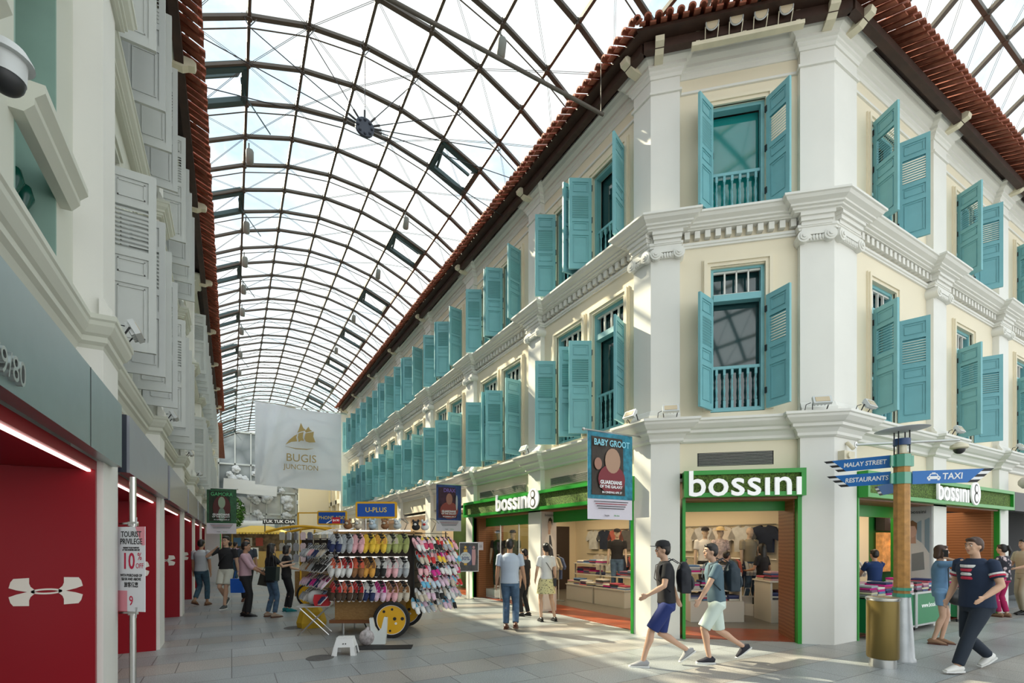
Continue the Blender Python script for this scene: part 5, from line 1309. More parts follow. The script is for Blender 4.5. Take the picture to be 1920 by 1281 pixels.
FRONT = [[(Nv, Gy, 'navy slippers with white piping'), (Gy, Gy, 'grey slippers with beige rims'), (Pk, Pk, 'pink closed slippers'), (Ye, Ye, 'bright yellow slippers'), (Ye, Or, 'yellow slippers beside the olive ones'), (Ol, Be, 'olive green slippers'), (Ol, Ol, 'olive slippers at the right end')],
         [(Wt, Co, 'white slippers with red lining'), (Wt, Rd, 'white slippers with coral lining'), (Br, Co, 'brown slippers with orange lining'), (Or, Br, 'orange slippers'), (Bk, Wt, 'black slippers with pale figures'), (Pk, Wt, 'pink slippers with pale faces'), (Gy, Wt, 'grey slippers with pale faces')],
         [(Dk, Rd, 'dark slippers with red lining at the left end'), (Dk, Co, 'dark slippers with orange red lining'), (Dk, Rd, 'small dark slippers with red lining'), (Nv, Wt, 'navy slippers with white rims'), (Lp, Mg, 'pale pink slippers with magenta lining'), (Pk, Br, 'rose slippers with brown lining'), (Be, Br, 'beige slippers with brown lining')]]
for rw, (zr, cols) in enumerate(zip((1.765, 1.345, .925), FRONT)):
    rn = ('top', 'middle', 'bottom')[rw]
    for c, (up, lin, nm) in enumerate(cols):
        sole = Wt if up in (Nv, Gy, Bk, Lp, Dk) else tuple(min(1, q*1.15+.05) for q in up)
        for layer in (2, 1, 0):
            x = -.56 + .195*c - .038*layer; y = -.085 + .06*layer - .02; z = zr + .024*layer - .02*(layer == 0)
            pair(CART.w(x, y, z), -.25+random.uniform(-.08, .08), -.38, up, lin, sole, '%s, %s front row%s' % (nm, rn, ('', ', second pair deep', ', rearmost pair')[layer]), 'slippers on the cart front, %s row' % rn)
LC_ = [[(Gy, Wt), (Wt, Gy), (Pk, Wt), (Nv, Be), (Be, Br)], [(Be, Br), (Br, Be), (Gy, Be), (Bk, Wt), (Bk, Gy)], [(Lp, Mg), (Lp, Pk), (Nv, Mg), (Mg, Nv), (Nv, Mg), (Lp, Mg)], [(Gy, Wt), (Wt, Gy), ((.05, .35, .50), Wt), (Gy, Mg), (Nv, (.1, .25, .6)), (Nv, Mg)]]
for rw, zr in enumerate((1.60, 1.34, 1.06, .78)):
    for k in range(11):
        t_ = k/10; up, lin = LC_[rw][min(len(LC_[rw])-1, int((1-t_)*len(LC_[rw])))]
        x = WA[0]+.02+(WB[0]-WA[0])*t_; y = WA[1]-.06+(WB[1]-WA[1])*t_
        rn = ('top', 'second', 'third', 'lowest')[rw]
        pair(CART.w(x-.03, y-.04, zr+random.uniform(-.01, .01)), -1.12+random.uniform(-.12, .12), -.75, up, lin, Wt if rw > 0 else Gy, 'slippers on the left wing of the cart, %s row, %s from the corner' % (rn, ('first', 'second', 'third', 'fourth', 'fifth', 'sixth', 'seventh', 'eighth', 'ninth', 'tenth', 'eleventh')[k]), 'slippers on the left wing, %s row' % rn)
PAL = [Pk, Rd, Bk, Lp, Wt, (.15, .45, .65), Mg, Ye, Gy, Be, (.55, .05, .12), (.5, .6, .7), Wt, Lp]
for rw, zr in enumerate((1.74, 1.52, 1.30, 1.08, .86, .66)):
    for k in range(10):
        t_ = k/9; x = RA[0]+(RB[0]-RA[0])*min(1, t_*1.25); y = RA[1]+(RB[1]-RA[1])*min(1, t_*1.25) + max(0, t_-.8)*1.2
        bulge = .12*math.sin(PI*(rw+.5)/6)
        up = PAL[(rw*5+k*3) % len(PAL)] if rw < 4 else [Wt, Lp, Gy, Bk, Be][(k+rw) % 5]
        rn = ('top', 'second', 'third', 'fourth', 'fifth', 'lowest')[rw]
        for j in (0, 1):
            if j and k % 2: continue
            o = pair(CART.w(x+bulge+.05*j, y-.05-.06*j, zr-.05*j+random.uniform(-.015, .015)), .75+random.uniform(-.25, .25), -.70, PAL[(rw*5+k*3+j*4) % len(PAL)] if rw < 4 else up, PAL[(k*7+rw) % len(PAL)], Wt if (k+rw) % 3 else Pk, 'small slippers on the right wing, %s row, %s along%s' % (rn, ('first', 'second', 'third', 'fourth', 'fifth', 'sixth', 'seventh', 'eighth', 'ninth', 'tenth')[k], ', in front' if j else ''), 'slippers on the right wing, %s row' % rn, roll=random.uniform(-.2, .2))
            o.scale = (.82, .82, .82)
# novelty plush slippers on the shelf
for i, (x, c1, c2, nm) in enumerate(((-.44, Br, Be, 'brown'), (-.26, Be, Wt, 'beige checked'), (.00, (.45, .55, .62), Wt, 'grey blue'), (.22, (.30, .14, .06), Be, 'brown bear'), (.44, (.55, .60, .60), Wt, 'pale grey'), (.76, Bk, Wt, 'black and white'), (.92, Wt, Rd, 'white with red'))):
    r = empty('plush_slipper', CART.w(x, .06 if x < .7 else .1, 1.88 if x < .7 else 1.86), CART.a, '%s plush animal slipper on the top shelf of the cart' % nm, 'plush slipper', 'plush slippers on the cart shelf')
    mb = MB(); mb.ball((0, 0, .06), (.075, .07, .06), 14, 9); mb.ball((0, -.03, .12), (.055, .05, .05), 14, 9); mb.build('body', cmat(c1), r, True)
    mb = MB(); mb.ball((0, -.075, .105), (.028, .02, .022), 10, 6); mb.build('muzzle', cmat(c2), r, True)
    for s_ in (-1, 1):
        mb = MB(); mb.ball((s_*.045, -.02, .17), (.02, .014, .028), 8, 6); mb.build('ear', cmat(c1), r, True)
        mb = MB(); mb.ball((s_*.02, -.078, .135), .007, 6, 4); mb.build('eye', BLACK, r, True)
mb = MB()
for x0, s_ in ((-.60, 1), (.98, -1), (.45, -1)):
    pts = [(x0, .5, 1.84), (x0-.08*s_, .45, 2.0), (x0-.0*s_, .3, 2.08), (x0+.12*s_*-1, .1, 2.06), (x0-.2*s_, .0, 1.98)]
    mb.tube(pts, .008, 6)
mb.build('gooseneck_lamp', CHROME, cart, True)
mb = MB(); mb.box(-.70, -.56, .0, .01, 1.98, 2.09); tgo = mb.build('price_tag', mat('red_tag', (.5, .02, .03), .5), cart); text('lettering', '$4.90', .05, WHITEP, tgo, (-.63, -.004, 2.035), extrude=.001)
# folding table with shopping bags beside the cart
r = empty('folding_table', CART.w(-1.08, .2), CART.a+.2, 'grey folding table with crossed legs left of the cart, holding bags of stock', 'table')
mb = MB(); mb.box(-.28, .28, -.2, .2, .50, .52); mb.build('tabletop', ALU, r)
for y in (-.16, .16):
    for s_ in (-1, 1): tubeobj('leg', [(-.24*s_, y, .50), (.26*s_, y, .0)], .012, CHROME, r, 8)
mb = MB(); mb.ball((0, 0, .13), (.16, .12, .14), 14, 9); o = mb.build('stock_bag', mat('translucent_stock_bag', (.55, .56, .56), .3), None, True); o.location = CART.w(-1.05, .18, .525); tag(o, 'pale plastic bag of stock on the folding table', 'bag')
mb = MB(); mb.prism([(-.12, 0), (.12, 0), (.15, .1), (.13, .2), (-.13, .2), (-.15, .1)], -.04, .04); o = mb.build('stock_bag', mat('red_bag_plastic', (.55, .03, .04), .4)); o.location = CART.w(-.88, .02, .525); o.rotation_euler = (0, 0, CART.a); tag(o, 'bright red printed bag at the front edge of the folding table', 'bag')
mb = MB(); mb.lathe([(.26, 0), (.28, .1), (.22, .3), (.10, .48), (.06, .52)], 9); o = mb.build('stock_bag', mat('yellow_sheet_plastic', (.70, .45, .03), .45)); o.location = CART.w(-1.45, .95); o.rotation_euler = (0, 0, .4); tag(o, 'tall yellow plastic sack standing behind the folding table', 'bag')
# ------------------------------------------------------------------ phone cart further back
P2C = Frame(at(618, 12.6).x, at(618, 12.6).y, -TH)
r = empty('accessory_cart', P2C.w(0, 0), P2C.a, 'second street cart with arched yellow arms and blue phone sign behind the slipper cart', 'market cart')
mb = MB(); mb.box(-.9, .8, 0, .9, .25, .9); mb.build('wooden_box', RATT, r)
mb = MB(); mb.box(-.8, .7, .1, .8, .9, 1.75); mb.build('core_cabinet', mat('dark_cart_core', (.035, .025, .02), .7), r)
for y in (-.1, 1.0):
    mb = MB(); pts = [(-1.6+2.9*k/12, y, 1.86 + .20*math.sin(PI*min(1, k/9.0+.08))-.25*max(0, k/12-.75)) for k in range(13)]; mb.tube(pts, .035, 8); mb.build('arched_arm', YEL, r, True)
for x in (-.75, .65):
    for y in (.0, .9): tubeobj('post', [(x, y, .0), (x, y, 2.0)], .025, YEL, r)
signboard(r, -.32, .44, 2.10, 2.46, .0, 'PHONE ADD', .12)
mb = MB(); mb.bar((-.9, .2, 2.42), (-.32, .2, 2.42), .03); mb.bar((-.9, .2, 2.1), (-.9, .2, 2.42), .03); mb.build('sign_frame', YEL, r)
for x in (-.5, .4):
    e = empty('wheel', (x, -.12, .3), 0, parent=r); mb = MB(); mb.M = Matrix.Rotation(R(90), 4, 'X'); mb.lathe([(.25, -.03), (.3, -.02), (.3, .02), (.25, .03), (.25, -.03)], 28, cap=False); mb.build('tyre', RUBBER, e, True); mb = MB(); mb.M = Matrix.Rotation(R(90), 4, 'X'); mb.lathe([(0, .01), (.25, .01), (.25, -.01), (0, -.01)], 24); mb.build('disc', YEL, e)
random.seed(5)
for k in range(36):
    x = -1.15+1.95*(k % 12)/11; z = 1.15+.28*(k//12)
    c = [(.45, .42, .36), (.6, .6, .62), (.3, .3, .32), (.65, .5, .52), (.2, .22, .3), (.5, .45, .3)][k % 6]
    mb = MB(); mb.prism([(-.06, -.2), (.06, -.2), (.07, -.05), (.04, 0), (-.04, 0), (-.07, -.05)], -.02, .02)
    o = mb.build('phone_pouch', cmat(c)); o.location = P2C.w(x, -.16, z+.2); o.rotation_euler = (0, 0, P2C.a+random.uniform(-.6, .6)); tag(o, 'small soft pouch, %s row, place %s on the accessory cart' % (('lowest', 'middle', 'top')[k//12], ('one','two','three','four','five','six','seven','eight','nine','ten','eleven','twelve')[k % 12]), 'pouch', 'pouches on the accessory cart')
# ------------------------------------------------------------------ snack kiosk and the far end of the street
K = Frame(at(452, 31.5).x, at(452, 31.5).y, 0)
r = empty('snack_kiosk', K.w(0, 0), 0, 'snack kiosk with yellow canopy, ochre counter and black letter sign far down the street', 'kiosk')
OCH = mat('ochre_counter_panel', (.52, .34, .10), .6)
mb = MB(); mb.box(-.6, 2.6, 0, 1.8, 0, 1.05); mb.build('counter', OCH, r)
mb = MB(); mb.box(-.55, 2.5, 1.2, 1.8, 1.05, 2.3); mb.build('back_panel', mat('kiosk_menu_panel', (.22, .16, .10), .6, noise=.6, nscale=4), r)
CAN = mat('yellow_canopy_fabric', (.80, .55, .10), .7)
mb = MB(); v = [(-1.0, -.8, 2.3), (2.9, -.8, 2.3), (2.9, 2.0, 2.3), (-1.0, 2.0, 2.3), (.6, .6, 2.75), (1.6, .6, 2.75)]
mb.add(v, [(0,1,5,4),(1,2,5),(2,3,4,5),(3,0,4),(0,3,2,1)]); 
for k in range(22): a = -1.0+3.9*k/22; mb.prism([(a, 2.3), (a+.177, 2.3), (a+.15, 2.18), (a+.03, 2.18)], -.81, -.79)
mb.build('canopy', CAN, r)
for x, y in ((-.5, 0), (2.5, 0), (-.5, 1.7), (2.5, 1.7)): tubeobj('post', [(x, y, 1.05), (x, y, 2.35)], .04, OCH, r)
mb = MB(); mb.box(1.2, 3.1, -.95, -.9, 2.82, 3.16); mb.box(1.3, 1.36, -.92, -.88, 2.3, 2.82); mb.box(2.8, 2.86, -.92, -.88, 2.3, 2.82); sb = mb.build('sign_board', BLACK, r); text('lettering', 'TUK TUK CHA', .28, WHITEP, sb, (2.15, -.96, 2.99), extrude=.01, bold=.004)
for x, c in ((-.2, (.10, .25, .5)), (.45, (.75, .72, .65)), (1.1, (.5, .1, .08))):
    mb = MB(); mb.box(x-.22, x+.22, 1.15, 1.19, 1.4, 1.95); mb.build('menu_board', mat('print_%02d_%02d_%02d' % tuple(int(q*99) for q in c), c, .6), r)
mb = MB(); mb.box(.55, 1.0, -.03, -.005, .55, 1.3); mb.build('framed_notice', WPL, r)
# closing glazed screen with pale paper flowers
SCR = mat('reflecting_screen_glass', (.22, .27, .29), .08, spec=1.0)
N, L, B = nodes_of(SCR)
t0 = N.new('ShaderNodeTexCoord'); n0 = N.new('ShaderNodeTexVoronoi'); n0.inputs['Scale'].default_value = .8; L.new(t0.outputs['Object'], n0.inputs['Vector'])
r0 = N.new('ShaderNodeValToRGB'); r0.color_ramp.elements[0].color = (.50, .54, .56, 1); r0.color_ramp.elements[1].color = (.09, .12, .13, 1); L.new(n0.outputs['Distance'], r0.inputs[0]); L.new(r0.outputs[0], B.inputs['Base Color'])
mb = MB(); mb.box(-3.5, 9.0, 50.0, 50.2, 2.6, 11.5); o = mb.build('window_91', SCR); o['kind'] = 'structure'
MUL = mat('pale_mullion', (.65, .68, .66), .5)
for k in range(11): mb = MB(); x = -3.5+1.25*k; mb.box(x-.05, x+.05, 49.85, 50, 0, 11.5); mb.build('mullion', MUL, o)
for z in (2.6, 4.2, 6.2, 8.6, 11.5): mb = MB(); mb.box(-3.5, 9, 49.85, 50, z-.07, z+.07); mb.build('transom', MUL, o)
mb = MB(); mb.box(-3.5, 9, 50.05, 50.3, 11.5, 16.5); e_ = mb.build('wall_end_gable', ROOFGLASS); e_['kind'] = 'structure'
random.seed(21)
PAPER = mat('white_paper', (.82, .83, .85), .8)
for k in range(46):
    s_ = random.uniform(.25, .5); x = random.uniform(-.4, 6.0); z = random.uniform(2.9, 8.4)
    mb = MB()
    for j in range(5): a = j*2*PI/5; mb.ball((s_*.5*math.cos(a), 0, s_*.5*math.sin(a)), (s_*.5, s_*.3, s_*.5), 8, 6)
    mb.ball((0, -.15, 0), (s_*.45, s_*.4, s_*.45), 8, 6)
    o = mb.build('paper_flower', PAPER, None, True); o.location = (x, 49.845-s_*.3, z); tag(o, 'white paper flower hung %s, %s of the glazed end screen' % ('high' if z > 6.5 else 'at middle height' if z > 4.5 else 'low', 'left' if x < .5 else 'centre' if x < 3.5 else 'right'), 'decoration', 'paper flowers at the street end')
mb = MB(); mb.tube([(-1.0, 47, 3.05), (3.2, 47, 3.05)], .45, 18); o = mb.build('air_duct', WPL, None, True); tag(o, 'fat white horizontal duct below the glazed screen at the street end', 'duct')
mb = MB(); mb.box(-.95, 3.2, 48.3, 48.4, 5.9, 7.1); o = mb.build('cloth_swag', PAPER); o.rotation_euler = (0, .05, 0); tag(o, 'white cloth swag stretched across the glazed screen left of the banner', 'decoration')
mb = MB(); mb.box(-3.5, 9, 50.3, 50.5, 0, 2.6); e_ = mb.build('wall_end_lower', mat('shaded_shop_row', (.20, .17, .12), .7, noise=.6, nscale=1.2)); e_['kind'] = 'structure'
# tree beyond
LEAF = mat('bright_tree_leaf', (.10, .26, .05), .8, noise=.5, nscale=3)
r = empty('street_tree', (0.0, 44.0, 0), 0, 'green tree showing above the green bordered film banner at the street end', 'tree')
tubeobj('trunk', [(0, 0, 0), (.1, 0, 2.2), (0, .1, 3.6)], .12, mat('bark', (.12, .08, .05), .9), r)
mb = MB()
for k in range(900):
    a = random.uniform(0, 2*PI); b = random.uniform(-1, 1); q = random.uniform(.6, 1)**.5
    c = Vector((0.95*q*math.cos(a)*math.sqrt(1-b*b), 1.1*q*math.sin(a)*math.sqrt(1-b*b), 4.0+1.3*q*b)); d = Vector((random.uniform(-1, 1), random.uniform(-1, 1), random.uniform(-1, 1))).normalized()*.13; e = d.cross(Vector((.3, .5, .8))).normalized()*.07
    mb.add([c-d, c+e, c+d, c-e], [(0,1,2,3)])
mb.build('crown', LEAF, r)
# far street walls
mb = MB(); mb.box(6.9, 9.5, 31.9, 50, 0, 9.6)
for k in range(9):
    y = 33+2.0*k; mb.box(6.55, 6.9, y-.25, y+.25, 0, 9.6)
mb.box(6.5, 6.9, 31.9, 50, 9.0, 9.3); mb.box(6.55, 6.9, 31.9, 50, 4.4, 4.7); o = mb.build('wall_far_right', CREAM); o['kind'] = 'structure'
mb = MB(); mb.box(4.4, 6.55, 40.0, 40.4, 0, 7.2); o = mb.build('wall_far_bay', CREAM); o['kind'] = 'structure'
mb = MB(); mb.box(-4, -1.3, 34.0, 50, 0, 8.9)
for k in range(5): y = 35.4+3.4*k; mb.box(-1.3, -1.05, y-.3, y+.3, 0, 8.9)
mb.box(-1.3, -1.0, 34, 50, 3.4, 3.7); mb.box(-1.3, -1.0, 34, 50, 6.6, 6.9); o = mb.build('wall_far_left', PALE); o['kind'] = 'structure'
mb = MB(); mb.box(-1.3, -.5, 34.5, 48, 8.75, 8.9); o = mb.build(trim_name(), TILE); o['kind'] = 'structure'
# stalls and hoardings along the far left: white and green upright panels
for i, (y, c, l_) in enumerate(((23.6, (.55, .55, .56), 'grey roller banner standing beyond the last red portal'), (26.0, (.06, .45, .06), 'bright green upright panel far along the left side'), (27.2, (.75, .75, .72), 'white upright panel next to the green one'), (29.0, (.5, .05, .06), 'red upright panel far along the left side'))):
    mb = MB(); mb.box(-.92, -.42, y, y+.06, 0, 2.2); o = mb.build('upright_panel', mat('panel_%d' % i, c, .6)); tag(o, l_, 'panel')
# ------------------------------------------------------------------ people
def ik(a, b, l1, l2, hint):
    a = Vector(a); b = Vector(b); d = b-a; L_ = min(d.length, (l1+l2)*.999); d.normalize(); b = a + d*L_
    c = (l1*l1 + L_*L_ - l2*l2)/(2*L_); h_ = math.sqrt(max(0, l1*l1-c*c))
    hv = Vector(hint); hv = hv - d*hv.dot(d)
    if hv.length < 1e-5: hv = Vector((0, 1, 0))
    hv.normalize()
    return a + d*c + hv*h_, b
def remesh(o, vox, it=4, fac=.5):
    m = o.modifiers.new('remesh', 'REMESH'); m.mode = 'VOXEL'; m.voxel_size = vox; m.use_smooth_shade = True
    s_ = o.modifiers.new('smooth', 'SMOOTH'); s_.iterations = it; s_.factor = fac
def chain(mb, pts, rs, n=12):
    P = [Vector(p) for p in pts]; Q = []; RR = []
    for i in range(len(P)-1):
        for k in range(4):
            t = k/4; Q.append(P[i].lerp(P[i+1], t)); RR.append(rs[i]*(1-t)+rs[i+1]*t)
    Q.append(P[-1]); RR.append(rs[-1])
    mb.tube(Q, RR, n)
    for p, r_ in zip(P, rs): mb.ball(p, r_*.98, 12, 8)
SKINS = [mat('skin_tone_light', (.58, .36, .25), .55, spec=.35), mat('skin_tone_tan', (.45, .25, .155), .55, spec=.35)]
HAIRM = mat('black_hair', (.014, .011, .010), .45)
HAIRB = mat('dark_brown_hair', (.05, .022, .012), .5)
EYEW = mat('eye_white', (.75, .74, .72), .3)
LIPM = mat('lip_tone', (.42, .16, .13), .5)
def person(loc, face, H, label, feet, hands, shirt, lower, shoes, skin=0, hair='short', female=False, build=1.0, vox=.0095, lean=0.0, head_turn=0.0, head_tilt=0.0,
           heel=(0, 0), sleeve='short', shirt_len=0.0, kind='person', hair_m=None, hip_drop=0.0, mannequin=None, hat=None, group=None, elbows=None):
    s = H/1.75; b = build
    a_cam = math.atan2(-face[0], face[1]); root = empty('person' if not mannequin else 'mannequin', loc, -TH + a_cam, label, 'person' if not mannequin else 'mannequin', group)
    sk = mannequin or SKINS[skin]
    def V(x, y, z): return Vector((x*s, y*s, z*s))
    hipz = .93 - hip_drop
    ank = []
    for i, (fx, fy) in enumerate(feet): ank.append(Vector((fx*s, fy*s, .085*s + heel[i]*s)))
    hw = .085 if not female else .09
    hips = [V(-hw, 0, hipz), V(hw, 0, hipz)]
    legs = []
    for i in (0, 1):
        k_, e_ = ik(hips[i], ank[i], .43*s, .435*s, (0, 1, 0)); legs.append((hips[i], k_, e_))
    sx = .185 if not female else .155
    T = lambda z, dy=0: Vector((0, (lean*(z-hipz) + dy)*s, z*s))
    sh = [T(1.42) + Vector((-sx*s*b**.5, 0, 0)), T(1.42) + Vector((sx*s*b**.5, 0, 0))]
    arms = []
    for i in (0, 1):
        hx, hy, hz = hands[i]; hint = elbows[i] if elbows else ((-.5 if i == 0 else .5), -1, -.3)
        e_, w_ = ik(sh[i], V(hx, hy, hz), .29*s, .25*s, hint); arms.append((sh[i], e_, w_))
    # body, one continuous surface
    mb = MB()
    tors = [(hipz-.06, .135, .095), (hipz+.02, .15 if not female else .155, .105), (1.08, .13 if not female else .112, .09), (1.20, .145 if not female else .125, .10), (1.32, .16 if not female else .14, .105), (1.40, .15 if not female else .13, .085), (1.455, .075, .06)]
    mb.tube([T(z) for z, _, _ in tors], [[rx*s*b, ry*s*b] for _, rx, ry in tors], 18, axis=(1, 0, 0))
    neck = T(1.46); hd = T(1.63, .015) 
    mb.tube([T(1.42), T(1.50, .0), T(1.56, .01)], [.062*s, .052*s, .05*s], 12)
    HM = Matrix.Translation(hd) @ Matrix.Rotation(head_turn, 4, 'Z') @ Matrix.Rotation(head_tilt, 4, 'X')
    q = MB(); q.M = HM; hs = s
    q.ball((0, 0, .02*hs), (.074*hs, .092*hs, .098*hs), 20, 14)
    q.ball((0, .030*hs, -.045*hs), (.054*hs, .058*hs, .068*hs), 16, 10)
    q.ball((0, .094*hs, -.010*hs), (.011*hs, .020*hs, .020*hs), 8, 6); q.tube([(0, .080*hs, .03*hs), (0, .100*hs, -.012*hs)], [.008*hs, .012*hs], 8)
    q.ball((0, .078*hs, -.050*hs), (.024*hs, .012*hs, .010*hs), 10, 6); q.ball((0, .070*hs, -.088*hs), (.022*hs, .016*hs, .016*hs), 10, 6)
    for s_ in (-1, 1):
        q.ball((s_*.075*hs, -.002*hs, -.008*hs), (.010*hs, .020*hs, .030*hs), 8, 6); q.ball((s_*.040*hs, .066*hs, -.022*hs), (.020*hs, .018*hs, .018*hs), 8, 6)
        q.tube([(s_*.012*hs, .086*hs, .034*hs), (s_*.050*hs, .070*hs, .034*hs)], .008*hs, 6)
    mb.v += [tuple(v) for v in q.v]; off = len(mb.v)-len(q.v); mb.f += [tuple(off+i for i in f) for f in q.f]; mb.m += q.m
    for i, (a, e, w) in enumerate(arms):
        f_ = b**.5*(1 if not female else .86)
        chain(mb, [a, e, w], [.050*s*f_, .039*s*f_, .026*s*f_])
        mb.tube([a + Vector((0, 0, -.0)), a.lerp(e, .5)], [.050*s*f_, .045*s*f_], 10); mb.tube([e, e.lerp(w, .35), w], [.036*s*f_, .040*s*f_, .026*s*f_], 10)
        d = (w-e).normalized(); side = d.cross(Vector((0, 1, 0))); side = side.normalized() if side.length > .05 else Vector((1, 0, 0)); pn = side.cross(d).normalized()
        palm = w + d*.05*s
        mb.tube([w - d*.01*s, palm, w + d*.085*s], [[.018*s, .026*s], [.016*s, .038*s], [.012*s, .036*s]], 10, axis=tuple(side))
        for k in range(4):
            o_ = (k-1.5)*.0185*s; L_ = (.060, .070, .066, .050)[k]*s
            b0 = w + d*.078*s + pn*o_; cu = side*(-1 if i == 0 else 1)*-.35
            p1 = b0 + (d+cu*.3).normalized()*L_*.45; p2 = p1 + (d+cu*1.1).normalized()*L_*.32; p3 = p2 + (d+cu*2.0).normalized()*L_*.25
            mb.tube([b0, p1, p2, p3], [.0088*s, .0082*s, .0076*s, .006*s], 7)
        tb = w + d*.025*s + pn*.022*s; mb.tube([tb, tb + (d*.6+pn*.8).normalized()*.035*s, tb + (d*.95+pn*.55).normalized()*.062*s], [.012*s, .0098*s, .0078*s], 7)
    for i, (h, k, a) in enumerate(legs):
        f_ = b**.5*(1 if not female else .95)
        chain(mb, [h, k, a], [.082*s*f_, .050*s*f_, .034*s*f_], 14)
        back = Vector((0, -1, 0)); cp = k.lerp(a, .28) + back*.014*s; mb.tube([k, cp, k.lerp(a, .62), a], [.046*s*f_, .054*s*f_, .040*s*f_, .032*s*f_], 12)
        # bare foot
        tilt = -.0 if heel[i] < .02 else -min(.9, heel[i]*5)
        fm = MB(); fm.M = Matrix.Translation(a) @ Matrix.Rotation(tilt, 4, 'X'); fm.tube([(0, -.05*s, -.045*s), (0, .0, -.04*s), (0, .08*s, -.058*s), (0, .15*s, -.066*s)], [[.030*s, .030*s], [.034*s, .036*s], [.042*s, .022*s], [.034*s, .014*s]], 10, axis=(1, 0, 0))
        off = len(mb.v); mb.v += fm.v; mb.f += [tuple(off+j for j in f) for f in fm.f]; mb.m += fm.m
    body = mb.build('body', sk, root); remesh(body, vox)
    if not mannequin:
        for s_ in (-1, 1):
            e = MB(); e.M = HM; e.ball((s_*.030*hs, .0815*hs, .012*hs), (.014*hs, .008*hs, .008*hs), 10, 6); e.build('eye', EYEW, root, True)
            e = MB(); e.M = HM; e.ball((s_*.030*hs, .0885*hs, .012*hs), (.0065*hs, .003*hs, .0065*hs), 8, 6); e.build('pupil', HAIRM, root, True)
            e = MB(); e.M = HM; e.tube([(s_*.014*hs, .094*hs, .036*hs), (s_*.032*hs, .091*hs, .042*hs), (s_*.052*hs, .078*hs, .036*hs)], .004*hs, 5); e.build('eyebrow', HAIRM, root)
        e = MB(); e.M = HM; e.ball((0, .089*hs, -.050*hs), (.023*hs, .006*hs, .007*hs), 10, 6); e.build('lips', LIPM, root, True)
    if hair:
        h_ = MB(); h_.M = HM; hm = hair_m or HAIRM
        h_.ball((0, -.016*hs, .040*hs), (.084*hs, .094*hs, .094*hs), 20, 12); h_.ball((0, -.045*hs, .0), (.076*hs, .062*hs, .080*hs), 16, 10)
        h_.ball((0, .052*hs, .090*hs), (.062*hs, .038*hs, .028*hs), 14, 8)
        if hair in ('long', 'bob'):
            zz = -.30 if hair == 'long' else -.12
            h_.tube([(0, -.03*hs, .03*hs), (0, -.05*hs, -.06*hs), (0, -.065*hs, zz*.6*hs-.02), (0, -.07*hs, zz*hs)], [[.088*hs, .07*hs], [.094*hs, .062*hs], [.092*hs, .05*hs], [.075*hs, .03*hs]], 14, axis=(1, 0, 0))
            for s_ in (-1, 1): h_.tube([(s_*.070*hs, .02*hs, .06*hs), (s_*.082*hs, .012*hs, -.03*hs), (s_*.082*hs, -.0, -.11*hs)], [.02*hs, .022*hs, .016*hs], 8)
        if hair == 'tail': h_.ball((0, -.12*hs, .07*hs), (.03*hs, .035*hs, .035*hs), 10, 6); h_.tube([(0, -.12*hs, .07*hs), (0.02, -.15*hs, -.03*hs), (0.02, -.13*hs, -.15*hs)], [.025*hs, .032*hs, .012*hs], 9)
        o = h_.build('hair', hm, root); remesh(o, max(vox, .010), 2)
    if hat:
        c_ = MB(); c_.M = HM; c_.lathe([(.094*hs, .052*hs), (.092*hs, .085*hs), (.074*hs, .125*hs), (.03*hs, .142*hs), (.0, .145*hs)], 22, sy=1.12)
        if hat[1] == 'cap': c_.prism([(-.07*hs, .07*hs), (-.06*hs, .15*hs), (0, .175*hs), (.06*hs, .15*hs), (.07*hs, .07*hs)], .050*hs, .058*hs, 'xy')
        else: c_.lathe([(.09*hs, .052*hs), (.155*hs, .046*hs), (.155*hs, .05*hs), (.09*hs, .06*hs)], 24, sy=1.1)
        c_.build('hat', hat[0], root, True)
    # shirt
    if shirt is not None:
        m = shirt; c = MB(); zb = hipz+.02-shirt_len; ex = .020
        pr_ = [(zb, .165 if not female else .15, .125), (hipz+.08, .155 if not female else .135, .118), (1.10, .148 if not female else .125, .112), (1.22, .162 if not female else .142, .122), (1.33, .176 if not female else .154, .124), (1.41, .165 if not female else .143, .100), (1.462, .085, .068), (1.478, .075, .062)]
        if shirt_len > .1: pr_[0] = (zb, .185, .15)
        c.tube([T(z) for z, _, _ in pr_], [[rx*s*b+.004, ry*s*b+.004] for _, rx, ry in pr_], 22, axis=(1, 0, 0))
        if sleeve:
            for i, (a, e, w) in enumerate(arms):
                f_ = b**.35*(1 if not female else .88)
                if sleeve == 'short': c.tube([a+Vector(((.03 if i == 0 else -.03)*s, 0, .0)), a, a.lerp(e, .35), a.lerp(e, .68)], [.062*s*f_, .066*s*f_, .062*s*f_, .060*s*f_], 14)
                elif sleeve == 'long': chain(c, [a, e, e.lerp(w, .92)], [.066*s*f_, .054*s*f_, .040*s*f_], 14)
                elif sleeve == 'rolled': chain(c, [a, e], [.066*s*f_, .056*s*f_], 14); c.tube([e, e.lerp(w, .30)], [.056*s*f_, .052*s*f_], 14)
                elif sleeve == 'none': c.ball(a + Vector(((.03 if i == 0 else -.03)*s, 0, .01*s)), (.05*s, .05*s, .05*s))
        o = c.build('shirt', m, root); remesh(o, max(.012, vox), 5)
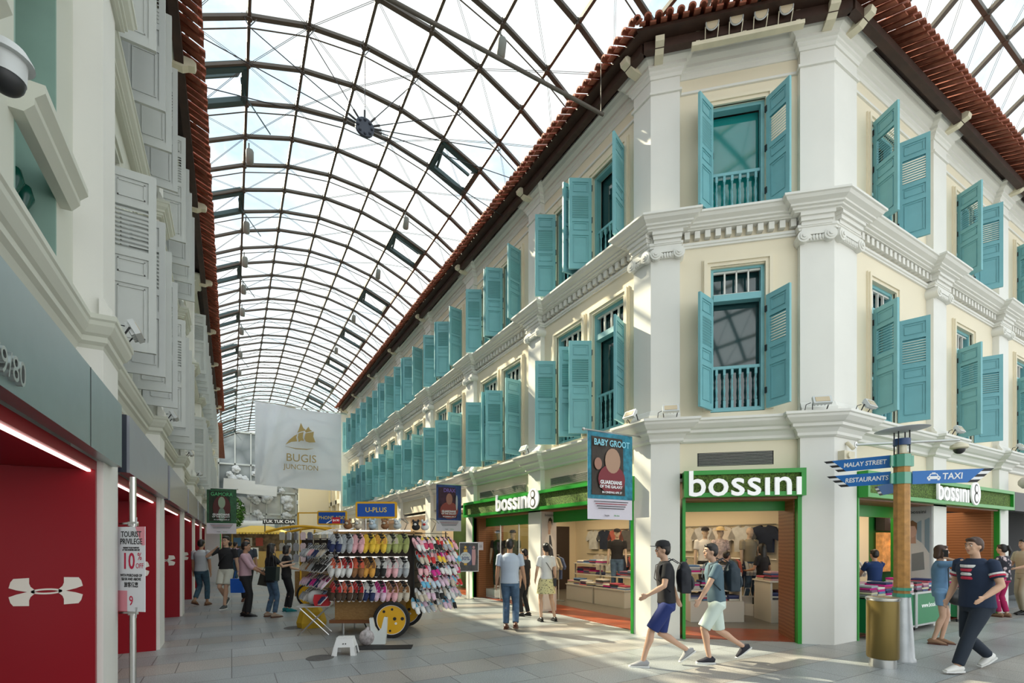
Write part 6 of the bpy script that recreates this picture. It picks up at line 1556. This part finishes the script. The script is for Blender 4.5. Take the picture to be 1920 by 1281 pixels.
    # trousers, shorts or skirt
    if lower is not None:
        lm, kind_, to = lower; c = MB()
        wz = hipz + .075
        if kind_ == 'skirt':
            flare = .22
            c.tube([T(wz), T(hipz), T(hipz-.12), T(hipz-to)], [[.135*s*b, .105*s*b], [.168*s*b, .128*s*b], [.19*s*b, .15*s*b], [flare*s*b, .18*s*b]], 26, axis=(1, 0, 0))
            o = c.build('skirt', lm, root, True)
        else:
            c.tube([T(wz), T(hipz+.0), T(hipz-.09)], [[.148*s*b, .112*s*b], [.166*s*b, .122*s*b], [.150*s*b, .112*s*b]], 20, axis=(1, 0, 0))
            for i, (h, k, a) in enumerate(legs):
                f_ = b**.5*(1 if not female else .93)
                if kind_ == 'trousers':
                    e_ = k.lerp(a, to); c.tube([h, h.lerp(k, .5), k, k.lerp(a, .4), e_], [.098*s*f_, .085*s*f_, .066*s*f_, .066*s*f_, .058*s*f_], 16)
                else:
                    e_ = h.lerp(k, to); c.tube([h, h.lerp(k, .4), e_], [.100*s*f_, .098*s*f_, .094*s*f_], 16)
            o = c.build('trousers' if kind_ == 'trousers' else 'shorts', lm, root); remesh(o, max(.012, vox), 4)
    # shoes
    if shoes is not None:
        for i, (h, k, a) in enumerate(legs):
            tilt = 0 if heel[i] < .02 else -min(.9, heel[i]*5)
            c = MB(); c.M = Matrix.Translation(a) @ Matrix.Rotation(tilt, 4, 'X')
            c.tube([(0, -.075*s, -.045*s), (0, -.04*s, -.030*s), (0, .03*s, -.033*s), (0, .10*s, -.050*s), (0, .175*s, -.062*s)], [[.028*s, .030*s], [.042*s, .050*s], [.044*s, .046*s], [.048*s, .030*s], [.028*s, .014*s]], 14, axis=(1, 0, 0))
            o = c.build('shoe', shoes[0], root, True)
            d_ = MB(); d_.M = c.M; d_.prism([(-.040*s, -.07*s), (-.030*s, -.085*s), (.030*s, -.085*s), (.040*s, -.07*s), (.050*s, .09*s), (.030*s, .19*s), (0, .20*s), (-.030*s, .19*s), (-.050*s, .09*s)], -.085*s, -.066*s, 'xy'); d_.build('sole', shoes[1], o)
    root['arm_pose'] = 1
    del root['arm_pose']
    return root, arms, s
def cl_(name, col, r_=.85, **k): return mat(name, col, r_, **k)
DENIM = cl_('blue_denim', (.07, .13, .22), noise=.3, nscale=12); DENIMD = cl_('washed_teal_denim', (.05, .11, .16), noise=.3, nscale=10)
BLKC = cl_('black_cotton', (.015, .015, .018)); NAVY = cl_('navy_cotton', (.015, .025, .07)); LBS = cl_('pale_blue_shirt', (.45, .52, .62)); WTE = cl_('white_cotton', (.68, .68, .68)); GRT = cl_('grey_white_tee', (.50, .53, .56))
PNK = cl_('pink_stripe_shirt', (.55, .36, .42)); MINT = cl_('pale_mint_shorts', (.60, .70, .64)); CRS = cl_('cream_shorts', (.60, .60, .52)); WSO = cl_('white_rubber_sole', (.72, .72, .70)); WSHOE = cl_('white_canvas', (.74, .73, .70)); BRL = cl_('brown_leather', (.10, .035, .02), .4); BKL = cl_('black_leather', (.012, .012, .012), .3)
FLOR = cl_('yellow_floral_print', (.62, .55, .30))
N, L, B = nodes_of(FLOR)
t0 = N.new('ShaderNodeTexCoord'); v0 = N.new('ShaderNodeTexVoronoi'); v0.inputs['Scale'].default_value = 22; L.new(t0.outputs['Object'], v0.inputs['Vector']); r0 = N.new('ShaderNodeValToRGB')
r0.color_ramp.elements[0].color = (.04, .04, .03, 1); r0.color_ramp.elements[0].position = .12; r0.color_ramp.elements[1].color = (.66, .60, .32, 1); r0.color_ramp.elements[1].position = .38; L.new(v0.outputs['Distance'], r0.inputs[0]); L.new(r0.outputs[0], B.inputs['Base Color'])
FLO2 = cl_('dark_rose_print', (.4, .3, .3))
N, L, B = nodes_of(FLO2)
t0 = N.new('ShaderNodeTexCoord'); v0 = N.new('ShaderNodeTexVoronoi'); v0.inputs['Scale'].default_value = 13; L.new(t0.outputs['Object'], v0.inputs['Vector']); r0 = N.new('ShaderNodeValToRGB')
r0.color_ramp.elements[0].color = (.62, .50, .52, 1); r0.color_ramp.elements[0].position = .30; r0.color_ramp.elements[1].color = (.02, .02, .03, 1); r0.color_ramp.elements[1].position = .50; L.new(v0.outputs['Distance'], r0.inputs[0]); L.new(r0.outputs[0], B.inputs['Base Color'])
AH = lambda x=.30, y=.02, z=.86: ((-x, y, z), (x, y, z))   # arms hanging
def rel(root, p): return (Matrix.Translation(root.location) @ Matrix.Rotation(root.rotation_euler.z, 4, 'Z')) @ Vector(p)
# pale blue shirt, seen from behind
person(at(956, 9.25), (.12, 1), 1.71, 'person in a pale blue short sleeved shirt and jeans, seen from behind', ((-.08, .03), (.13, -.16)), ((-.27, .02, .84), (.30, .06, .84)), LBS, (DENIM, 'trousers', .95), (BRL, BRL), 1, 'short', build=1.12, heel=(0, .05), shirt_len=.06)
person(at(984, 10.9), (-.9, .5), 1.50, 'person in dark clothes almost hidden behind the person in the pale blue shirt', ((-.08, .05), (.10, -.05)), AH(.26, 0, .84), BLKC, (BLKC, 'trousers', .95), (BKL, BKL), 0, 'short', vox=.012)
r, A_, s_ = person(at(1024, 10.15), (-.30, 1), 1.63, 'person in a white top and yellow floral skirt with hair tied up, seen from behind', ((-.11, .02), (.20, -.02)), ((-.21, .12, .94), (.23, .0, .84)), WTE, (FLOR, 'skirt', .30), (BKL, BKL), 0, 'tail', True)
mb = MB(); mb.box(-.10, .10, -.03, .03, -.10, .06); q = mb.build('shoulder_bag', BKL); q.location = rel(r, (.19, -.02, .84)); q.rotation_euler = (0, 0, r.rotation_euler.z+1.2); tag(q, 'small black shoulder bag on the hip of the person in the floral skirt', 'bag')
mb = MB(); mb.tube([(-.12, -.02, 1.34), (-.02, -.135, 1.20), (.10, -.13, 1.02), (.19, -.03, .86)], .006, 6); o = mb.build('strap', BKL, q); o.matrix_parent_inverse = Matrix(); o.location = (0, 0, 0)
mbw = Matrix.Rotation(-1.2, 4, 'Z') @ Matrix.Translation((-.19, .02, -.84)); o.matrix_local = mbw
# two walkers crossing in front of the corner shop
def backpack(r, col, label, z=1.18, y=-.22, sc=1.0):
    q = empty('backpack', rel(r, (0, y, z)), r.rotation_euler.z, label, 'backpack')
    m = cl_('pack_%s' % label[:5] + str(len(MATS)), col, .7)
    mb = MB(); mb.ball((0, 0, 0), (.15*sc, .095*sc, .22*sc), 16, 10); mb.box(-.13*sc, .13*sc, -.07*sc, .06*sc, -.20*sc, .12*sc); o = mb.build('main_compartment', m, q); remesh(o, .014, 6)
    mb = MB(); mb.ball((0, -.09*sc, -.07*sc), (.11*sc, .045*sc, .10*sc), 14, 8); mb.build('front_pocket', m, q, True)
    for s_ in (-1, 1): mb = MB(); mb.tube([(s_*.08, .05, .18), (s_*.11, .16, .25), (s_*.11, .34, .16), (s_*.12, .36, -.02), (s_*.14, .2, -.18)], [[.022, .006]]*5, 8); mb.build('shoulder_strap', m, q)
    return q
r, A_, s_ = person(at(1250, 6.5), (-1, .10), 1.66, 'walking person in a black cap, dark tee and navy shorts before the white corner pilaster', ((-.09, .34), (.09, -.30)), ((-.24, .30, 1.02), (.24, -.20, .92)), BLKC, (cl_('navy_shorts', (.015, .03, .15)), 'shorts', .95), (cl_('grey_canvas', (.33, .33, .34)), WSO), 0, 'short', hat=(BLKC, 'cap'), heel=(0, .13), lean=.05, hip_drop=.06)
backpack(r, (.015, .017, .025), 'black backpack on the walker in the black cap')
r, A_, s_ = person(at(1344, 6.72), (-1, .05), 1.63, 'walking person in a slate tee and pale mint shorts crossing the corner shop doorway', ((-.09, .14), (.09, -.42)), ((-.24, .34, .92), (.24, -.18, .90)), cl_('slate_tee', (.09, .15, .19)), (MINT, 'shorts', .98), (cl_('dark_sneaker', (.02, .02, .03)), WSO), 0, 'short', heel=(0, .13), lean=.10, hip_drop=.05)
backpack(r, (.02, .035, .05), 'dark slate backpack on the walker in mint shorts', y=-.20)
# big walker on the right
NAVT = cl_('navy_tee', (.012, .025, .06))
r, A_, s_ = person(at(1832, 6.25), (-1, -.12), 1.71, 'big striding person in a navy tee with red and white print and navy trousers', ((-.10, .42), (.11, -.30)), ((-.27, .22, 1.0), (.29, .10, .92)), NAVT, (cl_('dark_navy_trousers', (.012, .02, .035)), 'trousers', .97), (WSHOE, WSO), 0, 'short', build=1.25, heel=(0, .09), lean=.04, hip_drop=.06, hair_m=HAIRB, shirt_len=.05)
for k, (c_, n_) in enumerate((((.7, .7, .7), 'white_stripe'), ((.5, .03, .07), 'red_stripe'), ((.7, .7, .7), 'white_stripe'), ((.5, .03, .07), 'red_stripe'))):
    mb = MB(); z = 1.345-.05*k; mb.tube([(.13*math.cos(PI*(.15+.7*q/8)), .010+.04*z-.04+.158*math.sin(PI*(.15+.7*q/8)), z) for q in range(9)], [[.019, .006]]*9, 8, axis=(0, 0, 1)); mb.build(n_, cl_('print_' + n_, c_), r)
for a, e, w in A_:
    mb = MB(); mb.tube([a.lerp(e, .44), a.lerp(e, .52)], .079, 14); mb.build('sleeve_band', cl_('print_white_stripe', (.7, .7, .7)), r); mb = MB(); mb.tube([a.lerp(e, .53), a.lerp(e, .60)], .078, 14); mb.build('sleeve_band', cl_('print_red_stripe', (.5, .03, .07)), r)
# person on the phone
r, A_, s_ = person(at(1763, 7.9), (.75, -.55), 1.60, 'person in blue denim top and shorts holding a phone to the ear beside the signpost', ((-.07, .02), (.09, -.10)), ((-.12, .30, 1.14), (.10, .09, 1.52)), cl_('light_denim_top', (.12, .24, .40), noise=.2), (cl_('light_denim_shorts', (.16, .30, .48)), 'shorts', .55), (cl_('tan_sandal', (.25, .14, .08)), BRL), 0, 'bob', True, shirt_len=.02, sleeve='rolled', elbows=((-.6, -.2, -.6), (.9, .1, -.9)), head_turn=.0, hair_m=HAIRB)
mb = MB(); mb.box(-.035, .035, -.006, .006, -.07, .07); q = mb.build('mobile_phone', BLACK); q.location = rel(r, (.085*s_, .055, 1.595*s_)); q.rotation_euler = (.2, 0, r.rotation_euler.z+1.4); tag(q, 'mobile phone pressed to the ear of the person in denim', 'phone')
mb = MB(); mb.ball((0, 0, 0), (.17, .09, .13), 16, 10); mb.tube([(-.14, 0, .06), (-.10, .06, .45), (.0, .10, .55)], .010, 6); q = mb.build('handbag', BKL, None, True); q.location = rel(r, (-.02, .24, .78)) + Vector((-.14, -.02, 0)); q.rotation_euler = (0, 0, -TH); tag(q, 'round black handbag hanging at the side of the person in denim', 'bag')
# right edge pair
person(at(1880, 10.75), (-.35, .9), 1.60, 'person in a dark rose print blouse and raspberry trousers at the market trolley', ((-.08, .03), (.09, -.04)), ((-.16, .32, 1.10), (.18, .30, 1.10)), FLO2, (cl_('raspberry_trousers', (.38, .01, .09)), 'trousers', .9), (cl_('tan_sandal', (.25, .14, .08)), BRL), 0, 'tail', True, 1.15, vox=.012, shirt_len=.06, sleeve='rolled')
person(at(1921, 11.1), (-1, .1), 1.72, 'person in beige clothes looking down at the right edge of the street', ((-.08, .05), (.09, -.05)), ((-.16, .32, 1.08), (.18, .30, 1.08)), cl_('sand_shirt', (.45, .38, .28)), (cl_('beige_trousers', (.48, .42, .32)), 'trousers', .95), (BKL, BKL), 0, 'short', build=1.1, vox=.012)
# left group
person(at(377, 12.7), (-.05, 1), 1.72, 'person in a pale grey tee and cropped jeans walking away beside the red portals', ((-.10, -.12), (.10, .10)), ((-.25, .08, .86), (.27, -.04, .84)), GRT, (DENIMD, 'trousers', .82), (cl_('tan_sandal', (.25, .14, .08)), BRL), 1, 'short', vox=.012, heel=(.06, 0), shirt_len=.04)
r, A_, s_ = person(at(424, 12.2), (.02, -1), 1.80, 'person in glasses, black tee and pale shorts walking forward on the left', ((-.05, .16), (.08, -.16)), ((-.24, -.10, .88), (.16, .22, 1.42)), BLKC, (CRS, 'shorts', .85), (cl_('grey_sneaker', (.08, .09, .09)), WSO), 0, 'short', vox=.012, heel=(0, .12), elbows=((-.5, -1, -.3), (1, -.2, -.8)))
mb = MB(); 
for x_ in (-.032, .032): mb.tube([(x_+.024*math.cos(k*PI/5), .125, 1.645*s_+.017*math.sin(k*PI/5)) for k in range(11)], .003, 5)
mb.build('glasses', BLACK, r)
mb = MB(); mb.tube([(-.14, .0, 1.47), (-.04, .145, 1.32), (.08, .145, 1.18), (.16, .06, 1.06), (.15, -.08, 1.10), (0, -.15, 1.28), (-.14, .0, 1.47)], [[.016, .004]]*7, 8); o = mb.build('crossbody_strap', BLKC); o.location = r.location; o.rotation_euler = r.rotation_euler; tag(o, 'black crossbody strap over the black tee of the person in glasses', 'strap')
r, A_, s_ = person(at(460, 10.85), (.9, .25), 1.66, 'person in a pink shirt and black trousers looking towards the slippers', ((-.07, -.04), (.09, .08)), ((-.14, .34, 1.06), (.16, .36, 1.04)), PNK, (BLKC, 'trousers', .97), (BKL, BKL), 1, 'short', sleeve='rolled', build=1.05, vox=.011)
mb = MB(); mb.prism([(-.13, -.34), (.13, -.34), (.10, 0), (-.10, 0)], -.03, .03); mb.tube([(-.06, 0, 0), (-.04, 0, .10), (.04, 0, .10), (.06, 0, 0)], .006, 6); q = mb.build('document_bag', cl_('dark_khaki_bag', (.05, .05, .04))); q.location = rel(r, (.0, .42, 1.0)); q.rotation_euler = (.2, .2, r.rotation_euler.z+1.5); tag(q, 'dark flat bag held in front of the person in the pink shirt', 'bag')
mb = MB(); mb.prism([(-.15, 0), (.15, 0), (.16, .34), (-.16, .34)], -.05, .05); mb.tube([(-.09, 0, .34), (-.06, 0, .52), (.06, 0, .52), (.09, 0, .34)], .008, 6); q = mb.build('carrier_bag', cl_('bright_blue_bag', (.01, .12, .60), .5)); q.location = at(446, 11.9, .42); q.rotation_euler = (0, 0, -TH); tag(q, 'bright blue carrier bag between the two persons on the left', 'bag')
person(at(463, 13.6), (.3, -1), 1.76, 'tall person in dark clothes mostly hidden behind the person in the pink shirt', ((-.08, .05), (.09, -.08)), ((-.26, .06, .86), (.20, .22, 1.0)), cl_('charcoal_shirt', (.05, .06, .08)), (BLKC, 'trousers', .95), (BRL, BRL), 1, 'short', vox=.012)
r, A_, s_ = person(at(508, 10.75), (.65, .75), 1.62, 'person with long black hair, black top and blue jeans reaching towards the slippers', ((-.14, -.02), (.15, .02)), ((-.10, .46, 1.30), (.20, .38, 1.24)), BLKC, (DENIM, 'trousers', .92), (cl_('tan_flat', (.35, .26, .2)), BRL), 0, 'long', True, vox=.011, shirt_len=.12)
q = empty('tote_bag', rel(r, (.22, -.06, .82)), r.rotation_euler.z+.3, 'dark green tote bag on the shoulder of the long haired person', 'bag'); mb = MB(); mb.prism([(-.15, -.0), (.15, .0), (.17, .30), (-.17, .30)], -.05, .05); mb.build('bag_body', cl_('dark_tote', (.02, .035, .035), .5), q)
for y in (-.03, .03): mb = MB(); mb.tube([(-.08, y, .30), (-.05, y-.0, .58), (.0, y, .62), (.05, y, .58), (.08, y, .30)], .008, 6); mb.build('handle', BKL, q)
person(at(537, 11.6), (.8, .6), 1.58, 'person in black with teal shoes hidden behind the long haired person', ((-.08, .0), (.09, .05)), ((-.14, .34, 1.1), (.2, .3, 1.1)), BLKC, (BLKC, 'trousers', .93), (cl_('teal_sneaker', (.01, .20, .22)), cl_('teal_sole', (.01, .16, .18))), 0, 'bob', True, vox=.012)
for px_, d_, f_, c_, l_ in ((432, 22, (0, 1), (.45, .40, .42), 'distant person in a pale top strolling down the street on the left'), (441, 21, (.2, 1), (.55, .35, .45), 'distant person in a rose top in the middle of the left side of the street')):
    person(at(px_, d_), f_, 1.66, l_, ((-.08, .04), (.09, -.04)), AH(.26, 0, .85), cl_('far_%d' % px_, c_), (DENIMD, 'trousers', .95), (BKL, BKL), 1, 'short', vox=.016)
# shoppers and staff inside
person(at(1429, 10.75), (-.45, .85), 1.62, 'shopper with long dark hair, black top and white shorts inside the corner shop', ((-.08, .03), (.10, -.06)), ((-.16, .28, 1.10), (.22, .16, .98)), BLKC, (WTE, 'shorts', .45), (WSHOE, WSO), 1, 'long', True, vox=.012)
person(at(1640, 9.9), (-.05, 1), 1.50, 'shopper with short black hair and blue tee bending over the trolley behind the litter bin', ((-.08, .03), (.10, -.06)), ((-.2, .34, 1.0), (.2, .34, 1.0)), cl_('royal_blue_tee', (.01, .04, .15)), (BLKC, 'trousers', .95), (BKL, BKL), 0, 'short', vox=.012)
person(at(1362, 10.7), (.8, .5), 1.45, 'shopper in black looking down at the tables inside the corner shop', ((-.08, .03), (.10, -.06)), ((-.16, .28, 1.0), (.2, .3, 1.0)), BLKC, (BLKC, 'trousers', .95), (BKL, BKL), 0, 'short', vox=.012)
MANQ = mat('beige_mannequin', (.55, .42, .32), .5)
for px_, d_, f_, sh_, lo_, l_, kw in ((1322, 11.6, (-.2, -1), WTE, (BLKC, 'trousers', .9), 'mannequin in a black cap and white baseball tee with dark sleeves inside the corner shop', dict(hat=(BLKC, 'cap'))),
                              (1350, 11.3, (.1, -1), cl_('lilac_print_top', (.55, .45, .45), noise=.5, nscale=20), (BLKC, 'trousers', .9), 'mannequin in a straw hat and pale printed top inside the corner shop', dict(hat=(mat('straw', (.55, .42, .22), .8), 'brim'), female=True)),
                              (1405, 11.2, (.2, -1), cl_('khaki_tee', (.30, .27, .20)), (DENIM, 'trousers', .9), 'bare headed mannequin in a khaki tee before the lit garment wall', {}),
                              (1157, 12.9, (-.2, -1), BLKC, (DENIM, 'trousers', .9), 'mannequin in a dark open shirt and cap seen through the long shopfront', dict(hat=(BLKC, 'cap'))),
                              (935, 14.6, (-.2, -1), BLKC, (BLKC, 'trousers', .9), 'mannequin in a dark jacket in the far display window, near the pier', dict(hat=(BLKC, 'cap'))),
                              (962, 14.3, (-.5, -1), cl_('olive_jacket', (.08, .09, .04)), (BLKC, 'trousers', .9), 'mannequin in an olive jacket behind the far display window glass', dict(hat=(BLKC, 'cap')))):
    p_ = at(px_, d_); p_.z = .25
    root, _, _ = person(p_, f_, 1.74, l_, ((-.09, .0), (.10, .0)), AH(.24, .06, .88), sh_, lo_, None, hair=None, mannequin=MANQ, vox=.014, **kw)
    mb = MB(); mb.box(-.3, .3, -.3, .3, 0, .25); o = mb.build('display_plinth', WPL); o.location = (p_.x, p_.y, .012); tag(o, 'white display plinth under the ' + ' '.join(l_.split()[:9]), 'plinth')
    root.location.z = .255
# ------------------------------------------------------------------ goods inside the corner clothes shop
random.seed(31)
WLAM = mat('white_laminate', (.72, .68, .60), .4)
FS = Frame(0, 0, 0)
def counter(x0, x1, y0, y1, h, label, shelf=None):
    r = empty('display_table', (0, 0, .012), 0, label, 'display table')
    mb = MB(); mb.box(x0, x1, y0, y1, 0, h); mb.build('cabinet', WLAM, r)
    mb = MB(); mb.box(x0-.02, x1+.02, y0-.02, y1+.02, h, h+.03); mb.build('tabletop', WLAM, r)
    if shelf:
        for z in shelf:
            mb = MB(); mb.box(x0+.25, x1, y0, y1, z, z+.02); mb.build('shelf', WLAM, r)
        for yy in (y0+.02, y1-.02):
            mb = MB(); mb.box(x0+.3, x0+.33, yy-.015, yy+.015, h+.03, shelf[-1]); mb.build('post', ALU, r)
    return r
counter(8.4, 9.2, 9.05, 10.2, .42, 'low white display table nearest the doorway in the long shopfront, piled with jeans', (.72,))
counter(8.4, 9.2, 10.3, 11.45, .42, 'low white display table deeper in the long shopfront with stacked clothes', (.72, 1.02))
ADJ = ['first', 'second', 'third', 'fourth', 'fifth', 'sixth', 'seventh', 'eighth', 'ninth', 'tenth', 'eleventh', 'twelfth']
def stacks(xs, ys, z, nmin, nmax, grp, where, F=FS, rz=0):
    k = 0
    for x in xs:
        for y in ys:
            n = random.randint(nmin, nmax); ids = random.sample(range(len(FOLD)), min(4, n))
            k += 1
            for j in range(n):
                o = ob('folded_garment', FOLD[ids[j % len(ids)]], None, F.w(x+random.uniform(-.01, .01), y+random.uniform(-.01, .01), z+.037*j), F.a+rz+random.uniform(-.06, .06))
                tag(o, 'folded garment, %s stack %s' % (ADJ[(k-1) % 12], where), 'folded garment', grp)
stacks((8.56,), [9.2+.28*i for i in range(4)], .455, 3, 6, 'clothes on the nearer low table', 'along the front of the nearer low white table')
stacks((8.56,), [10.45+.28*i for i in range(4)], .455, 3, 5, 'clothes on the deeper low table', 'along the front of the deeper low white table')
stacks((8.9,), [9.2+.28*i for i in range(4)], .755, 2, 5, 'clothes on the nearer table shelf', 'on the shelf of the nearer white table')
stacks((8.9,), [10.45+.28*i for i in range(4)], .755, 2, 5, 'clothes on the deeper table shelf', 'on the shelf of the deeper white table')
stacks((8.9,), [10.45+.28*i for i in range(4)], 1.055, 2, 4, 'clothes on the deeper upper shelf', 'on the upper shelf of the deeper white table')
# tables seen through the corner doorway
FD = Frame(at(1345, 10.0).x, at(1345, 10.0).y, -TH)
r = empty('display_table', FD.w(0, 0, .012), FD.a, 'stepped white display unit of bags and clothes just inside the corner doorway', 'display table')
mb = MB(); mb.box(-.55, .55, 0, .6, 0, .42); mb.build('cabinet', WLAM, r)
for z in (.62, .98): mb = MB(); mb.box(-.55, .55, .1, .6, z, z+.03); mb.build('shelf', WLAM, r)
for x in (-.53, .53): mb = MB(); mb.box(x-.02, x+.02, .1, .6, .42, 1.0); mb.build('end_panel', WLAM, r)
stacks([-.4+.27*i for i in range(4)], (.35,), .665, 3, 5, 'clothes on the doorway unit middle shelf', 'on the middle shelf just inside the corner doorway', FD)
stacks([-.4+.27*i for i in range(4)], (.35,), 1.025, 3, 5, 'clothes on the doorway unit top shelf', 'on the top shelf just inside the corner doorway', FD)
stacks([-.4+.27*i for i in range(4)], (.28,), .435, 2, 4, 'clothes on the doorway unit base', 'on the base of the unit just inside the corner doorway', FD)
FE = Frame(at(1478, 9.9).x, at(1478, 9.9).y, -TH)
r = empty('display_table', FE.w(0, 0, .012), FE.a, 'white display table with dark folded clothes at the timber jamb side of the corner doorway', 'display table')
mb = MB(); mb.box(-.35, .45, 0, .7, 0, .45); mb.build('cabinet', WLAM, r); mb = MB(); mb.box(-.38, .47, -.02, .72, .82, .85); mb.build('shelf', WLAM, r)
for x in (-.33, .43): mb = MB(); mb.box(x-.02, x+.02, 0.02, .68, .45, .82); mb.build('end_panel', WLAM, r)
stacks([-.2+.27*i for i in range(3)], (.2, .5), .865, 2, 5, 'clothes on the jamb side table', 'on the table by the timber jamb', FE)
stacks([-.2+.25*i for i in range(3)], (.3,), .465, 3, 6, 'clothes in the jamb side table', 'inside the table by the timber jamb', FE)
mb = MB(); mb.prism([(-.15, 0), (.15, 0), (.17, .42), (-.17, .42)], -.07, .07); mb.tube([(-.09, 0, .42), (-.05, 0, .6), (.05, 0, .6), (.09, 0, .42)], .01, 6); o = mb.build('shopping_bag', WPL); o.location = at(1402, 11.05, .012); o.rotation_euler = (0, 0, -TH); tag(o, 'big white shopping bag on the floor beside the shopper in white shorts', 'bag')
mb = MB(); mb.prism([(-.12, 0), (.12, 0), (.12, .40), (-.12, .40)], -.05, .05); o = mb.build('shopping_bag', BLACK); o.location = at(1421, 10.95, .012); o.rotation_euler = (0, 0, -TH+.5); tag(o, 'black paper shopping bag beside the big white one', 'bag')
# garments hung on the lit side wall (plane X = 10.6) with rails
gcols = [((.02, .03, .06), 'dark navy'), ((.10, .15, .17), 'slate'), ((.62, .58, .50), 'cream'), ((.60, .62, .62), 'pale grey'), ((.12, .12, .12), 'charcoal'), ((.40, .36, .28), 'khaki'), ((.65, .60, .55), 'ivory'), ((.45, .12, .10), 'brick red'), ((.10, .14, .28), 'indigo'), ((.55, .56, .58), 'silver grey')]
GT = {}
def garment_top(c):
    if c not in GT:
        mb = MB(); w = .40; h = .62
        mb.prism([(-w/2, 0), (-w/2-.01, h*.5), (-w/2-.14, h*.42), (-w/2-.18, h*.55), (-w/2-.05, h*.93), (-.09, h), (-.06, h-.04), (.06, h-.04), (.09, h), (w/2+.05, h*.93), (w/2+.18, h*.55), (w/2+.14, h*.42), (w/2+.01, h*.5), (w/2, 0)], -.04, .04)
        GT[c] = mb.mesh('hanging_top', cl_('shop_cloth_%02d_%02d_%02d' % tuple(int(q*99) for q in c), c, .9, noise=.2, nscale=7))
    return GT[c]
k = 0
for (z, ys) in ((1.42, [6.75+.55*i for i in range(12)]), (.62, [7.0+.55*i for i in range(11)])):
    for y in ys:
        c, nm = gcols[(k*3) % 10]; o = ob('wall_garment', garment_top(c), None, (10.52, y, z), -PI/2); k += 1
        tag(o, '%s top on the lit side wall, %s row, %s from the corner' % (nm, 'upper' if z > 1 else 'lower', ADJ[ys.index(y)]), 'garment', 'garments on the lit side wall')
for z in (2.06, 1.26):
    mb = MB(); mb.tube([(10.56, 6.5, z), (10.56, 13.2, z)], .012, 6); o = mb.build('garment_rail', CHROME); tag(o, 'long chrome rail on the lit shop side wall, %s one' % ('upper' if z > 2 else 'lower'), 'rail')
for i, y in enumerate((12.0, 13.3)):
    pass
k = 0
for x in (7.1, 7.6, 8.1):
    c, nm = gcols[(k*2+1) % 10]; o = ob('wall_garment', garment_top(c), None, (x, 13.82, 1.3), 0); tag(o, '%s top on the back wall of the clothes shop behind the pier, %s' % (nm, ADJ[k]), 'garment', 'garments on the shop back wall'); k += 1
mb = MB(); mb.tube([(8.62, 13.84, 1.75), (8.62, 13.87, 1.75)], .24, 24); o = mb.build('round_sign', emis('green_round_sign', (.12, .55, .05), .8)); tag(o, 'round bright green sign on the back wall of the clothes shop', 'sign')
# free standing rails
def rail(loc, rz, n, label, grp, L_=1.1, cs=None):
    r = empty('clothes_rail', loc, rz, label, 'clothes rail')
    mb = MB(); mb.tube([(-L_/2, 0, .02), (-L_/2, 0, 1.28), (L_/2, 0, 1.28), (L_/2, 0, .02)], .013, 6); mb.tube([(-L_/2, -.2, .013), (-L_/2, .2, .013)], .013, 6); mb.tube([(L_/2, -.2, .013), (L_/2, .2, .013)], .013, 6); mb.build('rail_frame', CHROME, r)
    M = Matrix.Translation(Vector(loc)) @ Matrix.Rotation(rz, 4, 'Z')
    for i in range(n):
        c, nm = (cs or gcols)[(i*3+len(label)) % len(cs or gcols)]
        p = M @ Vector((-L_/2+.08+(L_-.16)*i/(n-1), 0, .62)); o = ob('hanging_garment', garment_top(c), None, p, rz+PI/2); o.scale = (.8, .8, 1.0); tag(o, '%s garment, %s on the %s' % (nm, ADJ[i % 12], grp), 'garment', 'garments on the ' + grp)
rail(at(1382, 11.3, .012), -TH, 8, 'chrome clothes rail of skirts and tops between the shoppers in the corner shop', 'chrome rail in the corner shop', .7)
rail((7.4, 11.0, .012), .3, 7, 'clothes rail in the middle of the shop behind the display window glass', 'rail behind the display window')
rail((7.3, 12.4, .012), 0, 8, 'clothes rail near the timber jamb behind the display window', 'rail near the timber jamb')
rail((11.6, 5.7, .012), 0, 8, 'clothes rail behind the green trolleys on the cross street', 'rail behind the green trolleys')
# posters and mirror on inner walls
mb = MB(); mb.box(11.3, 12.3, 6.20, 6.245, .1, 2.2); o = mb.build('tall_mirror', mat('dark_mirror', (.05, .035, .03), .08, metal=.6)); tag(o, 'tall dark mirror on the cream inner wall behind the trolleys', 'mirror')
mb = MB(); mb.box(10.50, 10.595, 9.9, 11.1, 1.9, 2.5); o = mb.build('wall_graphic', mat('blue_graphic', (.05, .25, .45), .6, noise=.6, nscale=5)); tag(o, 'blue mural panel high on the lit side wall behind the straw hat mannequin', 'panel')
# track spotlights on the shop ceiling
tb = MB(); tb.box(-.02, .02, -.02, .02, -.06, 0); tb.tube([(0, 0, -.06), (.05, -.06, -.16)], [.03, .045], 12); TRM = tb.mesh('track_spotlight', WPL)
for i, (x, y) in enumerate(((7.8, 7.6), (8.2, 8.8), (9.4, 8.0), (9.8, 9.2), (8.0, 10.4), (9.3, 10.8), (7.6, 12.0))):
    o = ob('track_spotlight', TRM, None, (x, y, 2.70), i); tag(o, 'small white track spotlight under the clothes shop ceiling', 'spotlight', 'track spotlights in the clothes shop')
# hand sanitised little things on the facade: pins and wires
for y in (9.85, 17.1, 24.0):
    pass
